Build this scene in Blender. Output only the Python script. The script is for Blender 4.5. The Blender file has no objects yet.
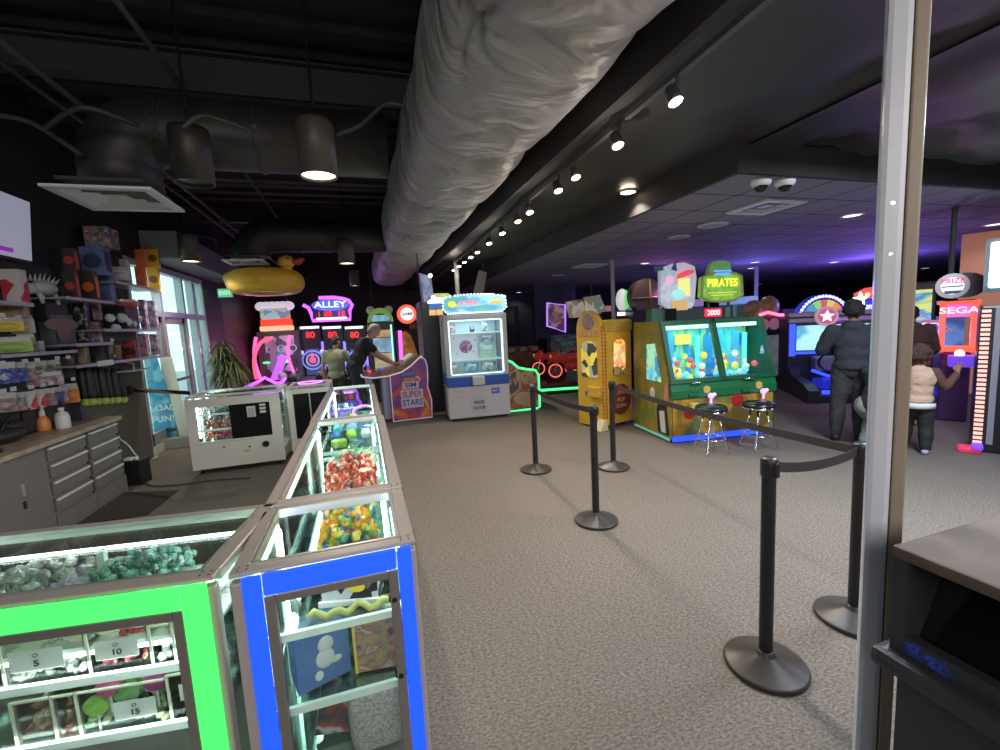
import bpy, bmesh, math, random
from mathutils import Vector, Matrix, Euler
random.seed(7)
S = bpy.context.scene
COL = S.collection
PI = math.pi
R = math.radians

# ------------------------------------------------------------------ camera
FPX, PITCH, ROLL, YAW, EYE = 440.0, R(6.6), R(3.0), R(17.06), 1.7
fw = Vector((math.sin(YAW) * math.cos(PITCH), math.cos(YAW) * math.cos(PITCH), -math.sin(PITCH)))
rt0 = Vector((math.cos(YAW), -math.sin(YAW), 0.0))
up0 = rt0.cross(fw)
rt = math.cos(ROLL) * rt0 - math.sin(ROLL) * up0
upv = math.sin(ROLL) * rt0 + math.cos(ROLL) * up0
cam_data = bpy.data.cameras.new('camera')
cam = bpy.data.objects.new('camera', cam_data)
COL.objects.link(cam)
cm = Matrix((rt, upv, -fw)).transposed().to_4x4()
cm.translation = Vector((0, 0, EYE))
cam.matrix_world = cm
cam_data.sensor_width = 36.0
cam_data.lens = FPX / 1000 * 36.0
cam_data.clip_start = 0.02
cam_data.clip_end = 200
S.camera = cam

# ------------------------------------------------------------------ world, exposure
W = bpy.data.worlds.new('world'); S.world = W; W.use_nodes = True
bg = W.node_tree.nodes['Background']
bg.inputs[0].default_value = (0.62, 0.88, 0.95, 1); bg.inputs[1].default_value = 2.2
S.view_settings.view_transform = 'Standard'
S.view_settings.look = 'None'
S.view_settings.gamma = 1.0
S.view_settings.use_curve_mapping = False
S.view_settings.exposure = 0.15

def area(name, loc, size, power, col=(1, 1, 1), rot=(0, 0, 0), sy=None):
    l = bpy.data.lights.new(name, 'AREA'); l.energy = power; l.color = col; l.size = size
    if sy: l.shape = 'RECTANGLE'; l.size_y = sy
    o = bpy.data.objects.new(name, l); o.location = loc; o.rotation_euler = rot; COL.objects.link(o); return o
def point(name, loc, power, col, rad=.1):
    l = bpy.data.lights.new(name, 'POINT'); l.energy = power; l.color = col; l.shadow_soft_size = rad
    o = bpy.data.objects.new(name, l); o.location = loc; COL.objects.link(o); return o
def spot(name, loc, tgt, power, col, ang=70, rad=.05):
    l = bpy.data.lights.new(name, 'SPOT'); l.energy = power; l.color = col; l.spot_size = R(ang); l.spot_blend = .6; l.shadow_soft_size = rad
    o = bpy.data.objects.new(name, l); o.location = loc
    d = Vector(tgt) - Vector(loc); o.rotation_euler = d.to_track_quat('-Z', 'Y').to_euler(); COL.objects.link(o); return o
# unseen lights: fill added over and behind the viewer, one cool lamp at right
area('unseen_hall_light', (.6, -2.6, 2.9), 6.5, 170, (1.0, .94, .88), (R(48), 0, 0), 1.6)
area('unseen_hall_light', (3.4, .2, 3.0), 2.2, 60, (.90, .93, 1.0))
area('unseen_hall_light', (4.3, 1.7, 3.0), .8, 150, (.75, .86, 1.0))
area('unseen_hall_light', (8.5, 1.5, 3.0), 1.2, 60, (.6, .6, 1.0))

# ------------------------------------------------------------------ pixel ray to point on a plane of the room
def ray(u, v): return fw * FPX + rt * (u - 500) - upv * (v - 375)
def G(u, v, z=0.0):
    d = ray(u, v); return Vector((0, 0, EYE)) + d * ((z - EYE) / d.z)
def PY(u, v, y):
    d = ray(u, v); return Vector((0, 0, EYE)) + d * (y / d.y)
def PX(u, v, x):
    d = ray(u, v); return Vector((0, 0, EYE)) + d * (x / d.x)

# ------------------------------------------------------------------ materials
MC = {}
def mat(name, col=(.5, .5, .5), rough=.5, metal=0.0, em=0.0, noise=0.0, nscale=20, col2=None, bump=0.0, bscale=60, spec=.5, alpha=None):
    if name in MC: return MC[name]
    m = bpy.data.materials.new(name); m.use_nodes = True; MC[name] = m
    nt = m.node_tree; N = nt.nodes; L = nt.links
    b = N['Principled BSDF']
    b.inputs['Base Color'].default_value = (*col, 1); b.inputs['Roughness'].default_value = rough
    b.inputs['Metallic'].default_value = metal
    b.inputs['Specular IOR Level'].default_value = spec
    if em:
        b.inputs['Emission Color'].default_value = (*col, 1); b.inputs['Emission Strength'].default_value = em
    tc = N.new('ShaderNodeTexCoord')
    if noise or col2:
        n = N.new('ShaderNodeTexNoise'); n.inputs['Scale'].default_value = nscale; n.inputs['Detail'].default_value = 4
        L.new(tc.outputs['Object'], n.inputs['Vector'])
        r = N.new('ShaderNodeValToRGB'); r.color_ramp.elements[0].position = .38; r.color_ramp.elements[1].position = .62
        c2 = col2 or tuple(min(1, c * (1 - noise)) for c in col)
        r.color_ramp.elements[0].color = (*c2, 1); r.color_ramp.elements[1].color = (*col, 1)
        L.new(n.outputs['Fac'], r.inputs['Fac']); L.new(r.outputs['Color'], b.inputs['Base Color'])
        if em: L.new(r.outputs['Color'], b.inputs['Emission Color'])
    if bump:
        n2 = N.new('ShaderNodeTexNoise'); n2.inputs['Scale'].default_value = bscale; n2.inputs['Detail'].default_value = 5
        L.new(tc.outputs['Object'], n2.inputs['Vector'])
        bp = N.new('ShaderNodeBump'); bp.inputs['Strength'].default_value = bump; bp.inputs['Distance'].default_value = .02
        L.new(n2.outputs['Fac'], bp.inputs['Height']); L.new(bp.outputs['Normal'], b.inputs['Normal'])
    return m
def multi(name, cols, scale=8, rough=.4, em=0.0, kind='VORONOI', stretch=(1, 1, 1)):
    """printed art or mixed goods: cells or bands of several colours"""
    if name in MC: return MC[name]
    m = bpy.data.materials.new(name); m.use_nodes = True; MC[name] = m
    nt = m.node_tree; N = nt.nodes; L = nt.links; b = N['Principled BSDF']
    tc = N.new('ShaderNodeTexCoord'); mp = N.new('ShaderNodeMapping'); mp.inputs['Scale'].default_value = stretch
    L.new(tc.outputs['Object'], mp.inputs['Vector'])
    if kind == 'VORONOI':
        t = N.new('ShaderNodeTexVoronoi'); t.inputs['Scale'].default_value = scale
        L.new(mp.outputs['Vector'], t.inputs['Vector'])
        sep = N.new('ShaderNodeSeparateColor'); L.new(t.outputs['Color'], sep.inputs[0]); fac = sep.outputs[0]
    else:
        t = N.new('ShaderNodeTexNoise'); t.inputs['Scale'].default_value = scale; t.inputs['Detail'].default_value = 3
        t.inputs['Distortion'].default_value = .35
        L.new(mp.outputs['Vector'], t.inputs['Vector'])
        mr = N.new('ShaderNodeMapRange'); mr.inputs[1].default_value = .3; mr.inputs[2].default_value = .7
        L.new(t.outputs['Fac'], mr.inputs[0]); fac = mr.outputs[0]
    r = N.new('ShaderNodeValToRGB'); r.color_ramp.interpolation = 'CONSTANT' if kind == 'VORONOI' else 'EASE'
    e = r.color_ramp.elements
    while len(e) < len(cols): e.new(.5)
    for i, c in enumerate(cols):
        e[i].position = i / len(cols); e[i].color = (*c, 1)
    L.new(fac, r.inputs['Fac']); L.new(r.outputs['Color'], b.inputs['Base Color'])
    b.inputs['Roughness'].default_value = rough
    if em:
        L.new(r.outputs['Color'], b.inputs['Emission Color']); b.inputs['Emission Strength'].default_value = em
    return m
def glow(name, col=None, s=1.0): return MC[name] if name in MC else mat(name, col, .5, 0, s)
def glassmat(name='clear_glass', tint=(.93, .98, .96), refl=.08, rough=.02):
    if name in MC: return MC[name]
    m = bpy.data.materials.new(name); m.use_nodes = True; MC[name] = m
    nt = m.node_tree; N = nt.nodes; L = nt.links
    for n in list(N): N.remove(n)
    o = N.new('ShaderNodeOutputMaterial'); mx = N.new('ShaderNodeMixShader'); tr = N.new('ShaderNodeBsdfTransparent'); gl = N.new('ShaderNodeBsdfGlossy')
    lw = N.new('ShaderNodeLayerWeight'); lw.inputs['Blend'].default_value = .25
    ma = N.new('ShaderNodeMath'); ma.operation = 'MULTIPLY_ADD'; ma.inputs[1].default_value = .38; ma.inputs[2].default_value = refl * .15
    L.new(lw.outputs['Fresnel'], ma.inputs[0])
    tr.inputs[0].default_value = (*tint, 1); gl.inputs['Roughness'].default_value = rough
    L.new(ma.outputs[0], mx.inputs[0]); L.new(tr.outputs[0], mx.inputs[1]); L.new(gl.outputs[0], mx.inputs[2]); L.new(mx.outputs[0], o.inputs[0])
    return m

# ------------------------------------------------------------------ mesh builder
class MB:
    def __init__(s): s.bm = bmesh.new()
    def _new(s, geom, M):
        if M is not None: bmesh.ops.transform(s.bm, matrix=M, verts=geom)
    def box(s, x0, x1, y0, y1, z0, z1, M=None, bev=0.0):
        r = bmesh.ops.create_cube(s.bm, size=1)
        vs = r['verts']
        bmesh.ops.transform(s.bm, matrix=Matrix.Translation(((x0 + x1) / 2, (y0 + y1) / 2, (z0 + z1) / 2)) @ Matrix.Diagonal((abs(x1 - x0), abs(y1 - y0), abs(z1 - z0), 1)), verts=vs)
        if bev:
            es = list({e for v in vs for e in v.link_edges})
            r2 = bmesh.ops.bevel(s.bm, geom=es, offset=min(bev, .49 * min(abs(x1 - x0), abs(y1 - y0), abs(z1 - z0))), segments=2, profile=.6, affect='EDGES')
            vs = list({v for f in r2['faces'] for v in f.verts} | {v for v in vs if v.is_valid})
        s._new([v for v in vs if v.is_valid], M); return s
    def prism(s, pts, a0, a1, axis='y', M=None):
        """pts: 2-D outline, extruded along axis. y: (x,z); x: (y,z); z: (x,y)"""
        def P(p, a): return {'y': (p[0], a, p[1]), 'x': (a, p[0], p[1]), 'z': (p[0], p[1], a)}[axis]
        A = [s.bm.verts.new(P(p, a0)) for p in pts]; B = [s.bm.verts.new(P(p, a1)) for p in pts]
        n = len(pts)
        s.bm.faces.new(A); s.bm.faces.new(B[::-1])
        for i in range(n): s.bm.faces.new((A[i], B[i], B[(i + 1) % n], A[(i + 1) % n]))
        bmesh.ops.recalc_face_normals(s.bm, faces=list({f for v in A + B for f in v.link_faces}))
        s._new(A + B, M); return s
    def cyl(s, p0, p1, r0, r1=None, n=20, cap=True):
        p0 = Vector(p0); p1 = Vector(p1); r1 = r0 if r1 is None else r1; d = p1 - p0
        q = d.to_track_quat('Z', 'Y').to_matrix().to_4x4()
        r = bmesh.ops.create_cone(s.bm, cap_ends=cap, segments=n, radius1=max(r0, 1e-5), radius2=max(r1, 1e-5), depth=d.length)
        bmesh.ops.transform(s.bm, matrix=Matrix.Translation((p0 + p1) / 2) @ q, verts=r['verts']); return s
    def ball(s, c, r, M=None, sc=(1, 1, 1), n=16):
        g = bmesh.ops.create_uvsphere(s.bm, u_segments=n, v_segments=max(6, n * 2 // 3), radius=r)
        MM = Matrix.Translation(c) @ Matrix.Diagonal((*sc, 1))
        bmesh.ops.transform(s.bm, matrix=MM, verts=g['verts']); s._new(g['verts'], M); return s
    def tube(s, pts, r, n=8, closed=False):
        pts = [Vector(p) for p in pts]; m = len(pts); rings = []
        rr = r if isinstance(r, (list, tuple)) else [r] * m
        ref = None
        for i, p in enumerate(pts):
            a = pts[(i - 1) % m] if (closed or i > 0) else p; b = pts[(i + 1) % m] if (closed or i < m - 1) else p
            t = (b - a).normalized() if (b - a).length > 1e-9 else Vector((0, 0, 1))
            if ref is None: ref = Vector((0, 0, 1)) if abs(t.z) < .9 else Vector((1, 0, 0))
            x = ref - t * ref.dot(t)
            if x.length < 1e-4: x = t.orthogonal()
            x.normalize(); ref = x; y = t.cross(x)
            rings.append([s.bm.verts.new(p + (x * math.cos(2 * PI * k / n) + y * math.sin(2 * PI * k / n)) * rr[i]) for k in range(n)])
        for i in range(m if closed else m - 1):
            A = rings[i]; B = rings[(i + 1) % m]
            for k in range(n):
                f = s.bm.faces.new((A[k], A[(k + 1) % n], B[(k + 1) % n], B[k])); f.smooth = True
        if not closed: s.bm.faces.new(rings[0][::-1]); s.bm.faces.new(rings[-1])
        return s
    def lathe(s, prof, c=(0, 0, 0), n=28, M=None):
        """prof: list of (r,z)"""
        rings = []; allv = []
        for (r, z) in prof:
            if r < 1e-6: v = s.bm.verts.new((c[0], c[1], c[2] + z)); rings.append([v]); allv.append(v)
            else:
                ring = [s.bm.verts.new((c[0] + r * math.cos(2 * PI * k / n), c[1] + r * math.sin(2 * PI * k / n), c[2] + z)) for k in range(n)]
                rings.append(ring); allv += ring
        for A, B in zip(rings, rings[1:]):
            for k in range(n):
                if len(A) == 1 and len(B) == 1: continue
                if len(A) == 1: f = s.bm.faces.new((A[0], B[k], B[(k + 1) % n]))
                elif len(B) == 1: f = s.bm.faces.new((A[k], A[(k + 1) % n], B[0]))
                else: f = s.bm.faces.new((A[k], A[(k + 1) % n], B[(k + 1) % n], B[k]))
                f.smooth = True
        bmesh.ops.recalc_face_normals(s.bm, faces=list({f for v in allv for f in v.link_faces}))
        s._new(allv, M); return s
    def disc(s, c, r, y0, y1, n=32, sx=1, sz=1):
        return s.prism([(c[0] + r * sx * math.cos(2 * PI * k / n), c[1] + r * sz * math.sin(2 * PI * k / n)) for k in range(n)], y0, y1, 'y')
    def ringy(s, c, r, t, y0, y1, n=36):
        """flat ring facing -Y"""
        A = [[s.bm.verts.new((c[0] + q * math.cos(2 * PI * k / n), y, c[1] + q * math.sin(2 * PI * k / n))) for k in range(n)] for (q, y) in ((r, y0), (r - t, y0), (r - t, y1), (r, y1))]
        for j in range(4):
            for k in range(n):
                s.bm.faces.new((A[j][k], A[j][(k + 1) % n], A[(j + 1) % 4][(k + 1) % n], A[(j + 1) % 4][k]))
        return s
    def build(s, name, m, parent=None, smooth=False, bevel=0.0, mods=None):
        me = bpy.data.meshes.new(name); s.bm.normal_update(); s.bm.to_mesh(me); s.bm.free()
        if smooth:
            for p in me.polygons: p.use_smooth = True
        o = bpy.data.objects.new(name, me); COL.objects.link(o)
        if m: me.materials.append(m)
        if parent: o.parent = parent
        if bevel:
            b = o.modifiers.new('bevel', 'BEVEL'); b.width = bevel; b.segments = 2; b.limit_method = 'ANGLE'; b.angle_limit = R(40)
        return o
LABELS = set()
def tag(o, label, cat, group=None, kind=None):
    o['label'] = label; o['category'] = cat
    if group: o['group'] = group
    if kind: o['kind'] = kind
    return o
def thing(name, label, cat, loc=(0, 0, 0), rz=0.0, group=None):
    o = bpy.data.objects.new(name, None); COL.objects.link(o); o.location = loc; o.rotation_euler = (0, 0, rz)
    o.empty_display_size = .1
    return tag(o, label, cat, group)
def struct(name, mb, m, parent=None, **k):
    o = mb.build(name, m, parent, **k)
    o['kind'] = 'structure'
    return o
def box(name, m, parent, x0, x1, y0, y1, z0, z1, bev=0.0, label=None):
    o = MB().box(x0, x1, y0, y1, z0, z1, bev=bev).build(name, m, parent)
    if label: o['label'] = label
    return o
def text(name, s, size, loc, m, parent, rot=(PI / 2, 0, 0), depth=.004, align='CENTER', sx=1.0, shear=0):
    c = bpy.data.curves.new(name, 'FONT'); c.body = s; c.size = size; c.extrude = depth; c.align_x = align; c.align_y = 'CENTER'; c.shear = shear
    c.offset = size * .018
    t = bpy.data.objects.new(name + '_tmp', c); COL.objects.link(t)
    bpy.context.view_layer.update()
    me = bpy.data.meshes.new_from_object(t.evaluated_get(bpy.context.evaluated_depsgraph_get()))
    bpy.data.objects.remove(t); bpy.data.curves.remove(c)
    o = bpy.data.objects.new(name, me); COL.objects.link(o); me.materials.clear(); me.materials.append(m)
    o.location = loc; o.rotation_euler = rot; o.scale = (sx, 1, 1)
    if parent: o.parent = parent
    return o
def copy_tree(o, parent=None):
    c = o.copy(); COL.objects.link(c); c.parent = parent
    for ch in list(o.children): copy_tree(ch, c)
    return c
def arc(cx, cz, r, a0, a1, n=16, rz=None):
    rz = rz or r
    return [(cx + r * math.cos(R(a0 + (a1 - a0) * i / n)), cz + rz * math.sin(R(a0 + (a1 - a0) * i / n))) for i in range(n + 1)]
def neon(name, pts, r, m, parent, closed=False, label=None):
    o = MB().tube(pts, r, 8, closed).build(name, m, parent)
    if label: o['label'] = label
    return o

GLASS = glassmat()
WHT = mat('white_paint', (.72, .72, .72), .4)
BLK = mat('black_plastic', (.012, .012, .013), .4)
DKG = mat('dark_grey_plastic', (.05, .05, .055), .5)
CHR = mat('chrome', (.8, .8, .82), .12, 1.0)
ALU = mat('brushed_aluminium', (.42, .40, .38), .38, .85)
ALU2 = mat('light_aluminium', (.62, .62, .6), .3, .8)
# ================================================================== the setting
carpet = bpy.data.materials.new('speckled_carpet'); carpet.use_nodes = True
nt = carpet.node_tree; N = nt.nodes; L = nt.links; b = N['Principled BSDF']; b.inputs['Roughness'].default_value = .95; b.inputs['Specular IOR Level'].default_value = .1
tc = N.new('ShaderNodeTexCoord')
n1 = N.new('ShaderNodeTexNoise'); n1.inputs['Scale'].default_value = 62; n1.inputs['Detail'].default_value = 8; n1.inputs['Roughness'].default_value = .95
mp = N.new('ShaderNodeMapping'); mp.inputs['Scale'].default_value = (.8, 1.5, 1); L.new(tc.outputs['Object'], mp.inputs[0]); L.new(mp.outputs[0], n1.inputs[0])
r1 = N.new('ShaderNodeValToRGB'); r1.color_ramp.elements[0].position = .41; r1.color_ramp.elements[0].color = (.055, .046, .040, 1)
r1.color_ramp.elements[1].position = .60; r1.color_ramp.elements[1].color = (.275, .242, .212, 1)
L.new(n1.outputs[0], r1.inputs[0])
n2 = N.new('ShaderNodeTexNoise'); n2.inputs['Scale'].default_value = .9; n2.inputs['Detail'].default_value = 3; L.new(tc.outputs['Object'], n2.inputs[0])
r2 = N.new('ShaderNodeValToRGB'); r2.color_ramp.elements[0].color = (.86, .86, .86, 1); r2.color_ramp.elements[1].color = (1.08, 1.08, 1.08, 1); L.new(n2.outputs[0], r2.inputs[0])
mx = N.new('ShaderNodeMixRGB'); mx.blend_type = 'MULTIPLY'; mx.inputs[0].default_value = 1; L.new(r1.outputs[0], mx.inputs[1]); L.new(r2.outputs[0], mx.inputs[2])
L.new(mx.outputs[0], b.inputs['Base Color'])
bp = N.new('ShaderNodeBump'); bp.inputs['Strength'].default_value = .06; bp.inputs['Distance'].default_value = .004; L.new(n1.outputs[0], bp.inputs['Height']); L.new(bp.outputs[0], b.inputs['Normal'])

XL, XR, YB, YF = -3.15, 24.0, 17.0, -4.0
struct('floor', MB().box(XL - .3, XR + .3, YF - .3, YB + .3, -.1, 0), carpet)
BLKC = mat('black_painted_deck', (.020, .019, .020), .8, noise=.4, nscale=3)
# corrugated roof deck
pts = []
y = YF
while y < YB:
    pts += [(y, 4.3), (y + .18, 4.3), (y + .22, 4.36), (y + .40, 4.36)]; y += .44
pts += [(y, 4.3), (y, 4.6), (YF, 4.6)]
struct('ceiling', MB().prism(pts, XL - .3, 1.68, 'x'), BLKC)
# lower black ceiling over the right side, wrapped in slack black sheeting
def sheet(x0, x1, y0, y1, z, nx, ny, amp, name, m):
    mb = MB(); rnd = random.Random(3)
    ph = [rnd.uniform(0, 6.28) for _ in range(8)]
    V = [[None] * (ny + 1) for _ in range(nx + 1)]
    for i in range(nx + 1):
        for j in range(ny + 1):
            X = x0 + (x1 - x0) * i / nx; Y = y0 + (y1 - y0) * j / ny
            edge = min(i, nx - i, j, ny - j) > 0
            h = amp * (math.sin(X * 1.9 + ph[0]) * math.cos(Y * 1.3 + ph[1]) + .6 * math.sin(X * 4.1 + Y * 2.2 + ph[2]) + .35 * math.sin(X * 1.1 - Y * 6.3 + ph[3]) + .25 * math.sin(X * 8 + Y * 5 + ph[4]))
            V[i][j] = mb.bm.verts.new((X, Y, z + (abs(h) if edge else 0)))
    for i in range(nx):
        for j in range(ny):
            f = mb.bm.faces.new((V[i][j], V[i][j + 1], V[i + 1][j + 1], V[i + 1][j])); f.smooth = True
    return struct(name, mb, m)
BLKS = mat('black_plastic_sheeting', (.040, .038, .040), .5, bump=.5, bscale=2.5)
sheet(1.72, 3.3, YF, YB, 3.12, 14, 120, .03, 'ceiling_lower', BLKS)
sheet(3.28, XR, YF, 3.2, 3.10, 90, 60, .10, 'ceiling_sheeting', BLKS)
struct('ceiling_slab', MB().box(1.72, XR + .3, YF, YB, 3.35, 4.6), BLKC)
struct('trim_1', MB().box(1.68, 1.72, YF, YB, 3.08, 4.3), BLKC)
# acoustic tile ceiling
ct = bpy.data.materials.new('acoustic_tile'); ct.use_nodes = True
nt = ct.node_tree; N = nt.nodes; L = nt.links; b = N['Principled BSDF']; b.inputs['Roughness'].default_value = .8
tc = N.new('ShaderNodeTexCoord'); sp = N.new('ShaderNodeSeparateXYZ'); L.new(tc.outputs['Object'], sp.inputs[0])
def grid(out, off, period=.61, w=.04):
    a = N.new('ShaderNodeMath'); a.operation = 'SUBTRACT'; a.inputs[1].default_value = off; L.new(out, a.inputs[0])
    d = N.new('ShaderNodeMath'); d.operation = 'DIVIDE'; d.inputs[1].default_value = period; L.new(a.outputs[0], d.inputs[0])
    f = N.new('ShaderNodeMath'); f.operation = 'FRACT'; L.new(d.outputs[0], f.inputs[0])
    l = N.new('ShaderNodeMath'); l.operation = 'LESS_THAN'; l.inputs[1].default_value = w; L.new(f.outputs[0], l.inputs[0]); return l.outputs[0]
g1 = grid(sp.outputs[0], 3.22, .61); g2 = grid(sp.outputs[1], 3.17, .61)
m_ = N.new('ShaderNodeMath'); m_.operation = 'MAXIMUM'; L.new(g1, m_.inputs[0]); L.new(g2, m_.inputs[1])
r = N.new('ShaderNodeMixRGB'); r.inputs[1].default_value = (.26, .25, .27, 1); r.inputs[2].default_value = (.02, .02, .024, 1); L.new(m_.outputs[0], r.inputs[0]); L.new(r.outputs[0], b.inputs['Base Color'])
struct('ceiling_tiles', MB().box(3.22, XR, 3.17, YB, 2.9, 3.1), ct)
struct('trim_2', MB().box(3.17, 3.22, 3.12, YB, 2.88, 3.2), BLKC)
struct('trim_3', MB().box(3.22, XR, 3.12, 3.17, 2.88, 3.2), BLKC)
# walls
DW = mat('dark_wall_paint', (.009, .0085, .009), .6, noise=.2, nscale=2)
PW = mat('purple_wall_paint', (.050, .030, .046), .5, noise=.2, nscale=3)
BW = mat('brown_fabric_wall', (.115, .092, .075), .9, noise=.35, nscale=90, bump=.4, bscale=150)
struct('wall_left', MB().box(XL - .15, XL, YF, 6.05, 0, 4.4), DW)
struct('wall_left_panel', MB().box(XL - .15, XL + .06, 6.05, 7.62, 0, 2.0), BW)
struct('wall_left_upper', MB().box(XL - .15, XL, 6.05, 7.7, 2.0, 4.4), DW)
struct('wall_left_header', MB().box(XL - .15, XL, 7.7, 10.9, 2.95, 4.4), DW)
struct('wall_left_pier', MB().box(XL - .15, XL + .02, 10.9, 12.1, 0, 4.4), DW)
struct('wall_left_far', MB().box(XL - .15, XL, 12.1, YB + .2, 0, 4.4), PW)
struct('wall_back', MB().box(XL - .15, XR + .3, YB, YB + .15, 0, 4.4), mat('black_back_wall', (.030, .027, .031), .7))
struct('wall_right', MB().box(XR, XR + .2, YF, YB, 0, 4.4), DW)
struct('wall_rear', MB().box(XL - .3, XR + .3, YF - .15, YF, 0, 4.6), DW)
# projecting partition between the two halls of machines at the back
struct('wall_partition', MB().box(5.4, 6.9, 13.4, 13.6, 0, 2.9), mat('grey_partition', (.05, .05, .058), .6))
# storefront: mullions, door, glass
FR = mat('storefront_frame', (.38, .42, .43), .35, .5)
mul = MB()
for yy in (7.72, 8.75, 9.75, 10.3, 10.85): mul.box(XL - .1, XL + .02, yy - .04, yy + .04, 0, 2.95)
for zz in (.05, 2.16, 2.9): mul.box(XL - .1, XL + .015, 7.72, 10.85, zz - .045, zz + .045)
struct('window_1', mul, FR)
g = MB().box(XL - .05, XL - .04, 7.76, 10.8, 2.2, 2.86); struct('window_2', g, GLASS)
struct('window_3', MB().box(XL - .05, XL - .04, 9.8, 10.8, .1, 2.12), GLASS)
dr = MB()
for (ya, yb) in ((8.8, 9.72), (7.78, 8.7)):
    dr.box(XL - .06, XL - .01, ya, ya + .1, .08, 2.11); dr.box(XL - .06, XL - .01, yb - .1, yb, .08, 2.11)
    dr.box(XL - .06, XL - .01, ya, yb, .08, .3); dr.box(XL - .06, XL - .01, ya, yb, 2.0, 2.11)
dr = struct('door_1', dr, mat('door_frame', (.30, .30, .30), .4, .3))
h = MB().box(XL - .01, XL + .03, 8.9, 9.62, 1.0, 1.05).build('door_handle', ALU, dr)
struct('door_glass', MB().box(XL - .045, XL - .035, 7.88, 9.62, .3, 2.0), GLASS, dr)
# grey bulkhead over the entrance
struct('trim_4', MB().box(XL, XL + .5, 8.3, 12.0, 3.0, 3.42, bev=.01), mat('grey_bulkhead', (.16, .17, .18), .6))
struct('baseboard_left', MB().box(XL, XL + .03, 7.62, 8.7, 0, .12), mat('pale_base', (.5, .5, .46), .5))
# outside
tag(MB().box(-30, XL - .4, -10, 30, -.15, -.05).build('pavement', mat('pavement', (.5, .52, .5), .8)), 'pale pavement outside the glass entrance doors', 'pavement')
t = thing('building', 'pale building across the forecourt seen through the entrance glass', 'building', (-14, 22, -.05))
box('wall', mat('pale_render', (.55, .7, .72), .7), t, -3, 3, -6, 6, 0, 2.3)
box('roof', mat('canopy_white', (.9, .95, .95), .6), t, -3.4, 3.4, -6.4, 6.4, 2.3, 2.6)
for k in range(5): box('window', mat('dark_window', (.05, .12, .13), .1), t, 2.98, 3.02, -5 + k * 2.1, -3.6 + k * 2.1, .8, 1.9)

# ------------------------------------------------------------------ beams, conduits, ducts
for k, yy in enumerate((2.55, 4.9, 7.6, 10.3, 13.2)):
    w = ['nearest', 'second', 'third', 'fourth', 'farthest'][k]
    t = MB().box(XL, 1.7, yy - .08, yy + .08, 4.0, 4.02).box(XL, 1.7, yy - .08, yy + .08, 4.26, 4.28).box(XL, 1.7, yy - .01, yy + .01, 4.02, 4.26)
    tag(t.build('steel_beam', mat('black_steel', (.045, .042, .042), .6)), f'black steel beam crossing the left high ceiling, {w} from the viewer', 'beam')
for k, (xx, zz) in enumerate(((-2.55, 3.95), (-1.35, 3.9), (-2.0, 3.6))):
    tag(MB().tube([(xx, .6, zz), (xx + .05, 6, zz - .02), (xx, 13.5, zz)], .022).build('conduit', mat('black_steel')), ['black conduit running lengthwise nearest the left wall', 'black conduit running lengthwise under the middle of the left ceiling', 'lowest black conduit running lengthwise over the prize shelves'][k], 'pipe')
def flex(name, pts, label, r=.018):
    P = [Vector(p) for p in pts]; out = []
    for i in range(len(P) - 1):
        p0 = P[max(i - 1, 0)]; p1 = P[i]; p2 = P[i + 1]; p3 = P[min(i + 2, len(P) - 1)]
        for t in [j / 8 for j in range(8)]:
            out.append(.5 * ((2 * p1) + (-p0 + p2) * t + (2 * p0 - 5 * p1 + 4 * p2 - p3) * t * t + (-p0 + 3 * p1 - 3 * p2 + p3) * t ** 3))
    out.append(P[-1])
    return tag(MB().tube(out, r).build(name, mat('grey_flex', (.05, .048, .048), .5)), label, 'cable')
flex('flexible_conduit', [PY(45, 128, 4.2), PY(80, 108, 4.0), PY(120, 118, 4.1), PY(138, 126, 4.2)], 'looping flexible conduit left of the round duct elbow')
flex('flexible_conduit', [PY(0, 115, 4.4), PY(30, 122, 4.4), PY(60, 140, 4.4), PY(82, 155, 4.4)], 'flexible conduit dropping toward the duct elbow at the left')
flex('flexible_conduit', [PY(182, 128, 4.0), PY(200, 116, 4.0), PY(225, 121, 4.0), PY(255, 132, 4.1)], 'curved flexible conduit over the unlit can lamp')
flex('flexible_conduit', [PY(335, 135, 4.1), PY(360, 125, 4.1), PY(385, 104, 4.1), PY(405, 106, 4.1)], 'flexible conduit from the nearest lit can lamp to the big duct')
flex('flexible_conduit', [PX(167, 247, -2.9), PX(175, 238, -2.9), PX(195, 236, -2.8), PX(216, 241, -2.8), PX(222, 262, -2.8)], 'arched grey conduit over the entrance can lamp')
DUCT = mat('dark_sheet_metal', (.050, .047, .046), .5, .3, noise=.25, nscale=4)
def duct(y, zc, xe, zend, rad, label, x1):
    n = 10; path = [(xe, y, zend)]
    for i in range(n + 1):
        a = R(180 - 90 * i / n); path.append((xe + rad * 1.15 + rad * 1.15 * math.cos(a), y, zc - rad * 1.15 + rad * 1.15 * math.sin(a)))
    path.append((x1, y, zc))
    t = thing('air_duct', label, 'duct', (0, 0, 0))
    MB().tube(path, rad, 24).build('duct_body', DUCT, t)
    for X in (xe + rad * 1.3, (xe + x1) / 2): MB().cyl((X - .02, y, zc), (X + .02, y, zc), rad + .012, n=24).build('joint_band', DUCT, t)
    return t
z1 = PY(250, 160, 4.75).z
D1 = duct(4.75, 3.52, -1.86, 2.99, .29, 'dark round duct with elbow above the nearest white ceiling vent', .38)
D2 = duct(9.0, 3.50, -1.75, 3.12, .30, 'dark round duct with elbow above the inflatable duck', .85)
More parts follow.
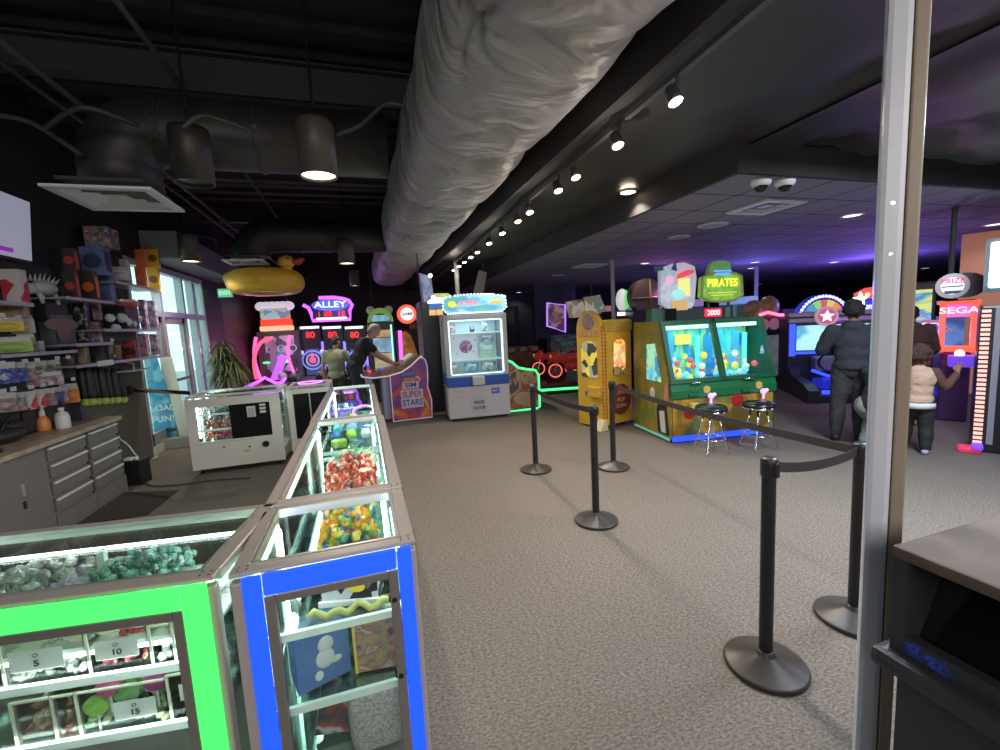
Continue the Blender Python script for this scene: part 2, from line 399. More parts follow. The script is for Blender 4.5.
def diffuser(name, label, cx, cy, z, s, m=WHT):
    t = thing(name, label, 'vent', (cx, cy, z))
    f = MB(); w = s / 2
    f.box(-w, w, -w, -w + .07, 0, .02).box(-w, w, w - .07, w, 0, .02).box(-w, -w + .07, -w + .07, w - .07, 0, .02).box(w - .07, w, -w + .07, w - .07, 0, .02)
    f.build('frame', m, t)
    box('neck', DKG, t, -w + .07, w - .07, -w + .07, w - .07, .075, .10)
    for k, q in enumerate((.78, .5)):
        v = w * q; c = MB()
        for sx, sy in ((1, 0), (-1, 0), (0, 1), (0, -1)):
            A = [(v, -v), (v, v), (v - .05, v - .05), (v - .05, -v + .05)]
            ang = math.atan2(sy, sx)
            M = Matrix.Rotation(ang, 4, 'Z')
            vs = [c.bm.verts.new(M @ Vector((p[0], p[1], zz))) for p, zz in zip(A, (.012, .012, .05, .05))]
            c.bm.faces.new(vs)
        c.build('vane', m, t)
    box('centre_plate', m, t, -w * .22, w * .22, -w * .22, w * .22, .02, .03)
    return t
WV = mat('vent_white', (.75, .76, .76), .5)
diffuser('ceiling_vent', 'white square ceiling vent hanging under the near duct elbow at left', -1.82, 4.55, 2.88, .70, WV)
diffuser('ceiling_vent', 'white square ceiling vent over the inflatable duck', -1.80, 8.75, 2.98, .62, WV)
c = G(765, 208, 2.885); diffuser('ceiling_vent', 'white square vent in the tile ceiling beneath the twin domes', c.x, c.y, 2.878, .58, WV)
c = G(590, 266, 2.885); diffuser('ceiling_vent', 'white vent in the tile ceiling beside the thin grey column', c.x, c.y, 2.878, .6, WV)
# round speakers / flat lamps in tile ceiling
k = 0
for (u, v, s, lit) in ((713, 225, .13, 0), (679, 237, .11, 0), (558, 275, .12, 0), (852, 215, .09, 1), (834, 262, .09, 1), (755, 262, .08, 1), (751, 268, .08, 1), (760, 284, .08, 1), (985, 239, .13, 2), (995, 224, .1, 1), (925, 268, .1, 1), (645, 263, .08, 1), (562, 287, .09, 1), (519, 296, .09, 1)):
    c = G(u, v, 2.9); k += 1
    if c.y > 16.6: c = c * (16.5 / c.y)
    lab = {0: 'unlit round white ceiling speaker', 1: 'small lit round downlight', 2: 'purple lit round downlight'}[lit]
    where = ['nearest, left of the square vent', 'second from it', 'far left, beside the big pot lights', 'beside the foreground post', 'above the spinning wheel sign', 'upper one by the green sign', 'lower one by the green sign', 'just left of the wheel sign', 'at the right edge of the picture', 'at the far right, above the purple one', 'over the round prize sign', 'left of the bright cartoon sign', 'over the racing machines', 'farthest left over the racing machines'][k - 1]
    if lit: spot('downlight_beam', (c.x, c.y, 2.88), (c.x, c.y, 0), 16 if lit == 1 else 10, (1, .93, .88) if lit == 1 else (.6, .3, 1), 130, .03)
    t = thing('ceiling_speaker' if lit == 0 else 'downlight', f'{lab} in the tile ceiling, {where}', 'speaker' if lit == 0 else 'light', (c.x, c.y, 2.9), 0)
    MB().lathe([(s * 1.5, 0), (s * 1.5, -.008), (s * 1.15, -.014), (s * 1.15, -.004)], n=28).build('rim', WV, t)
    mm = mat('speaker_grille', (.5, .5, .5), .7) if lit == 0 else glow('downlight_glow' if lit == 1 else 'purple_downlight_glow', (.9, .88, .9) if lit == 1 else (.6, .25, 1.0), 2.2)
    MB().cyl((0, 0, -.006), (0, 0, 0), s * 1.15).build('grille' if lit == 0 else 'lens', mm, t)
# twin dome cameras
for k, u in enumerate((763, 787)):
    c = G(u, 178, 2.9)
    t = thing('security_camera', ['left', 'right'][k] + ' one of two white dome cameras on the tile ceiling', 'camera', (c.x, c.y + .02, 2.9))
    MB().lathe([(0, 0), (.085, 0), (.085, -.045), (.07, -.065), (.055, -.07), (0, -.07)]).build('housing', WHT, t, smooth=True)
    MB().lathe([(.058, -.062), (.052, -.09), (.035, -.112), (.0, -.122)]).build('dome', mat('dome_black', (.01, .01, .012), .08), t, smooth=True)
# ------------------------------------------------------------------ big fabric wrapped duct
def big_duct():
    mb = MB(); n = 96; ys = []; y = -.6
    while y < 14.3: ys.append(y); y += .03
    rnd = random.Random(11)
    ties = [.55 + 1.62 * k for k in range(10)]
    tuft = [(t + rnd.uniform(.6, 1.0), rnd.uniform(-.25, .25)) for t in ties for _ in range(1)] + [(t + .15, rnd.uniform(-.5, .5)) for t in ties]
    rings = []
    for y in ys:
        d = min(abs(y - t) for t in ties)
        sag = 1 - math.exp(-(d / .28))
        ring = []
        for k in range(n):
            a = 2 * PI * k / n
            ca, sa = math.cos(a), math.sin(a)
            e = .62   # rounded box section
            x = .56 * math.copysign(abs(ca) ** e, ca); z = .46 * math.copysign(abs(sa) ** e, sa)
            s = .93 + .07 * sag
            bottom = max(0, -sa)
            z -= .05 * bottom * sag
            h = 0
            for (ty, ta) in tuft:
                dx = x - ta; dy = y - ty; dd = math.hypot(dx, dy)
                if dd < .75 and sa < .2:
                    ang = math.atan2(dy, dx)
                    h += .085 * math.exp(-dd / .10)
                    h += .060 * math.exp(-dd / .32) * (1 - abs(math.sin(ang * 3.5 + ty * 3 + dd * 2))) ** 3 * min(1, dd / .05)
            # cross folds running from tie to tie
            ph = y * 17 + 2.2 * math.sin(x * 3 + y) + rnd.uniform(-.05, .05)
            h += .003 * math.sin(ph) * bottom + .003 * math.sin(y * 31 + x * 9) * math.exp(-d / .2) + .012 * math.sin(3 * y + 4 * x) * math.sin(5 * x - 1.3 * y) * bottom
            f = 1 - h / .5
            cx = 1.10 - .006 * y
            ring.append(mb.bm.verts.new((cx + x * s * f, y, 3.55 + z * s * f)))
        rings.append(ring)
    for A, B in zip(rings, rings[1:]):
        for k in range(n):
            f = mb.bm.faces.new((A[k], B[k], B[(k + 1) % n], A[(k + 1) % n])); f.smooth = True
    mb.bm.faces.new(rings[0][::-1]); mb.bm.faces.new(rings[-1])
    bmesh.ops.recalc_face_normals(mb.bm, faces=mb.bm.faces)
    m = mat('silver_grey_duct_wrap', (.36, .35, .35), .5, .05)
    nt = m.node_tree; N = nt.nodes; L = nt.links; tc = N.new('ShaderNodeTexCoord'); mp = N.new('ShaderNodeMapping'); mp.inputs['Scale'].default_value = (1.0, 2.0, 1.0)
    n_ = N.new('ShaderNodeTexNoise'); n_.inputs['Scale'].default_value = 1.5; n_.inputs['Detail'].default_value = 3; n_.inputs['Distortion'].default_value = 1.0
    L.new(tc.outputs['Object'], mp.inputs[0]); L.new(mp.outputs[0], n_.inputs[0]); bp = N.new('ShaderNodeBump'); bp.inputs['Strength'].default_value = .5; bp.inputs['Distance'].default_value = .22
    L.new(n_.outputs[0], bp.inputs['Height']); L.new(bp.outputs[0], N['Principled BSDF'].inputs['Normal'])
    return tag(mb.build('wrapped_duct', m), 'huge grey fabric-wrapped square duct running down the middle of the ceiling', 'duct')
big_duct()
# ------------------------------------------------------------------ track with heads
TX = 1.80
def trackline(y): return TX + .027 * y
t = thing('lighting_track', 'long black ceiling track carrying the row of spotlights', 'track', (0, 0, 0))
MB().box(-.02, .02, -2, 12.6, 0, .035, M=Matrix.Translation((TX, 0, 3.06)) @ Matrix.Rotation(-math.atan(.027), 4, 'Z')).build('rail', mat('track_grey', (.07, .07, .075), .4), t)
HC = [(671, 100, 0), (611, 144, 0), (581, 177, 1), (556, 190, 0), (530, 212, 0), (519, 221, 1), (504, 233, 2), (490, 243, 2), (480, 252, 2), (473, 257, 0), (469, 262, 2), (463, 266, 2), (457, 270, 0)]
words = 'nearest second third fourth fifth sixth seventh eighth ninth tenth eleventh twelfth farthest'.split()
for i, (u, v, c) in enumerate(HC):
    p = G(u, v, 2.93); col = [(.85, .95, 1.0), (1.0, .62, .3), (1.0, .8, .55)][c]
    p.x = trackline(p.y) - .02; 
    t = thing('track_spotlight', f'{["cool white", "orange", "warm white"][c]} spotlight on the ceiling track, {words[i]} from the viewer', 'spotlight', p, 0, 'spotlights along the ceiling track')
    d = Vector((.06, -.42, -1.0)).normalized()
    q = d.to_track_quat('-Z', 'Y').to_matrix().to_4x4()
    s = .72
    hb = MB().lathe([(.03 * s, .13 * s), (.05 * s, .12 * s), (.06 * s, .02 * s), (.066 * s, -.02 * s), (.058 * s, -.02 * s), (.05 * s, .01 * s), (0, .01 * s)], n=20, M=q)
    hb.build('housing', DKG, t, smooth=True)
    MB().lathe([(0, -.014 * s), (.03 * s, -.016 * s), (.056 * s, -.012 * s), (.056 * s, -.006 * s), (0, -.006 * s)], n=20, M=q).build('lamp', glow('spot_' + 'cow'[c], col, 12), t)
    MB().cyl((0, 0, .06), (.02, 0, .135), .012, n=8).build('yoke', DKG, t)
    spot('spotlight_beam', p + d * .03, p + d * 3, 62, col, 95, .008)
for yy in (1.2, 2.9, 4.6, 6.6, 9.2): point('track_spill', (trackline(yy) - .08, yy, 2.80), 5.5, (1.0, .84, .68), .01)  # unseen points added by the track to bring out the duct's relief
def pot(u, v, z, s, label, w=60):
    c = G(u, v, z)
    t = thing('pot_light', label, 'light', (c.x, c.y, z))
    MB().lathe([(s, .02), (s, -.006), (s * .82, -.008), (s * .82, .01)], n=28).build('trim_ring', mat('pot_trim', (.3, .25, .2), .4), t)
    MB().cyl((0, 0, -.004), (0, 0, .006), s * .82).build('lens', glow('pot_glow', (1.0, .82, .6), 14), t)
    spot('pot_beam', (c.x, c.y, z - .02), (c.x, c.y, 0), w, (1, .86, .7), 110, .01)
pot(628, 192, 3.12, .10, 'big warm pot light in the black ceiling beside the track, nearest')
pot(497, 266, 3.12, .13, 'warm pot light in the black ceiling, middle of the far ones')
pot(461, 286, 3.12, .14, 'warm pot light in the black ceiling, farthest')
# can lamps
def can(u, v, lit, label, z=2.95, r=.145, h=.42):
    c = G(u, v, z)
    t = thing('can_lamp', label, 'lamp', (c.x, c.y, z))
    MB().lathe([(r * .92, .03), (r * .92, 0), (r, 0), (r, h * .93), (r * .96, h), (0, h)], n=28).build('cylinder', mat('can_grey', (.035, .032, .03), .45) if not lit else mat('can_dark', (.075, .068, .06), .45), t, smooth=False)
    MB().cyl((0, 0, h), (0, 0, 4.3 - z), .012, n=8).build('stem', BLK, t)
    MB().cyl((0, 0, .02), (0, 0, .028), r * .9, n=28).build('lens', glow('can_glow', (1.0, .80, .55), 5) if lit else mat('dark_lens', (.03, .03, .03), .2), t)
    if lit: spot('can_beam', (c.x, c.y, z + .01), (c.x, c.y, 0), 110, (1, .90, .78), 130, .01)
can(319, 177, 1, 'lit black can lamp hanging nearest, left of the big duct')
can(195, 184, 0, 'unlit black can lamp beside the near round duct')
can(191, 262, 1, 'lit can lamp hanging by the entrance windows')
can(347, 264, 1, 'lit can lamp farther back, right of the duck')
can(355, 286, 1, 'lit can lamp farthest back over the alley machines', r=.13)
# columns
def column(u, yv, Y, r, label, z1):
    p = PY(u, yv, Y)
    t = thing('column', label, 'column', (p.x, Y, 0))
    MB().cyl((0, 0, 0), (0, 0, z1), r, n=20).build('shaft', mat('pale_column', (.42, .42, .44), .5), t)
    MB().cyl((0, 0, 0), (0, 0, .03), r * 1.8, n=20).build('base_flange', mat('pale_column'), t)
column(613, 300, 8.2, .04, 'thin pale steel column rising behind the yellow cabinet', 2.9)
column(457, 280, 9.6, .05, 'thin dark steel column behind the white prize cabinet', 3.12)
column(756, 300, 9.7, .05, 'short pale column seen right of the green sign', 2.9)
# foreground post
PP = Vector((1.49, .90, 0))
pm = mat('post_blue_white', (.60, .62, .70), .28, bump=.05, bscale=8); pt2 = mat('post_tan', (.30, .24, .185), .4)  # lavender tint put into the metal in place of violet light
t = thing('support_post', 'pale steel post with tan side panel standing in the right foreground', 'post', PP, R(-57 + 5))
MB().box(-.045, .012, -.035, .035, 0, 3.12, bev=.014).build('metal_face', pm, t, smooth=False)
MB().box(.0125, .044, -.032, .032, 0, 3.12, bev=.005).build('side_panel', pt2, t)
MB().cyl((-.015, -.037, 1.98), (-.015, -.033, 1.98), .005, n=10).cyl((-.015, -.037, 1.84), (-.015, -.033, 1.84), .005, n=10).build('rivet', CHR, t)
# ================================================================== glass prize cases
FRM = mat('case_frame', (.43, .385, .34), .42, .25)
FRI = mat('case_inner_white', (.72, .74, .72), .35)
SHG = glassmat('shelf_glass', (.80, .93, .88), .12)
TUBE = glow('led_tube', (.80, 1.0, .95), 9.0)
LEDS = []
def case(name, label, x0, x1, y0, y1, h=1.0, led=None, shelves=(.62, .8), rz=0, body=FRM, split=0, group=None, door=True, solid_below=.22, tubes=True, sides='glass'):
    w = x1 - x0; d = y1 - y0
    t = thing(name, label, 'display case', ((x0 + x1) / 2, y0, 0), rz, group)
    a, b_ = -w / 2, w / 2; p = .035
    for (xx, yy) in ((a, 0), (b_ - p, 0), (a, d - p), (b_ - p, d - p)): MB().box(xx, xx + p, yy, yy + p, .1, h - .03, bev=.006).build('corner_post', body, t)
    f = MB()   # top rim, a bevelled aluminium rail with screws
    f.box(a, b_, 0, .045, h - .012, h, bev=.004).box(a, b_, d - .045, d, h - .035, h, bev=.008)
    f.box(a, a + .05, .05, d - .04, h - .035, h - .001, bev=.006).box(b_ - .05, b_, .05, d - .04, h - .035, h - .001, bev=.006)
    f.build('top_rim', body, t)
    f = MB()
    f.box(a + .05, b_ - .05, .045, .055, h - .03, h + .004).box(a + .05, b_ - .05, d - .055, d - .045, h - .03, h + .004)
    f.box(a + .05, a + .06, .06, d - .05, h - .03, h + .004).box(b_ - .06, b_ - .05, .06, d - .05, h - .03, h + .004)
    f.build('glazing_bead', ALU2, t)
    for xx in (a + .02, a + .045, b_ - .02, b_ - .045):
        for yy in (.02, .04, d - .02): MB().cyl((xx, yy, h - .002), (xx, yy, h + .0015), .0035, n=8).build('screw', DKG, t)
    box('top_glass', GLASS, t, a + .06, b_ - .06, .065, d - .055, h - .012, h - .006)
    box('base', body if body is not FRM else mat('case_base', (.2, .19, .18), .5), t, a + .01, b_ - .01, .01, d - .01, .08, solid_below)
    if body is FRM: pass
    cs = MB()
    for xx in (a + .08, b_ - .08):
        for yy in (.08, d - .08): cs.cyl((xx - .015, yy, .035), (xx + .015, yy, .035), .035, n=14).box(xx - .02, xx + .02, yy - .02, yy + .02, .05, .082)
    cs.build('caster', BLK, t)
    for k, z in enumerate(shelves):
        box('shelf', SHG, t, a + .045, b_ - .045, .05, d - .05, z - .008, z)
        for q0, q1 in ((.038, .052), (d - .05, d - .04)): MB().box(a + .045, b_ - .045, q0, q1, z - .022, z + .004).build('shelf_edge', mat('shelf_edge', (.75, .88, .84), .3), t)
    sg = MB()
    sg.box(a + .01, a + .016, .04, d - .04, solid_below, h - .04).box(b_ - .016, b_ - .01, .04, d - .04, solid_below, h - .04).box(a + .04, b_ - .04, d - .014, d - .008, solid_below, h - .04)
    sg.build('side_glass', GLASS, t)
    ii = MB()
    for xx in (a + .037, b_ - .055): ii.box(xx, xx + .018, d - .07, d - .045, solid_below, h - .045)
    ii.build('inner_upright', FRI, t)
    if tubes:
        tb = MB()
        tb.cyl((a + .055, .075, h - .06), (a + .055, d - .08, h - .06), .007, n=8); tb.cyl((b_ - .055, .075, h - .06), (b_ - .055, d - .08, h - .06), .007, n=8)
        tb.cyl((a + .062, d - .085, solid_below + .05), (a + .062, d - .085, h - .07), .007, n=8)
        tb.build('light_tube', TUBE, t)
    if tubes:
        for sx in (a + .07, b_ - .07): LEDS.append((t, sx, d, h))
    if led is not None:
        col, wl, wr, wt = led
        lm = glow('led_' + name, col, 1.0)
        MB().box(a + p, a + p + wl, -.012, .0, .12, h - .012, bev=.003).build('led_panel', lm, t)
        MB().box(b_ - p * .5 - wr, b_ - p * .5, -.012, .0, .12, h - .012, bev=.003).build('led_panel', lm, t)
        MB().box(a + p + wl + .004, b_ - p * .5 - wr - .004, -.012, .0, h - .012 - wt, h - .012, bev=.003).build('led_panel', lm, t)
        dx0 = a + p + wl + .002; dx1 = b_ - p * .5 - wr - .002; dz = h - .015 - wt; q = .030
    else:
        dx0, dx1, dz, q = a + p, b_ - p, h - .04, .03
    if door:
        f = MB().box(dx0, dx0 + q, -.008, .02, .2, dz, bev=.004).box(dx1 - q, dx1, -.008, .02, .2, dz, bev=.004).box(dx0 + q, dx1 - q, -.008, .02, dz - q, dz, bev=.004).box(dx0 + q, dx1 - q, -.008, .02, .2, .2 + q, bev=.004)
        dd = f.build('door', ALU, t)
        box('door_glass', GLASS, dd, dx0 + q - .004, dx1 - q + .004, .004, .009, .2 + q - .004, dz - q + .004)
        box('kick_panel', ALU, t, dx0, dx1, -.004, .012, .1, .195)
    return t
blue = case('blue_lit_prize_case', 'glass prize case with blue light panels round its door', -.44, .112, 1.425, 1.955, led=((.01, .075, .95), .052, .045, .068), shelves=(.485, .745))
green = case('green_lit_prize_case', 'wide glass prize case with bright green light panels, lower left', -1.83, -.475, 1.53, 2.10, led=((.06, .93, .13), .0, .070, .072), shelves=(.52, .715), rz=R(-8.0))
c2 = case('candy_case', 'long glass case of candy bags, behind the blue lit case', -.45, .115, 1.965, 3.76, shelves=(.45, .70), door=False)
c3 = case('toy_case', 'glass case at the far end of the row with colourful toys inside', -.46, .10, 3.77, 6.05, shelves=(.45, .72), door=False)
WC = mat('case_cream', (.62, .60, .56), .45)
w1 = case('white_prize_case', 'white case standing apart with three lit shelves and a black panel', -2.16, -1.10, 6.30, 7.0, body=WC, shelves=(.56, .76), door=False)
w2 = case('white_corner_case', 'white case with black panes between the lit white case and the glass row', -1.04, -.49, 6.50, 7.15, body=WC, shelves=(.5, .72), door=False, tubes=False)
# front skins of the two white cases
f = MB().box(-.53, -.43, -.02, 0, .22, .965).box(.41, .53, -.02, 0, .22, .965).box(-.43, .41, -.02, 0, .86, .965).box(-.43, .41, -.02, 0, .22, .42).box(-.53, .53, -.02, 0, .07, .22)
f.build('front_panel', WC, w1)
box('black_panel', mat('black_gloss', (.008, .008, .01), .15), w1, -.055, .41, -.012, .01, .42, .86)
nt_ = box('notice', mat('paper_grey', (.55, .53, .5), .7), w1, .14, .24, -.0135, -.012, .68, .82, label='small white notice')
nl = MB()
for k in range(7): nl.box(.155, .225, -.0145, -.0135, .695 + k * .016, .700 + k * .016)
nl.build('printed_line', DKG, nt_)
cd = MB()
for k in range(3): cd.box(.29, .36, -.0135, -.012, .72 + k * .045, .75 + k * .045)
cd.build('price_card', mat('paper_grey'), w1)
MB().cyl((.32, -.021, .31), (.32, -.03, .31), .032, n=20).ringy((.32, .31), .04, .008, -.034, -.02).build('cable_port', BLK, w1)
MB().cyl((-.16, -.02, .33), (-.16, -.03, .33), .011, n=14).cyl((.13, -.02, .30), (.13, -.03, .30), .011, n=14).build('lock', BLK, w1)
box('drawer_line', mat('shadow_line', (.25, .24, .22), .6), w1, -.50, .2, -.0215, -.0195, .395, .399)
box('yellow_sticker', mat('sticker_yellow', (.5, .42, .1), .6), w1, .06, .12, -.0215, -.02, .235, .262, label='small faded yellow sticker')
f = MB().box(-.275, -.20, -.02, 0, .1, .965, bev=.01).box(.235, .275, -.02, 0, .1, .965).box(-.2, .235, -.02, 0, .9, .965).box(-.2, .235, -.02, 0, .1, .28)
f.build('front_panel', WC, w2)
f = MB().box(-.2, .0, -.01, .0, .28, .9).box(.015, .235, -.01, .0, .28, .9); f.build('black_pane', mat('black_gloss'), w2)
box('pane_divider', ALU2, w2, .0, .015, -.014, .0, .28, .9)
neon('loop_of_light', [(.16 * math.cos(2 * PI * k / 24) + 0, .3 + .17 * math.sin(2 * PI * k / 24), 1.012) for k in range(24)], .006, glow('violet_neon', (.75, .2, 1.0), 2.5), w2, True, 'thin violet light loop on the top')  # violet reflection in the top glass, modelled as a glowing loop

bpy.context.view_layer.update()
for (t, sx, d, h) in LEDS:
    l = area('case_led', t.matrix_basis @ Vector((sx, d / 2, h - .05)), .04, 3.2 * d, (.88, 1.0, .97), sy=d * .9); l.rotation_euler = (0, R(35 if sx < 0 else -35) * -1, t.rotation_euler.z)
# ------------------------------------------------------------------ candy and small prizes
def pile(name, x0, x1, y0, y1, z, h, m, label, cat='candy', n=60, s=.03, seed=1, slope=0.0, flat=.6):
    rnd = random.Random(seed); mb = MB()
    for _ in range(n):
        x = rnd.uniform(x0, x1); y = rnd.uniform(y0, y1)
        cxn = (x - (x0 + x1) / 2) / (x1 - x0) * 2; cyn = (y - (y0 + y1) / 2) / (y1 - y0) * 2
        top = h * (1 - .45 * cxn * cxn - .35 * cyn * cyn) + slope * (y - y0)
        zz = z + rnd.uniform(.15, 1) * max(top, s * .5)
        M = Matrix.Translation((x, y, zz)) @ Euler((rnd.uniform(0, 3), rnd.uniform(0, 3), rnd.uniform(0, 3))).to_matrix().to_4x4()
        q = s * rnd.uniform(.6, 1.15)
        g = bmesh.ops.create_icosphere(mb.bm, subdivisions=1, radius=q)
        bmesh.ops.transform(mb.bm, matrix=M @ Matrix.Diagonal((1, .75, flat, 1)), verts=g['verts'])
    o = mb.build(name, m, None, smooth=False)
    return tag(o, label, cat, kind='stuff')
REDC = multi('red_candy', [(.45, .04, .03), (.6, .12, .06), (.75, .35, .2), (.35, .03, .03), (.7, .5, .4), (.5, .06, .05)], 38, .25)
ORC = multi('orange_candy', [(.8, .5, .06), (.85, .65, .15), (.8, .2, .05), (.15, .5, .12), (.8, .4, .03), (.12, .2, .5)], 26, .25)
GRC = multi('green_candy', [(.3, .5, .3), (.5, .6, .45), (.1, .4, .2), (.6, .65, .5), (.4, .5, .2)], 30, .3)
PLC = multi('pale_wrappers', [(.55, .56, .54), (.45, .46, .42), (.62, .64, .62), (.4, .36, .34)], 34, .25)
TEC = multi('teal_wrappers', [(.12, .3, .24), (.25, .42, .36), (.08, .2, .18), (.4, .5, .45)], 34, .3)
BRC = multi('brown_wrappers', [(.25, .09, .07), (.35, .14, .1), (.5, .35, .28), (.2, .06, .05)], 45, .3)
PKC = multi('pink_wrappers', [(.5, .08, .12), (.65, .3, .35), (.75, .55, .3), (.4, .05, .1)], 40, .3)
MAC = multi('magenta_wrappers', [(.45, .02, .18), (.6, .1, .3), (.5, .05, .1), (.7, .4, .4)], 40, .3)
pile('candy_heap', -.27, -.01, 2.08, 2.62, .705, .13, ORC, 'heap of yellow, orange and green gummy bags in the candy case nearest the blue case', n=170, s=.032, seed=2)
pile('candy_heap', -.30, .01, 2.64, 3.22, .705, .16, REDC, 'heap of red wrapped candy in the middle of the long candy case', n=260, s=.028, seed=3, slope=.08)
pile('candy_heap', -.27, .02, 3.25, 3.68, .705, .08, GRC, 'pale green bags at the far end of the long candy case', n=100, s=.03, seed=4)
for k_, (ya_, yb_2) in enumerate(((2.03, 3.72), (3.85, 5.98))): tag(box('case_board', mat('white_board', (.6, .66, .63), .5), None, -.33, .07, ya_, yb_2, .64 if k_ == 0 else .66, .65 if k_ == 0 else .67), ['white board below the candy in the long candy case', 'white board below the toys in the far toy case'][k_], 'board')  # pale boards added to brighten the case interiors
def bin_(x0, x1, y0, y1, z, h, label):
    mb = MB(); w = .004
    mb.box(x0, x1, y0, y0 + w, z, z + h).box(x0, x1, y1 - w, y1, z, z + h).box(x0, x0 + w, y0 + w, y1 - w, z, z + h).box(x1 - w, x1, y0 + w, y1 - w, z, z + h).box(x0, x1, y0, y1, z, z + w)
    o = tag(mb.build('acrylic_bin', glassmat('acrylic', (.97, .98, .96), .1)), label, 'bin')
    box('bin_lip', mat('lip', (.62, .62, .52), .4), o, x0, x1, y0 - .003, y0 + w, z + h - .006, z + h)
    MB().box(x0 - .001, x0 + .005, y0 - .003, y0 + .002, z, z + h).build('bin_edge', mat('lip'), o)
    return o
def card(x, y, z, w, h, s, label):
    o = box('price_card', mat('card_grey', (.52, .56, .54), .6), None, x - w / 2, x + w / 2, y - .002, y, z, z + h)
    tag(o, label, 'card')
    text('price_number', s, h * .42, (x, y - .003, z + h * .34), mat('ink', (.03, .03, .04), .6), o, depth=.001)
    MB().ringy((x, z + h * .74), h * .10, h * .035, y - .004, y - .002, 16).build('token_mark', mat('ink_teal', (.1, .25, .25), .6), o)
YG = 1.452
def gx(u, v): return PY(u, v, YG)
def gcase(n0):
    bpy.context.view_layer.update()
    M = green.matrix_basis
    for o in list(COL.objects):
        if o.name not in n0 and o.parent is None: o.matrix_basis = M @ Matrix.Translation((.60, 0, 0)) @ Matrix.Diagonal((1.17, 1, 1, 1)) @ Matrix.Translation((.52, -1.43, 0)) @ o.matrix_basis
N0 = {o.name for o in COL.objects}
# green case: second shelf (z .70) and first shelf (z .50)
bins = [(-.985, -.80, .70, .15, PLC, 'crinkled clear wrappers over brown candy', '5'), (-.795, -.655, .70, .15, PKC, 'pink and yellow candies', '10'), (-.65, -.60, .70, .14, PLC, 'loose clear wrapped pieces', None), (-.595, -.52, .70, .14, PLC, 'dotted pieces', None),
        (-.985, -.90, .50, .16, BRC, 'dark red wrapped sticks', None), (-.895, -.845, .50, .16, BRC, 'dark red stick tips', None), (-.84, -.63, .50, .16, GRC, 'green and pink lollipops', '15'), (-.625, -.52, .50, .17, multi('bead_black_white', [(.02, .02, .02), (.6, .6, .58), (.5, .2, .18), (.1, .1, .1)], 70, .4), 'black, white and pink bead strings', '20')]
for k, (a, b_, z, h, m, what, num) in enumerate(bins):
    bin_(a, b_, 1.49, 1.80, z, h, f'clear bin holding {what} in the green lit case')
    pile('wrapped_candy', a + .012, b_ - .012, 1.50, 1.78, z + .008, h * .9, m, f'{what} heaped in a clear bin in the green lit case', n=int(60 + 900 * (b_ - a)), s=.017, seed=20 + k, flat=.5)
card(-.905, 1.486, .755, .12, .065, '5', 'grey card reading 5, at the left of the upper shelf in the green lit case')
card(-.725, 1.486, .755, .10, .06, '10', 'grey card reading 10, at the right of the upper shelf in the green lit case')
card(-.705, 1.486, .55, .10, .06, '15', 'grey card reading 15 below the lollipops in the green lit case')
card(-.56, 1.486, .58, .07, .055, '20', 'grey card reading 20 on the bead bin in the green lit case')
# flat lollipops in front of the 15 bin
for (x, z, c, w) in ((-.80, .60, (.3, .65, .12), 'lime'), (-.725, .625, (.2, .5, .2), 'dark green'), (-.765, .655, (.6, .1, .3), 'pink'), (-.655, .65, (.4, .05, .25), 'purple')):
    o = thing('lollipop', f'big round {w} lollipop in the green lit case', 'candy', (x, 1.50, z))
    MB().disc((0, 0), .03, -.006, .006).build('candy_disc', mat('lolly_' + w, c, .3, noise=.3, nscale=60), o)
    MB().cyl((0, 0, -.03), (0, 0, -.085), .003, n=6).build('stick', WHT, o)
o = thing('toy_card', 'blue, yellow and red toy in a cream box behind the green lit door', 'toy', (-.555, 1.50, .775))
box('backing_card', mat('cream_card', (.6, .62, .5), .6), o, -.05, .045, 0, .03, -.02, .10)
MB().tube([(-.03, -.004, .09), (-.02, -.006, .04), (.0, -.006, .0)], .006).build('blue_arc', mat('toyblue', (.03, .12, .6), .4), o)
box('yellow_block', mat('toyyellow', (.8, .6, .05), .4), o, -.015, .03, -.004, 0, .06, .095)
MB().disc((.012, .0), .013, -.005, 0).build('red_dot', mat('toyorange', (.7, .15, .05), .4), o)
# goods under the glass top of the green case
box_m = FRI
pile('wrapped_candy', -1.35, -.98, 1.62, 1.98, .80, .12, PLC, 'pale clear wrapped sweets under the top glass at far left', n=260, s=.022, seed=41)
pile('wrapped_candy', -.97, -.72, 1.66, 1.98, .80, .12, TEC, 'teal wrapped sweets under the top glass of the green lit case', n=220, s=.02, seed=42)
for k, (x, y) in enumerate(((-.82, 1.55), (-.77, 1.57), (-.70, 1.58), (-.62, 1.59), (-.55, 1.60))):
    o = MB().ball((x, y - .03, .815), .020, sc=(1.5, .8, .5)).build('wrapped_sweet', mat('cream_sweet', (.7, .68, .55), .4)); tag(o, ['leftmost', 'second', 'middle', 'fourth', 'rightmost'][k] + ' of five cream wrapped sweets along the front of the green lit case', 'candy', 'cream sweets under the front rim of the green case')
tag(box('support_board', mat('white_board', (.6, .66, .63), .5), None, -1.5, -.50, 1.50, 1.94, .785, .797), 'pale board carrying the sweets under the top of the green case', 'shelf')
gcase(N0)
# front tube and area lights added to brighten the bins in the green case
MB().cyl((-.62, .07, .775), (.62, .07, .775), .006, n=8).build('light_tube', TUBE, green)  # added front tube to brighten the bins
for z_ in (.77, .545 + .02): area('case_led', green.matrix_basis @ Vector((0, .045, z_ - .01)), 1.2, 3.0, (.88, 1.0, .97), (R(-25), 0, green.rotation_euler.z), .03)  # added area lights to brighten the bins
MB().cyl((-.63, .47, .93), (.62, .47, .93), .007, n=8).build('light_tube', TUBE, green)
MB().box(.10, .125, .40, .42, .80, .95).build('inner_upright', FRI, green)
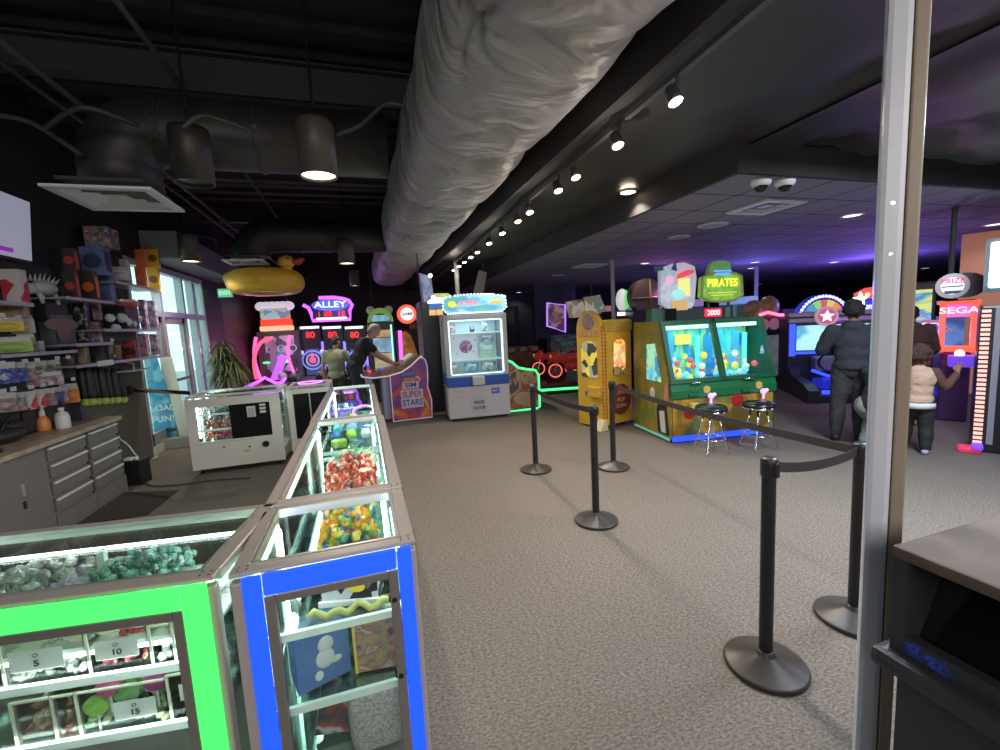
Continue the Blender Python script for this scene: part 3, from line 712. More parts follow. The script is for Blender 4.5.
# blue case content
YB_ = 1.5
o = thing('black_emblem_box', 'black and white box with yellow oval emblem, top shelf of the blue case', 'toy box', (-.12, 1.56, .746), R(-14))
MB().box(-.10, .10, 0, .10, 0, .10, bev=.004).build('carton', multi('bw_print', [(.015, .015, .02), (.5, .52, .55), (.02, .02, .03), (.15, .15, .17)], 22, .4), o)
MB().box(-.105, .105, -.012, 0, 0, .018).build('white_tray', WHT, o)
MB().disc((.03, .06), .02, -.004, -.0005, sx=1.4, sz=.8).build('emblem_oval', mat('emblem_yellow', (.8, .65, .05), .4), o)
o = thing('blue_figure_box', 'light blue toy box with a white figure on its front, in the blue lit case', 'toy box', (-.22, 1.54, .486), R(20))
MB().box(-.09, .09, 0, .12, 0, .205, bev=.004).build('carton', mat('box_blue', (.13, .24, .52), .4, noise=.2, nscale=8), o)
MB().ball((.01, -.002, .145), .030, sc=(.9, .15, 1)).ball((.005, -.002, .095), .036, sc=(.9, .12, 1)).ball((-.02, -.002, .04), .018, sc=(.8, .15, 1)).ball((.04, -.002, .075), .016, sc=(1.3, .15, .8)).build('white_figure', mat('figure_white', (.65, .68, .7), .5), o, smooth=True)
MB().box(-.087, -.085, .03, .09, .05, .12).build('side_label', mat('paper_grey'), o)
MB().prism([(-.03, .205), (-.02, .228), (.02, .228), (.03, .205)], .04, .045).build('hanging_tab', mat('box_blue'), o)
o = thing('comic_box', 'tall picture box with yellow edge and jumbled print, right in the blue lit case', 'toy box', (-.055, 1.54, .486), R(-6))
MB().box(-.065, .11, 0, .08, 0, .235, bev=.003).build('carton', multi('comic_print', [(.10, .10, .12), (.3, .27, .25), (.45, .42, .38), (.40, .12, .08), (.28, .26, .22), (.5, .30, .12), (.18, .22, .35), (.3, .06, .06)], 11, .4, kind='NOISE', stretch=(1, 1, 1.6)), o)
MB().box(-.067, -.058, -.002, .002, 0, .235).build('yellow_edge', mat('yellow_edge', (.75, .55, .12), .5), o)
o = thing('flat_toy_box', 'dark flat toy box leaning on the bottom shelf of the blue lit case', 'toy box', (-.13, 1.50, .305), R(4))
M_ = Euler((R(-18), R(14), 0)).to_matrix().to_4x4()
MB().box(-.14, .15, .01, .05, 0, .17, M=M_, bev=.003).build('carton', multi('dark_print', [(.03, .03, .035), (.06, .06, .07), (.25, .06, .05), (.35, .35, .36), (.04, .04, .05), (.02, .02, .02)], 7, .35, kind='NOISE'), o)
mb = MB().box(-.16, .06, 1.46, 1.60, .225, .47, bev=.05)
o = mb.build('glitter_bag', mat('glitter_fabric', (.50, .48, .50), .5, noise=.45, nscale=120, bump=.8, bscale=14), None, smooth=True); sb_ = o.modifiers.new('soft', 'SUBSURF'); sb_.levels = 2; sb_.render_levels = 2
tag(o, 'pale speckled bag at the bottom of the blue lit case', 'bag')
o = MB().box(-.38, .05, 1.48, 1.90, .297, .304).build('lower_shelf', SHG); tag(o, 'low glass plate under the flat toy box in the blue case', 'shelf')
for z in (.765, .49):
    o = MB().box(.012, .05, 1.425, 1.445, z + .035, z + .06, bev=.004).cyl((.03, 1.425, z + .047), (.03, 1.415, z + .047), .009, n=12).build('door_lock', BLK); o.parent = blue; o.matrix_parent_inverse = Matrix.Translation(-Vector(blue.location)); o['label'] = 'black door lock'
tag(MB().tube([(-.25 + .02 * k, 1.50 + .01 * math.sin(k), .765 + .012 * math.sin(k * 1.7)) for k in range(14)], .012).build('plush_snake', mat('yellowgreen_plush', (.4, .42, .15), .9)), 'yellow-green plush lying across the top shelf of the blue case', 'toy')
# toys in far case
rnd = random.Random(5)
tc_ = [('blue', (.05, .2, .7)), ('lime', (.5, .75, .1)), ('white', (.7, .75, .8)), ('violet', (.45, .1, .7)), ('teal', (.1, .5, .55)), ('sky blue', (.25, .5, .85))]
for k in range(14):
    n_, c_ = tc_[k % 6]; x = -.30 + .13 * (k % 4); y = 4.15 + .30 * (k // 4) + .04 * (k % 2)
    s = rnd.uniform(.035, .05)
    row = ['nearest', 'second', 'third', 'fourth'][k // 4]; cl = ['left', 'second', 'third', 'right'][k % 4]
    o = thing('plush_ball_toy', f'{n_} round toy in the far toy case, {row} row, {cl} place', 'toy', (x, y, .722 + s), 0, 'round toys in the far case')
    MB().ball((0, 0, 0), s).build('body', mat('toy_' + n_.replace(' ', '_'), c_, .5), o, smooth=True)
    MB().ball((-s * .5, 0, s * .85), s * .3).ball((s * .5, 0, s * .85), s * .3).build('ears', mat('toy_' + n_.replace(' ', '_')), o, smooth=True)
o = thing('clear_toy_tub', 'clear tub of lime toys at the near end of the toy case', 'tub', (-.26, 3.93, .722))
MB().box(-.08, .08, -.07, .07, 0, .13, bev=.01).build('tub', glassmat('acrylic'), o); MB().box(-.06, .06, -.05, .05, .005, .07, bev=.02).build('filling', mat('toy_lime'), o)
o = neon('ring_toy', [(-.05 + .10 * math.cos(2 * PI * k / 28), 4.6 + .32 * math.sin(2 * PI * k / 28), .905) for k in range(28)], .008, glow('violet_neon', (.75, .2, 1.0), 2.5), None, True); tag(o, 'glowing violet hoop toy lying in the toy case', 'toy')  # glowing hoop in place of a violet reflection on the glass
for k, z in enumerate((.765, .565, .43)):
    for j, (x0, x1, m, w) in enumerate(((-2.0, -1.85, [PLC, BRC, REDC][k], 'left'), (-1.82, -1.68, [TEC, PKC, MAC][k], 'right'))):
        pile('wrapped_candy', x0, x1, 6.36, 6.60, z if k < 2 else .43, .13, m, f'{["pale", "dark", "mixed"][k] if j == 0 else ["teal", "pink", "magenta"][k]} candy on the {["top", "middle", "bottom"][k]} shelf of the white case, {w} side', n=90, s=.022, seed=60 + k * 2 + j)
tag(box('case_shelf', SHG, None, -2.1, -1.17, 6.33, 6.9, .422, .43), 'lowest glass shelf in the white prize case', 'shelf')
tb = MB().cyl((-.47, .05, .45), (-.47, .05, .85), .012, n=8).cyl((-.44, .1, .45), (-.44, .1, .85), .012, n=8); tb.build('light_tube', TUBE, w1)

# ================================================================== counter and cabinets
CAB = mat('taupe_laminate', (.175, .155, .145), .5, noise=.12, nscale=30)
CABD = mat('dark_reveal', (.03, .028, .027), .6)
XF = -2.75
def drawers(label, y0, y1, n=4, hts=None):
    t = thing('drawer_cabinet', label, 'cabinet', (XF, (y0 + y1) / 2, 0)); w = (y1 - y0) / 2
    box('body', CAB, t, -.38, -.022, -w, w, .0, .835)
    box('plinth', CAB, t, -.03, -.004, -w, w, .0, .19)
    zz = .20; hh = .63 / n
    for k in range(n):
        d = box('drawer', CAB, t, -.022, -.003, -w + .012, w - .035, zz + .02, zz + hh - .005, bev=.003)
        hnd = MB().box(-.003, .016, -w + .02, w - .05, zz + hh - .038, zz + hh - .020, bev=.004).build('handle', mat('handle_pale', (.75, .74, .72), .35, .2), d)
        zz += hh
    box('side_strip', CABD, t, -.022, -.010, w - .03, w - .002, .2, .83)
    return t
drawers('four-drawer cabinet at the far right end of the counter', 5.46, 6.06)
drawers('four-drawer cabinet second from the far end, next to the plain door', 4.84, 5.45)
t = thing('door_cabinet', 'cabinet with one plain tall door between the drawer stacks', 'cabinet', (XF, 4.50, 0))
box('body', CAB, t, -.38, -.022, -.33, .33, 0, .835); d = box('door', CAB, t, -.022, -.002, -.32, .32, .03, .83, bev=.003)
MB().box(-.002, .008, -.02, .01, .50, .60, bev=.003).build('handle', ALU2, d); MB().box(-.002, .006, -.025, .005, .40, .46, bev=.002).build('lock', BLK, d)
drawers('four-drawer cabinet nearest the viewer at the left edge', 3.40, 4.16)
tag(box('wall_stand', CAB, None, XF - .38, XF - .03, 2.6, 3.38, 0, .83), 'plain end cabinet at the left picture edge', 'cabinet')
WOOD = mat('counter_wood', (.47, .36, .27), .45, noise=.3, nscale=7)
tag(MB().prism([(XL + .002, 2.6), (XF + .03, 2.6), (XF + .03, 6.08), (XL + .002, 6.22)], .84, .88, 'z').build('countertop', WOOD), 'pale wood-grain countertop over the drawer cabinets', 'counter')
# bottles and gear on the counter
def ctop(u, v, z=.88): return G(u, v, z)
c = ctop(51, 430)
t = thing('spray_bottle', 'orange spray bottle with white trigger head on the counter', 'bottle', (c.x - .05, c.y, .88))
MB().lathe([(0, 0), (.052, 0), (.055, .02), (.052, .10), (.03, .14), (.022, .15), (0, .15)]).build('bottle_body', mat('orange_liquid', (.75, .28, .08), .3), t, smooth=True)
MB().lathe([(.024, .15), (.022, .20), (.016, .22), (.018, .27), (0, .275)]).box(-.06, .02, -.014, .014, .235, .275, bev=.006).prism([(-.05, .235), (-.04, .235), (-.055, .19), (-.062, .19)], -.008, .008).build('trigger_head', mat('cream_plastic', (.7, .66, .56), .5), t)
c = ctop(69, 428)
t = thing('white_jug', 'small white plastic jug on the counter beside the orange spray bottle', 'bottle', (c.x - .04, c.y, .88))
MB().lathe([(0, 0), (.055, 0), (.058, .02), (.058, .12), (.045, .16), (.02, .175), (.02, .19), (0, .19)]).build('jug_body', mat('milky_plastic', (.68, .66, .66), .4), t, smooth=True)
MB().cyl((0, 0, .19), (0, 0, .215), .024).build('cap', WHT, t)
c = ctop(14, 437)
t = thing('black_bag', 'black bag slumped on the counter at the left edge', 'bag', (c.x + .10, c.y - .30, .88))
o = MB().ball((0, 0, .07), .16, sc=(.8, 1.3, .5)).ball((.02, .1, .13), .1, sc=(.8, 1.2, .6)).build('pouch', mat('black_nylon', (.02, .018, .018), .5, bump=.4, bscale=20), t, smooth=True)
MB().tube([(.05, -.1, .1), (.06, .02, .23), (.03, .22, .24), (.0, .27, .12)], .009).build('strap', BLK, t)
c = ctop(12, 452)
t = thing('phone', 'dark phone-sized device lying at the counter edge', 'device', (c.x - .1, c.y - .05, .881), R(20))
MB().box(-.05, .05, -.1, .1, 0, .03, bev=.01).build('case', BLK, t); MB().box(-.04, .04, -.08, .08, .03, .032).build('screen', mat('dark_lens'), t)
# black box, outlet, cable, mat
t = thing('black_bin', 'small black box with white plugs on top, standing by the cabinet end', 'box', (-2.78, 6.30, 0), R(-8))
MB().box(-.10, .12, -.08, .12, .0, .30, bev=.012).build('body', mat('black_box', (.008, .008, .009), .5), t); MB().box(-.08, .02, -.05, .05, .30, .325, bev=.005).cyl((.05, .0, .30), (.05, 0, .33), .02).build('plug', WHT, t)
t = thing('wall_outlet', 'white outlet with plugs on the brown wall above the black box', 'outlet', (XL + .07, 6.22, .55))
box('plate', WHT, t, -.005, .01, -.04, .04, -.06, .06); box('adapter', WHT, t, .01, .06, -.03, .03, -.005, .05, bev=.005)
def gl(u, v, z=.012): return G(u, v, z)
flex('power_cord', [PX(118, 438, XL + .14), PX(128, 445, XL + .16), PX(137, 456, XL + .22), gl(146, 461), gl(158, 456)], 'white power cord drooping from the wall outlet', .008).data.materials[0] = WHT
flex('power_cord', [gl(144, 482), gl(155, 486), gl(185, 484), gl(215, 480), gl(250, 478)], 'dark power cord lying on the floor beneath the white case', .008)
p = [G(72, 527), G(148, 515), G(178, 491), G(112, 494)]
tag(MB().prism([(q.x, q.y) for q in p], .001, .012, 'z').build('floor_mat', mat('black_mat', (.022, .018, .016), .9, bump=.3, bscale=80)), 'dark rubber mat on the carpet in front of the drawers', 'mat')

# ================================================================== prize wall
SL = mat('slatwall', (.03, .028, .033), .6)
sw = MB().box(XL + .003, XL + .02, 2.0, 6.02, .9, 2.55)
for k in range(16): sw.box(XL + .02, XL + .026, 2.0, 6.02, .95 + k * .1, 1.03 + k * .1)
tag(sw.build('slatwall', SL), 'dark grooved display board on the left wall carrying hanging toys', 'display board')
tag(MB().box(XL + .003, XL + .10, 6.0, 6.06, .88, 2.35).build('slatwall_end', mat('navy_edge', (.035, .035, .06), .5)), 'narrow navy end panel of the hanging-toy wall', 'panel')
SHM = mat('shelf_lilac', (.33, .30, .36), .3, .2)
def yz(u, v, x): p = PX(u, v, x); return p.y, p.z
def shelf(u0, v0, u1, v1, label, xf=-2.82, m=SHM, lip=.02):
    ya, za = yz(u0, v0, xf); yb, zb = yz(u1, v1, xf); z = (za + zb) / 2
    t = thing('display_shelf', label, 'shelf', (0, 0, z))
    box('board', m, t, XL + (.06 if ya > 6.05 else .02), xf, ya, yb, -.018, 0)
    box('price_rail', mat('rail_lilac', (.42, .38, .46), .3), t, xf, xf + .012, ya, yb, -.028, .004)
    return z, ya, yb
S1 = shelf(66, 299, 113, 300, 'upper wall shelf carrying the red and blue boxed toys', -2.80)
S0 = shelf(116, 281, 160, 290, 'short high shelf of orange and yellow boxes near the entrance', -2.80)
S2 = shelf(104, 331, 160, 328, 'wall shelf under the black and white cartoon box', -2.80)
S3 = shelf(76, 343, 112, 343, 'small wall shelf left of the cartoon box shelf', -2.82)
S4 = shelf(76, 364, 166, 356, 'lowest long wall shelf above the hanging bats', -2.80)
S5 = shelf(0, 303, 32, 302, 'shelf under the white gift boxes at the left edge', -2.85)
S6 = shelf(0, 355, 76, 350, 'dark shelf rail under the framed picture at left', -2.95)
box('sign_strip', WHT, None, -2.79, -2.785, PX(97, 362, -2.79).y, PX(113, 362, -2.79).y, PX(97, 364, -2.79).z - .03, PX(97, 364, -2.79).z + .03); tag(COL.objects[-1], 'white price strip under the lowest long wall shelf', 'sign')
gcount = {}
def prod(u0, v0, u1, v1, kind, m, label, xb=XL + .08, xf=-2.84, zbase=None, cat=None, front=None, group=None):
    """boxed or bagged prize standing between two sight lines, given depth from the wall"""
    um = (v0 + v1) / 2
    for _ in range(12):
        ya = PX(u0, um, xb).y; yb = PX(u1, um, xf).y
        if yb > ya + .05: break
        xf -= (xf - xb) * .2
    yb = max(yb, ya + .05)
    zt = PX((u0 + u1) / 2, v0, (xb + xf) / 2).z; zb = zbase if zbase is not None else PX((u0 + u1) / 2, v1, (xb + xf) / 2).z
    if zt < zb + .04: zt = zb + .04
    yc = (ya + yb) / 2; xc = (xb + xf) / 2; hx = (xf - xb) / 2; hy = (yb - ya) / 2; h = zt - zb
    t = thing(kind, label, cat or 'toy', (xc, yc, zb), 0, group)
    if kind == 'bagged_toy':
        cc = PX((u0 + u1) / 2, um, (xb + xf) / 2 + .03); dist = math.hypot(cc.x, cc.y); hy = .03; hx = (u1 - u0) * 1.2 * dist / 440 / 2 * .95; t.location = (cc.x, cc.y, zb); t.rotation_euler.z = math.atan2(cc.y, cc.x) - PI / 2
    if kind in ('toy_box', 'gift_box', 'boxed_toy'):
        MB().box(-hx, hx, -hy, hy, 0, h, bev=.004).build('carton', m, t)
        if front: 
            MB().disc((0, h * .5), min(hx, h / 2) * .75, -hy - .004, -hy - .0005).build('printed_disc', front, t)
            box('printed_window', front, t, hx, hx + .002, -hy * .7, hy * .7, h * .15, h * .85)
    elif kind == 'bagged_toy':
        mb = MB()
        mb.box(-hx, hx, -hy * .6, hy * .6, 0, h * .84, bev=min(hx, hy) * .5); mb.ball((0, -hy * .4, h * .36), 1, sc=(hx * .8, hy * .9, h * .28))
        mb.build('toy_bag', m, t)
        box('header_card', front or mat('paper_grey'), t, -hx * .9, hx * .9, -hy * .62, -hy * .62 + .003, h * .72, h)
        MB().cyl((0, -hy, h * .93), (0, .10, h * .93), .004, n=6).build('peg_hook', CHR, t)
    return t
def C_(n, c, **k): return mat('prize_' + n, c, .45, **k)
prints = {'redwhite': multi('p_redwhite', [(.55, .05, .06), (.65, .6, .58), (.5, .04, .05), (.6, .5, .48)], 9, .4),
 'dark': multi('p_dark', [(.03, .03, .035), (.10, .09, .09), (.05, .04, .04), (.22, .18, .16)], 14, .4),
 'kraft': multi('p_kraft', [(.35, .24, .15), (.4, .3, .2), (.28, .18, .1), (.42, .32, .24)], 12, .5),
 'rose': multi('p_rose', [(.38, .22, .24), (.25, .2, .2), (.45, .35, .35), (.2, .12, .13)], 22, .4),
 'multi': multi('p_multi', [(.4, .3, .25), (.2, .25, .35), (.45, .15, .15), (.5, .48, .45), (.15, .12, .12)], 26, .4),
 'blue': multi('p_blue', [(.04, .07, .35), (.1, .15, .5), (.4, .42, .5), (.03, .04, .2)], 26, .3),
 'grey': multi('p_grey', [(.3, .3, .3), (.18, .17, .17), (.4, .4, .38), (.1, .1, .1)], 24, .3),
 'pinkpack': multi('p_pink', [(.45, .28, .32), (.35, .2, .25), (.5, .4, .42), (.25, .12, .2)], 24, .4),
 'violetbox': multi('p_violet', [(.28, .2, .28), (.4, .3, .36), (.15, .1, .18), (.45, .4, .45)], 20, .4)}
ORG = C_('orange', (.75, .16, .04)); REDD = C_('red_disc', (.55, .06, .04)); BLU = mat('prize_bluebox', (.14, .2, .42), .4, noise=.35, nscale=10)
z1_ = S1[0]; z0_ = S0[0]; z2_ = S2[0]; z3_ = S3[0]; z4_ = S4[0]
B_ = -2.83
# upper shelf stack
prod(63, 272, 80, 299, 'toy_box', C_('dkbox', (.05, .04, .045)), 'dark box with red disc, lower left on the upper wall shelf', front=REDD, zbase=z1_ + .001)
prod(80, 272, 99, 299, 'toy_box', C_('dkbox2', (.06, .045, .045)), 'dark box with brighter red disc, lower middle on the upper wall shelf', front=ORG, zbase=z1_ + .001)
prod(99, 275, 115, 299, 'toy_box', BLU, 'blue lavender box, lower right on the upper wall shelf', zbase=z1_ + .001)
zz = PX(80, 273, -2.98).z
prod(62, 249, 79, 272, 'toy_box', C_('dkbox', (.05, .04, .045)), 'dark box with red disc stacked upper left on the shelf', front=REDD, zbase=zz)
prod(80, 248, 111, 273, 'toy_box', BLU, 'wide blue box with dark figures stacked above the red disc boxes', front=mat('navy_print', (.04, .04, .12), .5), zbase=zz + .002)
prod(84, 229, 119, 247, 'toy_box', prints['multi'], 'pale mixed print box topmost on the stacked toys', zbase=PX(95, 247, -2.98).z + .01)
prod(120, 260, 131, 281, 'toy_box', C_('white', (.55, .56, .6)), 'white box at the left of the high shelf', zbase=z0_ + .001)
prod(114, 268, 124, 281, 'bagged_toy', C_('whiteplush', (.6, .6, .6)), 'small white plush on the high shelf beside the white box')
for k, (u, w) in enumerate(((135, 'left'), (147, 'right'))):
    for j, v in enumerate((250, 267)):
        prod(u, v, u + (12 if k == 0 else 13), v + 17, 'boxed_toy', ORG if k == 0 else C_('yellow', (.80, .42, .03)), f'{["orange", "yellow"][k]} boxed toy on the high shelf, {["upper", "lower"][j]} one', front=C_('orangedisc', (.8, .2, .06)) if k == 0 else C_('darkspot', (.25, .1, .03)), zbase=(z0_ + .001) if j else None)
# middle shelf
prod(76, 303, 91, 342, 'toy_box', multi('p_dots', [(.03, .03, .035), (.03, .03, .03), (.3, .28, .28), (.05, .05, .05)], 26, .3), 'tall black box with pale badge dots on the small wall shelf', zbase=z3_ + .001)
prod(92, 303, 102, 320, 'toy_box', prints['pinkpack'], 'upper pinkish small box beside the dotted box'); prod(92, 322, 102, 342, 'toy_box', prints['pinkpack'], 'lower pinkish small box beside the dotted box', zbase=z3_ + .001)
t = prod(104, 307, 139, 330, 'toy_box', C_('blackbox', (.02, .02, .022)), 'large black box with white cartoon shapes on the middle shelf', zbase=z2_ + .001)
t = prod(114, 300, 130, 308, 'bagged_toy', REDD, 'red and white soft toy lying on the black cartoon box')
for k, (u, v, s) in enumerate(((110, 318, .05), (122, 318, .06), (127, 322, .055), (133, 324, .045), (138, 319, .045), (116, 328, .05))):
    p = PX(u, v, -2.86)
    o = thing('white_plush', f'small white round plush in the cartoon box cluster, {words[k]} from the left', 'toy', p, 0); MB().ball((0, 0, 0), s).ball((0, -s * .6, s * .5), s * .5).build('body', C_('whiteplush', (.6, .6, .6)), o, smooth=True)
prod(139, 300, 148, 328, 'toy_box', prints['violetbox'], 'left violet box at the far end of the middle shelf', zbase=z2_ + .001)
prod(148, 301, 158, 328, 'toy_box', prints['violetbox'], 'right violet box at the far end of the middle shelf', zbase=z2_ + .001)
# lowest shelf
prod(77, 347, 90, 362, 'toy_box', prints['kraft'], 'tan box, leftmost on the lowest long shelf', zbase=z4_ + .001)
prod(90, 345, 114, 362, 'toy_box', prints['dark'], 'dark patterned flat box on the lowest long shelf', zbase=z4_ + .001)
prod(114, 345, 122, 361, 'toy_box', prints['kraft'], 'small tan box right of the dark patterned one', zbase=z4_ + .001)
prod(122, 341, 139, 360, 'toy_box', multi('p_redblack', [(.05, .03, .03), (.5, .05, .04), (.04, .03, .03), (.3, .04, .03)], 22, .4), 'black box with red print on the lowest long shelf', zbase=z4_ + .001)
prod(139, 334, 150, 359, 'toy_box', prints['pinkpack'], 'pink pack standing right of the red print box', zbase=z4_ + .001)
prod(150, 334, 160, 358, 'toy_box', prints['violetbox'], 'pink and violet pack, far right on the lowest long shelf', zbase=z4_ + .001)
p = PX(128, 372, -2.9); q = PX(151, 371, -2.85)
t = thing('wire_tray', 'small white wire tray below the lowest shelf', 'tray', (-2.95, p.y, p.z)); box('tray_bottom', WHT, t, -.1, .12, 0, q.y - p.y, 0, .015); MB().tube([(.12, 0, .015), (.12, 0, .10), (-.1, 0, .16)], .006).build('side_wire', WHT, t)
# left rows
prod(0, 270, 28, 297, 'gift_box', prints['redwhite'], 'white gift boxes printed in red under the screen', xb=XL + .03, xf=-2.9, zbase=S5[0] + .001)
p = PX(30, 300, -3.0)
t = thing('spiky_toy', 'white spiky dinosaur-like toy on a stand left of the boxes', 'toy', (XL + .12, PX(44, 290, XL + .12).y, PX(44, 300, XL + .12).z))
mb = MB().ball((0, 0, .12), .11, sc=(.7, 1.6, .7)).ball((0, -.2, .10), .07, sc=(.7, 1.2, .8))
for k in range(7): mb.cyl((0, -.18 + k * .06, .18), (.02, -.2 + k * .075, .27 - .01 * abs(k - 3)), .018, .002, n=6)
for yy in (-.12, .12): mb.cyl((0.02, yy, .07), (.04, yy, -.04), .025, .015, n=8)
mb.build('body', C_('bonewhite', (.50, .5, .44)), t, smooth=True)
tag(MB().box(XL + .03, XL + .12, PX(48, 300, XL + .1).y - .1, PX(60, 300, XL + .1).y, PX(48, 322, XL + .1).z, PX(48, 302, XL + .1).z).build('dark_carton', C_('blackbox', (.02, .02, .022))), 'plain black carton under the white spiky toy', 'box')
prod(0, 306, 30, 318, 'toy_box', prints['kraft'], 'long tan box under the gift boxes at the left edge', xb=XL + .03, xf=-2.95)
rows = [
 (0, 318, 14, 332, 'yellow', (.6, .45, .05)), (16, 316, 27, 334, 'cream', (.45, .38, .32)), (2, 337, 20, 353, 'lime', (.3, .45, .1)), (22, 334, 30, 346, 'tan', (.35, .22, .15)),
 (0, 362, 10, 384, 'p:blue', 0), (10, 362, 20, 383, 'p:blue', 1), (20, 363, 30, 381, 'p:rose', 0), (32, 361, 42, 378, 'p:grey', 0), (42, 360, 54, 376, 'p:grey', 1), (34, 372, 52, 386, 'p:pinkpack', 0),
 (2, 392, 11, 412, 'p:rose', 1), (11, 392, 20, 411, 'p:multi', 0), (20, 391, 30, 410, 'p:redwhite', 0), (30, 391, 40, 408, 'p:redwhite', 1), (40, 388, 50, 406, 'p:rose', 2), (50, 387, 58, 403, 'p:blue', 2), (57, 386, 64, 402, 'p:pinkpack', 1), (65, 383, 74, 403, 'orange', (.6, .2, .03))]
ordn = words
names = {'p:blue': 'blue and silver', 'p:rose': 'dusky rose', 'p:grey': 'grey', 'p:pinkpack': 'pale pink', 'p:multi': 'many-coloured', 'p:redwhite': 'red and white'}
for (u0, v0, u1, v1, c, k) in rows:
    lev = 'top peg row' if v0 < 333 and v0 < 320 else 'second peg row' if v0 < 350 else 'third peg row' if v0 < 380 else 'lowest peg row'
    nm = names.get(c, c); m = prints[c[2:]] if c.startswith('p:') else C_(c + 'toy', k)
    pl = {0: '', 1: ', second of its colour', 2: ', rightmost of its colour'}[k] if isinstance(k, int) else ''
    prod(u0, v0, u1, v1, 'bagged_toy', m, f'{nm} bagged toy hanging in the {lev}{pl}', xb=XL + .03, xf=-2.90)
o = prod(39, 315, 75, 348, 'toy_box', mat('dark_poster', (.085, .10, .10), .4), 'wide dark picture box with faint reddish figure on the left wall', xb=XL + .03, xf=-3.0)
hh = .3
MB().ball((.076, -.05, .24), 1, sc=(.003, .28, .07)).ball((.076, -.05, .14), 1, sc=(.003, .1, .09)).build('printed_figure', mat('rose_print', (.22, .13, .12), .6), o)
prod(27, 341, 45, 352, 'toy_box', C_('whitecard', (.45, .42, .43)), 'plain pale box below the dark picture box', xb=XL + .03, xf=-3.0)
prod(56, 357, 75, 378, 'toy_box', prints['dark'], 'dark box with small pale picture, end of the third peg row', xb=XL + .03, xf=-3.0)
# peg price tags
rnd = random.Random(2)
tagw = ['far left above the yellow toy', 'above the cream toy', 'far left above the blue bag', 'above the dusky rose bag of the third row', 'above the first grey bag', 'left above the dark small-picture box', 'right above the dark small-picture box', 'far left of the lowest row', 'second of the lowest row', 'above the red and white bag', 'above the middle of the lowest row', 'above the lowest blue bag', 'above the lowest pale pink bag', 'above the orange bag', 'on the shelf by the spiky toy', 'below the gift boxes', 'under the gift boxes at the left', 'under the black cartoon box', 'above the dark patterned box']
tagpos = [(2, 315), (18, 317), (2, 363), (25, 361), (37, 360), (57, 358), (68, 357), (3, 391), (13, 389), (31, 387), (43, 385), (51, 383), (60, 381), (73, 379), (42, 297), (24, 304), (10, 302), (112, 340), (114, 356)]
for kt, (u, v) in enumerate(tagpos):
    p = PX(u, v, -2.93)
    tag(MB().box(p.x, p.x + .003, p.y - .035, p.y + .035, p.z - .018, p.z + .018).build('price_tag', mat('tag_white', (.6, .6, .62), .5)), f'small white price tag, {tagw[kt]}', 'price tag', 'white price tags on the prize wall')
# hanging bats with tennis-ball ends
for k in range(7):
    u = 86 + k * 6.3
    p = PX(u, 402 - k * .4, XL + .13 + .05 * (k % 2))
    t = thing('toy_bat', f'black hanging toy bat with a yellow-green ball tip, {words[k]} from the left', 'toy', (p.x, p.y, p.z), 0, 'ball-tipped bats hanging under the long shelf')
    MB().lathe([(0, .03), (.04, .04), (.045, .1), (.04, .32), (.02, .40), (0, .40)], n=14).build('bat_sleeve', mat('black_nylon'), t, smooth=True)
    MB().ball((0, 0, 0), .047).build('ball_tip', mat('tennis_yellow', (.42, .46, .10), .8), t, smooth=True)
# wall screen
t = thing('wall_screen', 'large pale wall-mounted screen with purple stripe at the upper left', 'screen', (-3.0, 0, 0))
pa = PX(34, 204, -3.0); pb = PX(29, 263, -3.0)
yb2 = (pa.y + pb.y) / 2; 
M_ = Matrix.Translation((0, yb2, (pa.z + pb.z) / 2)) @ Matrix.Rotation(R(6), 4, 'Y')
hz = (pa.z - pb.z) / 2
MB().box(-.06, 0, -1.5, 0, -hz, hz, M=M_, bev=.01).build('bezel', BLK, t)
MB().box(.0, .004, -1.48, -.015, -hz + .03, hz - .015, M=M_).build('display', mat('screen_lilac', (.30, .30, .40), .3, 0, .6), t)
MB().box(.0045, .006, -1.2, -.26, -hz + .07, -hz + .11, M=M_).build('purple_stripe', mat('stripe_purple', (.25, .02, .35), .4, 0, .6), t)
MB().box(-.13, -.06, -1.0, -.6, -.1, .1, M=M_).build('wall_bracket', BLK, t)
# poster stand and leaning boards near the entrance
def quad_board(name, label, cat, P, th, m):
    """board from four 3-D corners"""
    mb = MB(); P = [Vector(p) for p in P]; n = (P[1] - P[0]).cross(P[3] - P[0]).normalized() * th
    A = [mb.bm.verts.new(p) for p in P]; B = [mb.bm.verts.new(p - n) for p in P]
    mb.bm.faces.new(A); mb.bm.faces.new(B[::-1])
    for i in range(4): mb.bm.faces.new((A[i], B[i], B[(i + 1) % 4], A[(i + 1) % 4]))
    bmesh.ops.recalc_face_normals(mb.bm, faces=mb.bm.faces)
    return tag(mb.build(name, m), label, cat)
Yp = 8.35
px = lambda u, v, y=Yp: PY(u, v, y)
t = thing('banner_stand', 'light blue upright poster with white words, behind the brown wall', 'poster', (px(170, 436).x, Yp, 0))
ox = t.location.x
xl = px(150, 400).x - ox; xr = px(183, 436).x - ox; zt = px(165, 352).z; zb = px(170, 437).z
bpn = MB().prism([(xl, zb), (xr, zb), (xr - .22, zt), (xl, zt)], -.01, .01).build('printed_panel', multi('poster_blue', [(.05, .32, .5), (.08, .42, .58), (.04, .25, .42), (.25, .55, .62)], 3, .5, kind='NOISE'), t)
wt = mat('poster_white', (.75, .78, .78), .5)
for s_, v_, sz in (('LOAD', 408, .13), ('UP FOR', 413, .04), ('FUN!', 419, .14)):
    text('poster_word', s_, sz, (px(164, v_).x - ox, -.014, px(164, v_).z), wt if s_ != 'UP FOR' else mat('poster_pink', (.7, .25, .3), .5), bpn)
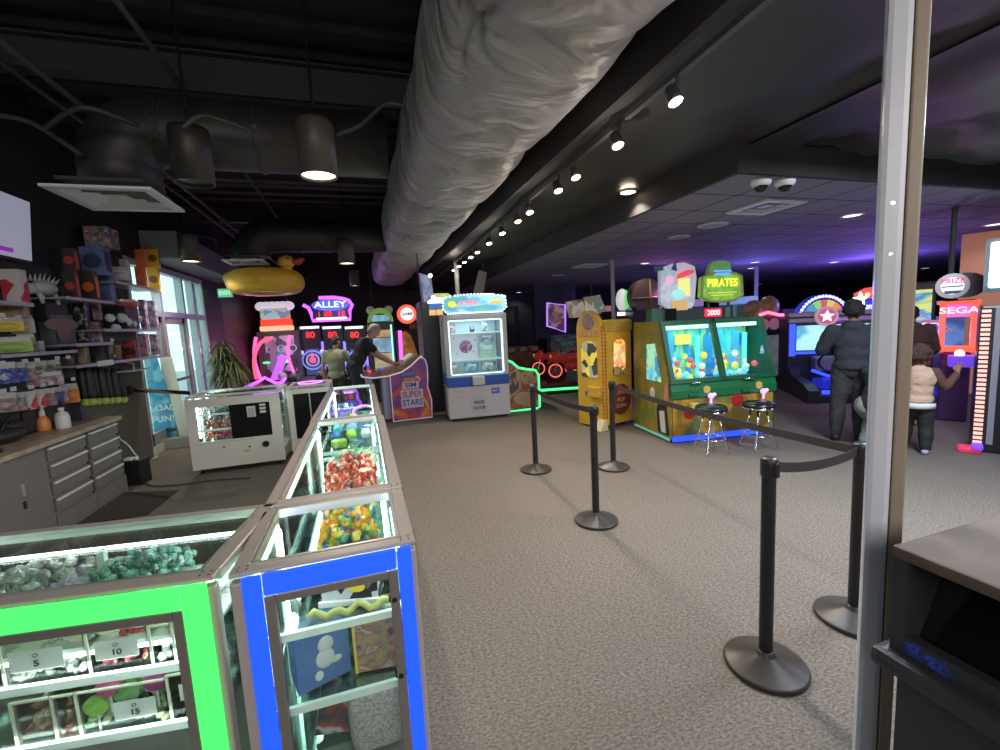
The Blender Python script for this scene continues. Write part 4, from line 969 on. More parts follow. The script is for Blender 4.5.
MB().ball((px(167, 430).x - ox, -.012, px(167, 430).z), .1, sc=(1.5, .05, .35)).build('printed_oval', mat('poster_dark', (.02, .08, .14), .5), bpn)
box('foot', WHT, t, xl + .02, xr + .1, -.06, .12, 0, .03)
quad_board('leaning_board', 'tall cream board leaning left beside the blue poster', 'board', [PY(160, 357, 8.5), PY(172, 357, 8.5), PY(190, 436, 8.25), PY(180, 436, 8.25)], .02, mat('cream_board', (.6, .58, .46), .5))
tag(MB().prism([(px(161, 438, 8.1).x, .01), (px(192, 438, 8.1).x + .05, .01), (px(192, 438, 8.1).x + .05, px(170, 438, 8.1).z), (px(161, 438, 8.1).x, px(161, 440, 8.1).z)], 8.1, 8.13).build('low_white_panel', mat('pale_base')), 'low white panel on the floor under the blue poster', 'panel')
# striped belt
A = PX(131, 390, XL + .12); Bp = Vector((-2.17, 6.42, 1.0)); Bp = PY(190, 393, 6.38)
t = thing('hazard_belt', 'black and yellow striped barrier belt stretched to the white case', 'barrier belt', A)
D_ = Bp - A
hz_m = bpy.data.materials.new('hazard_stripes'); hz_m.use_nodes = True
nt = hz_m.node_tree; tc = nt.nodes.new('ShaderNodeTexCoord'); wv = nt.nodes.new('ShaderNodeTexWave'); wv.inputs['Scale'].default_value = 4.5; wv.bands_direction = 'DIAGONAL'; rr = nt.nodes.new('ShaderNodeValToRGB'); rr.color_ramp.interpolation = 'CONSTANT'; rr.color_ramp.elements[1].position = .5; rr.color_ramp.elements[0].color = (.02, .02, .02, 1); rr.color_ramp.elements[1].color = (.6, .42, .2, 1)
nt.links.new(tc.outputs['Object'], wv.inputs['Vector']); nt.links.new(wv.outputs['Color'], rr.inputs[0]); nt.links.new(rr.outputs[0], nt.nodes['Principled BSDF'].inputs['Base Color'])
mb = MB(); v0 = [mb.bm.verts.new(q) for q in (Vector((0, 0, -.025)), Vector((0, 0, .025)), D_ + Vector((0, 0, .025)), D_ + Vector((0, 0, -.025)))]
v1 = [mb.bm.verts.new(v.co + Vector((.003, .003, 0))) for v in v0]
mb.bm.faces.new(v0); mb.bm.faces.new(v1[::-1])
for i in range(4): mb.bm.faces.new((v0[i], v1[i], v1[(i + 1) % 4], v0[(i + 1) % 4]))
mb.build('belt', hz_m, t)
MB().box(-.05, .03, -.04, .04, -.06, .06, bev=.01).build('belt_cassette', BLK, t)
# exit sign
p = PX(225, 293, XL + .3)
t = thing('exit_sign', 'small green lit exit sign near the far left corner', 'sign', p)
MB().cyl((0, .02, .1), (0, .02, 4.3 - p.z), .008, n=8).build('hanger', DKG, t); box('housing', WHT, t, -.15, .15, 0, .04, -.1, .1); box('face', glow('exit_green', (.12, .55, .28), .8), t, -.14, .14, -.006, 0, -.09, .09); text('word', 'EXIT', .12, (0, -.008, 0), glow('exit_white', (.6, .9, .7), .8), t)
# plant
def plant():
    p = PY(229, 380, 10.0)
    t = thing('potted_plant', 'tall bushy potted dracaena with arching leaves by the entrance', 'plant', (p.x, 10.0, 0))
    MB().lathe([(0, 0), (.16, 0), (.2, .3), (.21, .38), (.18, .38), (.17, .34), (0, .34)]).build('pot', mat('dark_pot', (.05, .04, .035), .5), t, smooth=True)
    st = MB(); rnd = random.Random(4)
    for k in range(4):
        a = k * 1.6; st.tube([(0.05 * math.cos(a), .05 * math.sin(a), .3), (.10 * math.cos(a), .1 * math.sin(a), 1.0), (.14 * math.cos(a), .14 * math.sin(a), 1.3 + .12 * k)], .018)
    st.build('stem', mat('bark', (.14, .1, .06), .8), t)
    lf = MB()
    for k in range(260):
        a = rnd.uniform(0, 2 * PI); q = k % 4; b0 = q * 1.6
        base = Vector((.13 * math.cos(b0), .13 * math.sin(b0), rnd.uniform(.85, 1.3 + .12 * q)))
        Ln = rnd.uniform(.28, .48); up = rnd.uniform(.15, .9); pts = []
        for j in range(6):
            s = j / 5; rr_ = Ln * s * (1 - .12 * s); zz = Ln * (up * s - 1.15 * s * s)
            pts.append((base + Vector((math.cos(a) * rr_, math.sin(a) * rr_, zz)), .021 * (1 - s) ** .6 + .002))
        sd = Vector((-math.sin(a), math.cos(a), 0)); pv = None
        for c, w in pts:
            v = (lf.bm.verts.new(c - sd * w), lf.bm.verts.new(c + Vector((0, 0, -w * .5))), lf.bm.verts.new(c + sd * w))
            if pv:
                lf.bm.faces.new((pv[0], pv[1], v[1], v[0])); lf.bm.faces.new((pv[1], pv[2], v[2], v[1]))
            pv = v
    lf.build('foliage', mat('leaf_green', (.075, .10, .035), .45, col2=(.16, .17, .06), nscale=5), t)
plant()
# inflatable duck ring
def duckring():
    L_ = PY(222, 277, 9.0); R__ = PY(303, 277, 9.0); cx = (L_.x + R__.x) / 2; w = (R__.x - L_.x) / 2
    zc = (PY(262, 265, 9).z + PY(262, 293, 9).z) / 2
    t = thing('inflatable_duck', 'yellow inflatable duck swim ring hanging from the ceiling', 'pool float', (cx, 9.2, zc - .04), 0)
    mb = MB(); n = 40; path = [((w - .215) * math.cos(2 * PI * k / n), .50 * math.sin(2 * PI * k / n), .0) for k in range(n)]
    mb.tube(path, .215, 18, True); mb.build('ring', mat('duck_yellow', (.80, .48, .05), .4), t, smooth=True)
    MB().ball((-w + .1, 0, .08), .14, sc=(1, 1, .9)).prism([(-w - .01, .06), (-w + .14, .24), (-w + .2, .1)], -.05, .05).build('tail', mat('duck_yellow'), t, smooth=True)
    MB().tube([(w - .24, -.2, .08), (w - .26, -.24, .2), (w - .25, -.25, .3)], [.11, .1, .1], 14).ball((w - .25, -.25, .33), .135, sc=(1.1, .9, .9)).build('head', mat('duck_yellow'), t, smooth=True)
    MB().ball((w - .08, -.27, .33), .1, sc=(1.1, .8, .55)).ball((w + .0, -.28, .37), .06, sc=(1.2, .7, .5)).build('beak', mat('duck_red', (.55, .05, .04), .4), t, smooth=True)
    MB().ball((w - .2, -.37, .38), .02).build('eye', BLK, t)
    MB().cyl((-.3, 0, .1), (-.3, 0, 4.2 - zc), .004, n=5).cyl((.3, 0, .1), (.3, 0, 4.2 - zc), .004, n=5).build('hanging_line', DKG, t)
duckring()
# ================================================================== arcade machines
NP = glow('neon_pink', (1.0, .12, .42), 1.5); NV = glow('neon_violet', (.55, .12, .95), 1.5); NG = glow('neon_green', (.08, .9, .28), 1.3)
NB = glow('neon_blue', (.03, .07, 1.0), 1.6); NR = glow('neon_red', (1.0, .06, .03), 2.2); NW = glow('neon_white', (.9, .95, 1.0), 2.5); LR = glow('led_red', (1.0, .03, .04), 2.5)
MBL = mat('machine_black', (.018, .018, .022), .35)
MGR = mat('machine_grey', (.16, .16, .18), .4)
# ---- basket climbing game at the far left
def fy(u, v, Y): 
    p = PY(u, v, Y); return p.x, p.z
Y = 14.2
x0, _ = fy(256, 340, Y); x1, _ = fy(299, 340, Y); xc = (x0 + x1) / 2; w = (x1 - x0) / 2
t = thing('tower_game', 'pink-neon ball game machine with pale head sign, farthest left at the back', 'arcade machine', (xc, Y, 0))
def lz(v, Y, u=275): return PY(u, v, Y).z
z = lambda v: lz(v, Y)
MB().box(-w, w, .05, 1.3, 0, z(331), bev=.03).build('cabinet', mat('cabinet_steel', (.10, .11, .13), .4), t)
f = MB().box(-w * .62, w * .75, 0, .06, z(372), z(336)).build('target_board', multi('targets', [(.04, .05, .07), (.25, .3, .35), (.08, .09, .11), (.5, .5, .55)], 4, .3, .25), t)
for k in range(3):
    MB().ringy((-.22 + k * .30, z(349)), .11, .03, -.08, 0).build('hoop', mat('hoop_white', (.45, .48, .6), .4, 0, .35), t)
MB().ball((.18, -.05, z(362)), .08, sc=(1.5, .3, .6)).build('green_lamp', NG, t)
MB().ball((-.35, -.05, z(362)), .07, sc=(1.5, .3, .5)).build('green_lamp', NG, t)
neon('pink_tube', [(-w * .95 + .10 * math.cos(s), -.1, z(378) + (z(336) - z(378)) * k / 14) for k in range(15) for s in (PI / 2 + PI * k / 14,)], .045, NP, t)
neon('pink_tube', [(w * .62 - .10 * math.sin(PI * k / 14), -.1, z(374) + (z(336) - z(374)) * k / 14) for k in range(15)], .04, NP, t)
neon('pink_arc', [(-w * 1.05 + .5 * (k / 14) ** 2 - 0, -.35 - .3 * math.sin(PI * k / 14), z(376) + (z(338) - z(376)) * math.sin(PI / 2 * k / 14)) for k in range(15)], .05, glow('neon_coral', (1.0, .10, .2), 1.3), t)
MB().prism([(-w * .35, z(338)), (-w * .15, z(338)), (-w * .05, z(378)), (-w * .35, z(378))], -.3, -.1).build('white_post', mat('machine_white', (.5, .5, .55), .4), t)
MB().prism([(-.2, z(378)), (.02, z(378)), (.3, z(356)), (.12, z(354))], -.7, -.5).build('violet_lamp', glow('violet_block', (.38, .10, .85), 1.3), t)
mb = MB().box(-w * 1.15, w * .9, -1.2, .05, 0, z(381), bev=.05); mb.build('ramp_base', MBL, t)
neon('violet_edge', [(-w * 1.25, -1.2, z(381)), (-w * .7, -1.25, z(377)), (-w * .45, -1.0, z(374)), (0, -1.0, z(380)), (w * .35, -1.2, z(379)), (w * .5, -1.2, z(375))], .045, NV, t)
neon('violet_edge', [(-w * .9, -1.3, z(386)), (w * .4, -1.3, z(386))], .05, NV, t)
MB().ball((w * .35, -1.1, z(374)), .12).build('ball', WHT, t)
mb = MB().box(-w * .75, w * .7, -.1, .6, z(330) - .02, z(326), bev=.03); mb.build('sign_shelf', glow('warm_trim', (.8, .55, .3), .9), t)
MB().box(-w * .7, w * .68, -.08, .5, z(326), z(319), bev=.04).build('red_name_panel', glow('red_sign', (.85, .06, .03), 1.0), t)
MB().box(-w * .68, w * .62, -.05, .45, z(319), z(308), bev=.04).build('picture_panel', multi('sign_picture', [(.25, .45, .5), (.5, .25, .08), (.3, .5, .3), (.6, .6, .5), (.2, .2, .3)], 6, .3, .8), t)
mb = MB()
for k in range(6): mb.ball((-w * .62 + k * w * .25, .1, z(306)), .17, sc=(1, .8, .8))
mb.build('cloud_top', glow('cloud_lilac', (.62, .55, .65), .8), t, smooth=True)
# ---- three bowling alley machines
def alley(u, idx, label):
    Y = 14.6; xa = PY(u, 350, Y).x; zz = lambda v: lz(v, Y, u)
    t = thing('alley_roller', label, 'arcade machine', (xa, Y, 0), 0, None)
    w = .37
    MB().box(-w, w, 0, 1.0, 0, zz(326), bev=.03).build('cabinet', mat('cabinet_navy', (.015, .018, .04), .4), t)
    MB().prism([(-w * .55, .45), (w * .55, .45), (w * .5, zz(349)), (-w * .5, zz(349))], -.05, 0.0).build('target_panel', mat('target_blue', (.08, .10, .25), .3, 0, .35), t)
    for r_, th, m in ((.30, .035, glow('target_ring_blue', (.22, .30, .9), .8)), (.19, .03, glow('target_ring_white', (.5, .45, .8), .6)), (.09, .04, glow('target_ring_red', (.8, .1, .2), 1.0))):
        MB().ringy((0, zz(360)), r_, th, -.09, -.05).build('target_ring', m, t)
    MB().box(-.03, .03, -.12, -.06, zz(361), zz(353)).build('red_pin', glow('target_ring_red', (.9, .1, .2), 1.2), t)
    for sx in (-1, 1):
        MB().box(sx * w * .86 - .03, sx * w * .86 + .03, -.08, 0, zz(376), zz(342)).build('side_light', glow('side_violet', (.28, .22, .9), 1.0), t)
        MB().ball((sx * w * .78, -.1, zz(352)), .07).build('white_knob', glow('knob_white', (.6, .6, .8), .6), t)
    MB().box(-w * .6, w * .6, -.06, 0, zz(340), zz(330)).build('score_panel', MBL, t)
    text('score_digits', '80', .26, (0, -.07, zz(335)), glow('led_red_dim', (.9, .03, .03), 1.2), t)
    MB().box(-w * .72, w * .72, -.08, 0, zz(328.6), zz(326.2)).build('white_light', glow('soft_white', (.85, .85, .9), 1.2), t)
    lane = MB().prism([(0, .42), (-3.6, .25), (-3.6, 0), (0, 0)], -w * .72, w * .72, 'x').build('lane', mat('lane_wood', (.22, .18, .17), .35, noise=.2), t)
    for sx in (-1, 1): MB().prism([(0, .62), (-3.7, .36), (-3.7, 0), (0, 0)], sx * w * .86 - .05, sx * w * .86 + .05, 'x').build('side_rail', MGR, t)
    MB().box(-.36, -.12, -3.0, -2.5, .34, .56, bev=.05).ball((-.24, -2.7, .58), .10).build('ball_return', MBL, t)
    MB().ball((-.24, -2.5, .66), .09).build('ball', mat('ball_grey', (.35, .33, .4), .25), t, smooth=True)
    return t
alley(312, 0, 'left alley roller machine with violet target rings and red score')
alley(334, 1, 'middle alley roller machine beneath the violet marquee')
alley(356, 2, 'right alley roller machine behind the black-shirted man')
Y = 14.3; xa = PY(331, 310, Y).x; zz = lambda v: lz(v, Y, 331)
t = thing('marquee_sign', 'violet neon boat-shaped marquee hanging above the alley rollers', 'sign', (xa, Y, 0))
sc = (PY(355, 310, Y).x - PY(305, 310, Y).x) / 50
X = lambda u: (u - 331) * sc
MB().prism([(X(u), zz(v)) for u, v in ((304, 305), (311, 309), (312, 320), (350, 320), (350, 310), (353, 305), (350, 300), (340, 298), (322, 299))], 0, .3).build('sign_box', mat('sign_navy', (.03, .04, .12), .4), t)
MB().ball((X(331), -.02, zz(305)), 1, sc=(X(350), .12, (zz(299) - zz(311)) / 2)).build('blue_oval', mat('oval_blue', (.10, .15, .6), .3, 0, .8), t, smooth=True)
text('name_text', 'ALLEY', .25, (X(331), -.15, zz(305)), glow('text_bluewhite', (.6, .75, 1.0), 1.3), t, sx=1.3)
neon('violet_outline', [(X(u), -.04, zz(v)) for u, v in ((304, 304), (309, 307), (311, 312), (312, 320), (350, 320), (350, 311), (353, 306), (350, 301), (344, 299), (335, 297.5), (320, 297.5))], .05, NV, t)
text('red_digits', '1 88  18', .20, (X(331), -.05, zz(314)), glow('led_red_dim'), t, sx=1.2)
MB().box(X(316), X(346), -.1, 0, zz(319.5), zz(317.5)).build('white_light', glow('pinkish_white', (.9, .7, 1.0), 2.0), t)
for sx in (-1, 1): MB().cyl((sx * 1.2, .15, zz(299)), (sx * 1.2, .15, 4.25), .02).build('hanger', DKG, t)
# ---- frog machine
Y = 11.2; xa = PY(382, 340, Y).x; zz = lambda v: lz(v, Y, 382); sc = (PY(390, 330, Y).x - PY(370, 330, Y).x) / 20; X = lambda u: (u - 382) * sc
t = thing('frog_machine', 'tall green-topped arcade machine with round eye bumps and a pale blue screen', 'arcade machine', (xa, Y, 0))
MB().prism([(X(369), 0), (X(395), 0), (X(395), zz(322))] + [(X(u), zz(v)) for u, v in ((393, 315), (389, 309), (382, 307), (375, 309), (371, 315), (369, 322))], 0, .8).build('cabinet', mat('cabinet_black_green', (.02, .04, .02), .4), t)
o = MB(); A = arc(X(382), zz(322), X(395) - X(382), 0, 180, 18, zz(308) - zz(322)); B = arc(X(382), zz(322), (X(395) - X(382)) * .78, 180, 0, 18, (zz(308) - zz(322)) * .62)
o.prism(A + B, -.10, 0).build('green_arch', mat('frog_green', (.22, .42, .07), .4, 0, .35), t)
for u in (373, 391): MB().ball((X(u), -.02, zz(310)), .10).build('eye_bump', mat('frog_eye', (.38, .40, .25), .5, 0, .15), t, smooth=True)
for v0, v1, c, n in ((315, 322, (.2, .5, .65), 'top_screen'), (330, 338, (.55, .32, .15), 'orange_panel'), (338, 353, (.25, .42, .6), 'blue_screen'), (353, 372, (.45, .38, .25), 'lower_panel')):
    MB().box(X(373), X(391), -.05, 0, zz(v1) + .02, zz(v0)).build(n, mat('frog_' + n, c, .3, 0, .7, noise=.4, nscale=5), t)
neon('cyan_edge', [(X(392), -.06, zz(v)) for v in (325, 340, 360, 372)], .02, glow('cyan', (.3, .7, .9), 1.5), t)
MB().box(X(370), X(394), -.5, .02, 0, zz(374), bev=.03).build('control_shelf', MBL, t)
# ---- round red lit sign and amber machine
Y = 12.0; xa = PY(409, 340, Y).x; zz = lambda v: lz(v, Y, 409); sc = (PY(419, 330, Y).x - PY(399, 330, Y).x) / 20; X = lambda u: (u - 409) * sc
t = thing('amber_arc_game', 'machine with round red lit sign, pink tube and amber curved board', 'arcade machine', (xa, Y, 0))
MB().box(X(398), X(432), .1, .9, 0, zz(330), bev=.03).build('cabinet', mat('cabinet_dark_brown', (.03, .018, .015), .4), t)
MB().disc((X(409), zz(314)), X(409 + 9.5), .0, .16).build('sign_drum', glow('sign_red', (.95, .10, .06), 1.3), t)
MB().disc((X(409), zz(314)), X(409 + 6.5), -.03, 0).build('sign_face', glow('sign_pale', (.85, .75, .78), 1.1), t)
text('sign_word', 'GAME', .11, (X(409), -.05, zz(314)), mat('sign_teal', (.05, .2, .35), .4), t)
MB().prism([(X(403), zz(376))] + [(X(u), zz(v)) for u, v in ((402, 332), (406, 331), (411, 336), (415, 350), (418, 366), (418, 376))], -.12, .05).build('amber_board', mat('amber_board', (.40, .16, .03), .4, 0, .45, noise=.5, nscale=6), t)
neon('pink_tube', [(X(399), -.2, zz(370)), (X(399.5), -.2, zz(350)), (X(400), -.2, zz(330))], .05, glow('neon_magenta', (.85, .15, .75), 1.3), t)
MB().ball((X(405), -.2, zz(370)), .16, sc=(1.3, .8, .8)).build('pink_prop', mat('pink_prop', (.6, .1, .2), .4, 0, .4), t, smooth=True)
MB().box(X(411), X(432), -.02, .1, zz(329), zz(323)).build('wood_lintel', mat('wood_orange', (.32, .13, .04), .5), t)
MB().box(X(424), X(429), -.02, .1, 0, zz(329)).build('wood_upright', mat('wood_orange'), t)
MB().box(X(417), X(427), -.2, -.1, zz(321), zz(314)).build('blue_placard', mat('placard_blue', (.12, .3, .5), .4, 0, .4), t)
# ---- tilted poster frame with bulbs
t = thing('hanging_poster', 'tilted blue-lit card with bulbs at its corners, high beside the white prize cabinet', 'sign', (0, 8.6, 0))
P = [PY(u, v, 8.5) for u, v in ((419, 272), (431, 275), (434, 297), (424, 303))]
mb = MB(); a_ = [mb.bm.verts.new((p.x, 0 + .02, p.z)) for p in P]; b2 = [mb.bm.verts.new((p.x, .06, p.z)) for p in P]
mb.bm.faces.new(a_[::-1]); mb.bm.faces.new(b2)
for i in range(4): mb.bm.faces.new((a_[i], b2[i], b2[(i + 1) % 4], a_[(i + 1) % 4]))
mb.build('panel', multi('poster_bluegrey', [(.08, .12, .25), (.2, .25, .4), (.3, .35, .5)], 9, .4, .35, kind='NOISE'), t)
neon('frame', [(p.x, .02, p.z) for p in P], .022, mat('frame_silver', (.4, .42, .5), .3, .6), t, True)
for p in (P[1], P[2]): MB().ball((p.x, -.01, p.z), .04).build('bulb', NW, t, smooth=True)
MB().cyl((P[0].x, .04, P[0].z), (P[0].x, .04, 4.2 - 0), .012).build('hanger', DKG, t)
t = thing('hanging_banner', 'plain grey slanted board hanging behind the white prize cabinet sign', 'sign', (0, 9.9, 0))
P = [PY(u, v, 9.9) for u, v in ((479, 270), (487, 272), (483, 296), (473, 296))]
MB().prism([(p.x, p.z) for p in P], 0, .05).build('board', mat('board_grey', (.2, .19, .21), .5), t); MB().cyl((P[0].x + .1, .02, P[0].z - .02), (P[0].x + .1, .02, 3.12), .01).build('hanger', DKG, t)

# ---- Super Stars pedestal
t = thing('super_stars_game', 'low arcade pedestal with colourful side art reading SUPER STARS', 'arcade machine', (.78, 8.22, 0), R(3))
side = [(-.36, 0.02), (.36, 0.02), (.37, .35), (.31, .62), (.33, .80), (.33, 1.0), (.30, 1.12), (.22, 1.17), (.10, 1.12), (-.03, 1.00), (-.20, .93), (-.36, .92)]
art = multi('superstar_art', [(.45, .10, .04), (.55, .20, .05), (.42, .06, .05), (.12, .04, .20), (.25, .05, .22)], 2.0, .35, .08, kind='NOISE')
MB().prism(side, 0, .6).build('cabinet', mat('cabinet_deep_purple', (.06, .03, .09), .4), t)
MB().prism([(x * .97, z * .985 + .008) for x, z in side], -.012, 0).build('side_art', art, t)
neon('edge_trim', [(x, -.01, z) for x, z in side], .011, mat('trim_lilac', (.6, .55, .75), .3, 0, .25), t, True)
deck = [(-.86, .94), (-.85, .90), (-.66, .86), (-.40, .87), (-.16, .92), (.02, 1.02), (.16, 1.14), (.24, 1.19), (.14, 1.22), (.0, 1.14), (-.12, 1.06), (-.30, .99), (-.60, .95)]
MB().prism(deck, -.05, .66).build('control_deck', mat('deck_art', (.38, .15, .08), .35, noise=.5, nscale=9, col2=(.16, .09, .06)), t)
neon('deck_trim', [(x, -.055, z) for x, z in deck[:8]], .013, mat('trim_white', (.75, .75, .9), .3, 0, .3), t)
MB().box(-.10, .10, .08, .5, 0, .02, M=Matrix.Translation((.02, 0, 1.165)) @ Matrix.Rotation(R(-34), 4, 'Y')).build('deck_screen', mat('deck_screen', (.35, .42, .38), .3, 0, .4), t)
for k in range(5): MB().cyl((-.7 + .13 * k, .15 + .1 * (k % 3), .96), (-.7 + .13 * k, .15 + .1 * (k % 3), .985), .03, n=14).build('button', [LR, WHT, NB][k % 3], t)
MB().box(-.50, -.37, .1, .16, .06, .9).box(-.50, -.37, .46, .52, .06, .9).build('leg_panel', mat('leg_lilac', (.35, .33, .5), .4), t)
MB().ball((-.02, -.03, .86), 1, sc=(.15, .02, .055)).build('badge_oval', mat('badge_blue', (.10, .12, .4), .3), t)
tb = mat('title_backing', (.60, .50, .62), .5); tw = mat('title_red', (.42, .05, .10), .5); tn = mat('title_navy', (.05, .06, .28), .5)
MB().box(-.19, .22, -.016, -.012, .24, .58, bev=.01).box(-.15, .15, -.016, -.012, .60, .73, bev=.01).build('title_panel', tb, t)
text('title_word', 'SIM', .13, (0.0, -.018, .665), tn, t, sx=1.15); text('title_word', 'SUPER', .165, (.015, -.018, .49), tw, t, sx=.78); text('title_word', 'STARS', .165, (.015, -.018, .335), tn, t, sx=.80)
neon('yellow_limb', [(.20, -.02, .42), (.27, -.02, .30), (.30, -.02, .14)], .02, mat('limb_yellow', (.65, .45, .2), .5), t)
neon('white_limb', [(.10, -.02, .82), (.17, -.02, .78), (.17, -.02, .72)], .015, WHT, t)
# ---- tall dark machine left of the prize cabinet
t = thing('dark_tower_game', 'dark tall machine with white-blue top panels, just left of the white prize cabinet', 'arcade machine', (1.30, 8.75, 0))
zz = lambda v: lz(v, 8.75, 440)
MB().box(-.16, .55, 0, .8, 0, zz(300), bev=.02).build('cabinet', MBL, t)
MB().box(-.02, .5, -.06, .0, zz(303), zz(298)).build('white_header', NW, t)
MB().box(-.0, .48, -.04, .0, zz(309), zz(303)).build('blue_panel', mat('panel_blue', (.04, .12, .4), .3, 0, .6), t)
for k in range(2): MB().box(.0 + k * .14, .12 + k * .14, -.05, -.0, zz(315), zz(309.5)).build('orange_panel', mat('panel_orange', (.8, .45, .15), .3, 0, .8), t)
MB().prism([(.08, zz(298)), (.42, zz(298)), (.5, zz(296)), (.42, zz(293)), (.1, zz(293))], .1, .3).build('green_arrow', mat('arrow_green', (.42, .5, .12), .4, 0, .3), t)
# ---- white prize cabinet
K0 = G(449, 424); 
t = thing('white_prize_cabinet', 'white prize game with lit glass front, blue stripe and arched cartoon sign', 'arcade machine', (1.93, 7.60, 0), R(-5))
KW = mat('kiosk_white', (.50, .47, .50), .35)
w = .56; Hk = 1.90; dpt = .85
MB().box(-w, w, 0, dpt, .05, .62, bev=.02).build('lower_body', KW, t)
MB().box(-w - .004, w + .004, -.006, dpt, .62, .80, bev=.01).build('blue_stripe', mat('stripe_blue', (.02, .09, .42), .35), t)
fr = MB()
for (a, b2) in ((-w, -w + .07), (w - .07, w)):
    fr.box(a, b2, 0, .07, .80, Hk); fr.box(a, b2, dpt - .07, dpt, .80, Hk)
fr.box(-w, w, 0, dpt, Hk - .09, Hk, bev=.015).box(-w, w, dpt - .04, dpt, .8, Hk)
fr.build('upper_frame', KW, t)
box('inner_floor', mat('inner_white', (.7, .8, .85), .5), t, -w + .05, w - .05, .03, dpt - .05, .80, .83)
box('back_board', mat('inner_white2', (.45, .60, .68), .5, 0, .22), t, -w + .05, w - .05, dpt - .09, dpt - .05, .83, Hk - .09)
for z0 in (1.06, 1.55): box('shelf', mat('shelf_white', (.70, .80, .84), .3, 0, .2), t, -w + .06, w - .06, .22, dpt - .09, z0, z0 + .02)
KT = glow('kiosk_tube', (.72, .92, 1.0), 1.5)
for xx in (-w + .085, w - .085): MB().box(xx - .012, xx + .012, .05, .075, .85, Hk - .11).build('light_strip', KT, t)
MB().box(-w + .1, w - .1, .05, .075, Hk - .115, Hk - .095).box(-w + .1, w - .1, .03, .055, .83, .845).build('light_strip', KT, t)
box('side_panel', KW, t, w - .03, w - .004, .07, dpt - .07, .80, Hk - .05); box('front_glass', GLASS, t, -w + .07, w - .07, .005, .012, .81, Hk - .09); box('side_glass', GLASS, t, -w + .004, -w + .01, .07, dpt - .07, .81, Hk - .09)
MB().box(-.02 - .10, .10, -.09, .0, .64, .80, bev=.02).box(-.09, .07, -.10, -.09, .66, .78, bev=.01).build('control_box', mat('box_pale', (.55, .55, .55), .4), t)
MB().box(-.40, -.30, -.02, 0, .58, .61, bev=.006).build('coin_slot', ALU2, t); box('vent_line', mat('shadow_line'), t, -.42, -.30, -.003, .0, .43, .435)
d = box('prize_door', mat('door_white', (.46, .44, .46), .4), t, -.16, .13, -.008, 0, .12, .42)
text('door_text', 'PRIZE', .075, (-.015, -.011, .32), mat('text_navy', (.05, .06, .16), .5), d); text('door_text', 'DOOR', .075, (-.015, -.011, .22), mat('text_navy'), d)
b_ = MB().box(.22, .37, -.006, 0, .46, .56, bev=.02).build('blue_sticker', mat('sticker_blue', (.05, .10, .55), .4), t); text('sticker_text', 'PLAY', .045, (.295, -.009, .51), WHT, b_)
cst = MB()
for xx in (-w + .08, w - .08):
    for yy in (.08, dpt - .08): cst.cyl((xx, yy, 0), (xx, yy, .05), .03)
cst.build('foot', BLK, t)
arch = [(-w * .86, Hk + .02), (w * .86, Hk + .02), (w * 1.0, Hk + .10), (w * .98, Hk + .27)] + arc(0, Hk + .27, w * .98, 0, 180, 14, .07)[1:-1] + [(-w * .98, Hk + .27), (-w * 1.0, Hk + .10)]
sg = MB().prism(arch, -.05, .12).build('arched_sign', multi('sign_sky', [(.10, .35, .12), (.12, .42, .35), (.08, .35, .55), (.3, .6, .7)], 1.7, .4, .8, kind='NOISE', stretch=(.6, 1, 2.4)), t)
per = []
for i in range(len(arch)):
    a = Vector(arch[i]); b2 = Vector(arch[(i + 1) % len(arch)]); n_ = max(1, int((b2 - a).length / .045))
    for j in range(n_): per.append(a + (b2 - a) * j / n_)
mb = MB()
for q in per: mb.ball((q.x, -.058, q.y), .014, n=6)
mb.build('sign_bulbs', glow('bulb_white', (.9, 1.0, 1.0), 3.0), t)
text('sign_title', 'SUPER', .105, (-.12, -.055, Hk + .195), glow('text_red', (.85, .15, .2), .9), sg, sx=1.1); text('sign_title', 'WIN', .08, (.13, -.055, Hk + .20), glow('text_blue', (.1, .3, .8), .9), sg)
MB().ball((-.40, -.055, Hk + .18), .06, sc=(1.1, .15, .9)).build('yellow_star_blob', glow('sign_yellow', (.85, .75, .05), .9), sg); MB().ball((.37, -.055, Hk + .20), .06, sc=(1.8, .15, .6)).build('orange_streak', glow('sign_orange', (.85, .5, .1), .8), sg)
t.location = t.location
def local_thing(par, name, label, cat, lx, ly, lz_, group=None):
    M = Matrix.Translation(par.location) @ Euler(par.rotation_euler).to_matrix().to_4x4(); p = M @ Vector((lx, ly, lz_))
    return thing(name, label, cat, p, par.rotation_euler.z, group)
kk = t
o = local_thing(kk, 'poster_prize', 'large pale prize print with blue-pink round design behind the lit glass', 'poster', -.13, .5, 1.09)
box('card', mat('pale_print', (.72, .72, .82), .5, 0, .2), o, -.30, .22, 0, .02, 0, .45)
MB().disc((.0, .22), .12, -.006, 0).build('round_print', multi('round_print', [(.1, .12, .4), (.7, .3, .4), (.3, .1, .35), (.8, .6, .7)], 5, .4, .1, kind='NOISE'), o)
for j, (a, b2, c) in enumerate(((.2, .34, (.3, .4, .7)), (-.24, .38, (.7, .4, .45)), (.16, .12, (.5, .3, .6)), (-.2, .1, (.4, .5, .7)))): MB().disc((a * .9, b2), .016, -.005, 0).build('print_dot', mat('dot%d' % j, c, .5), o)
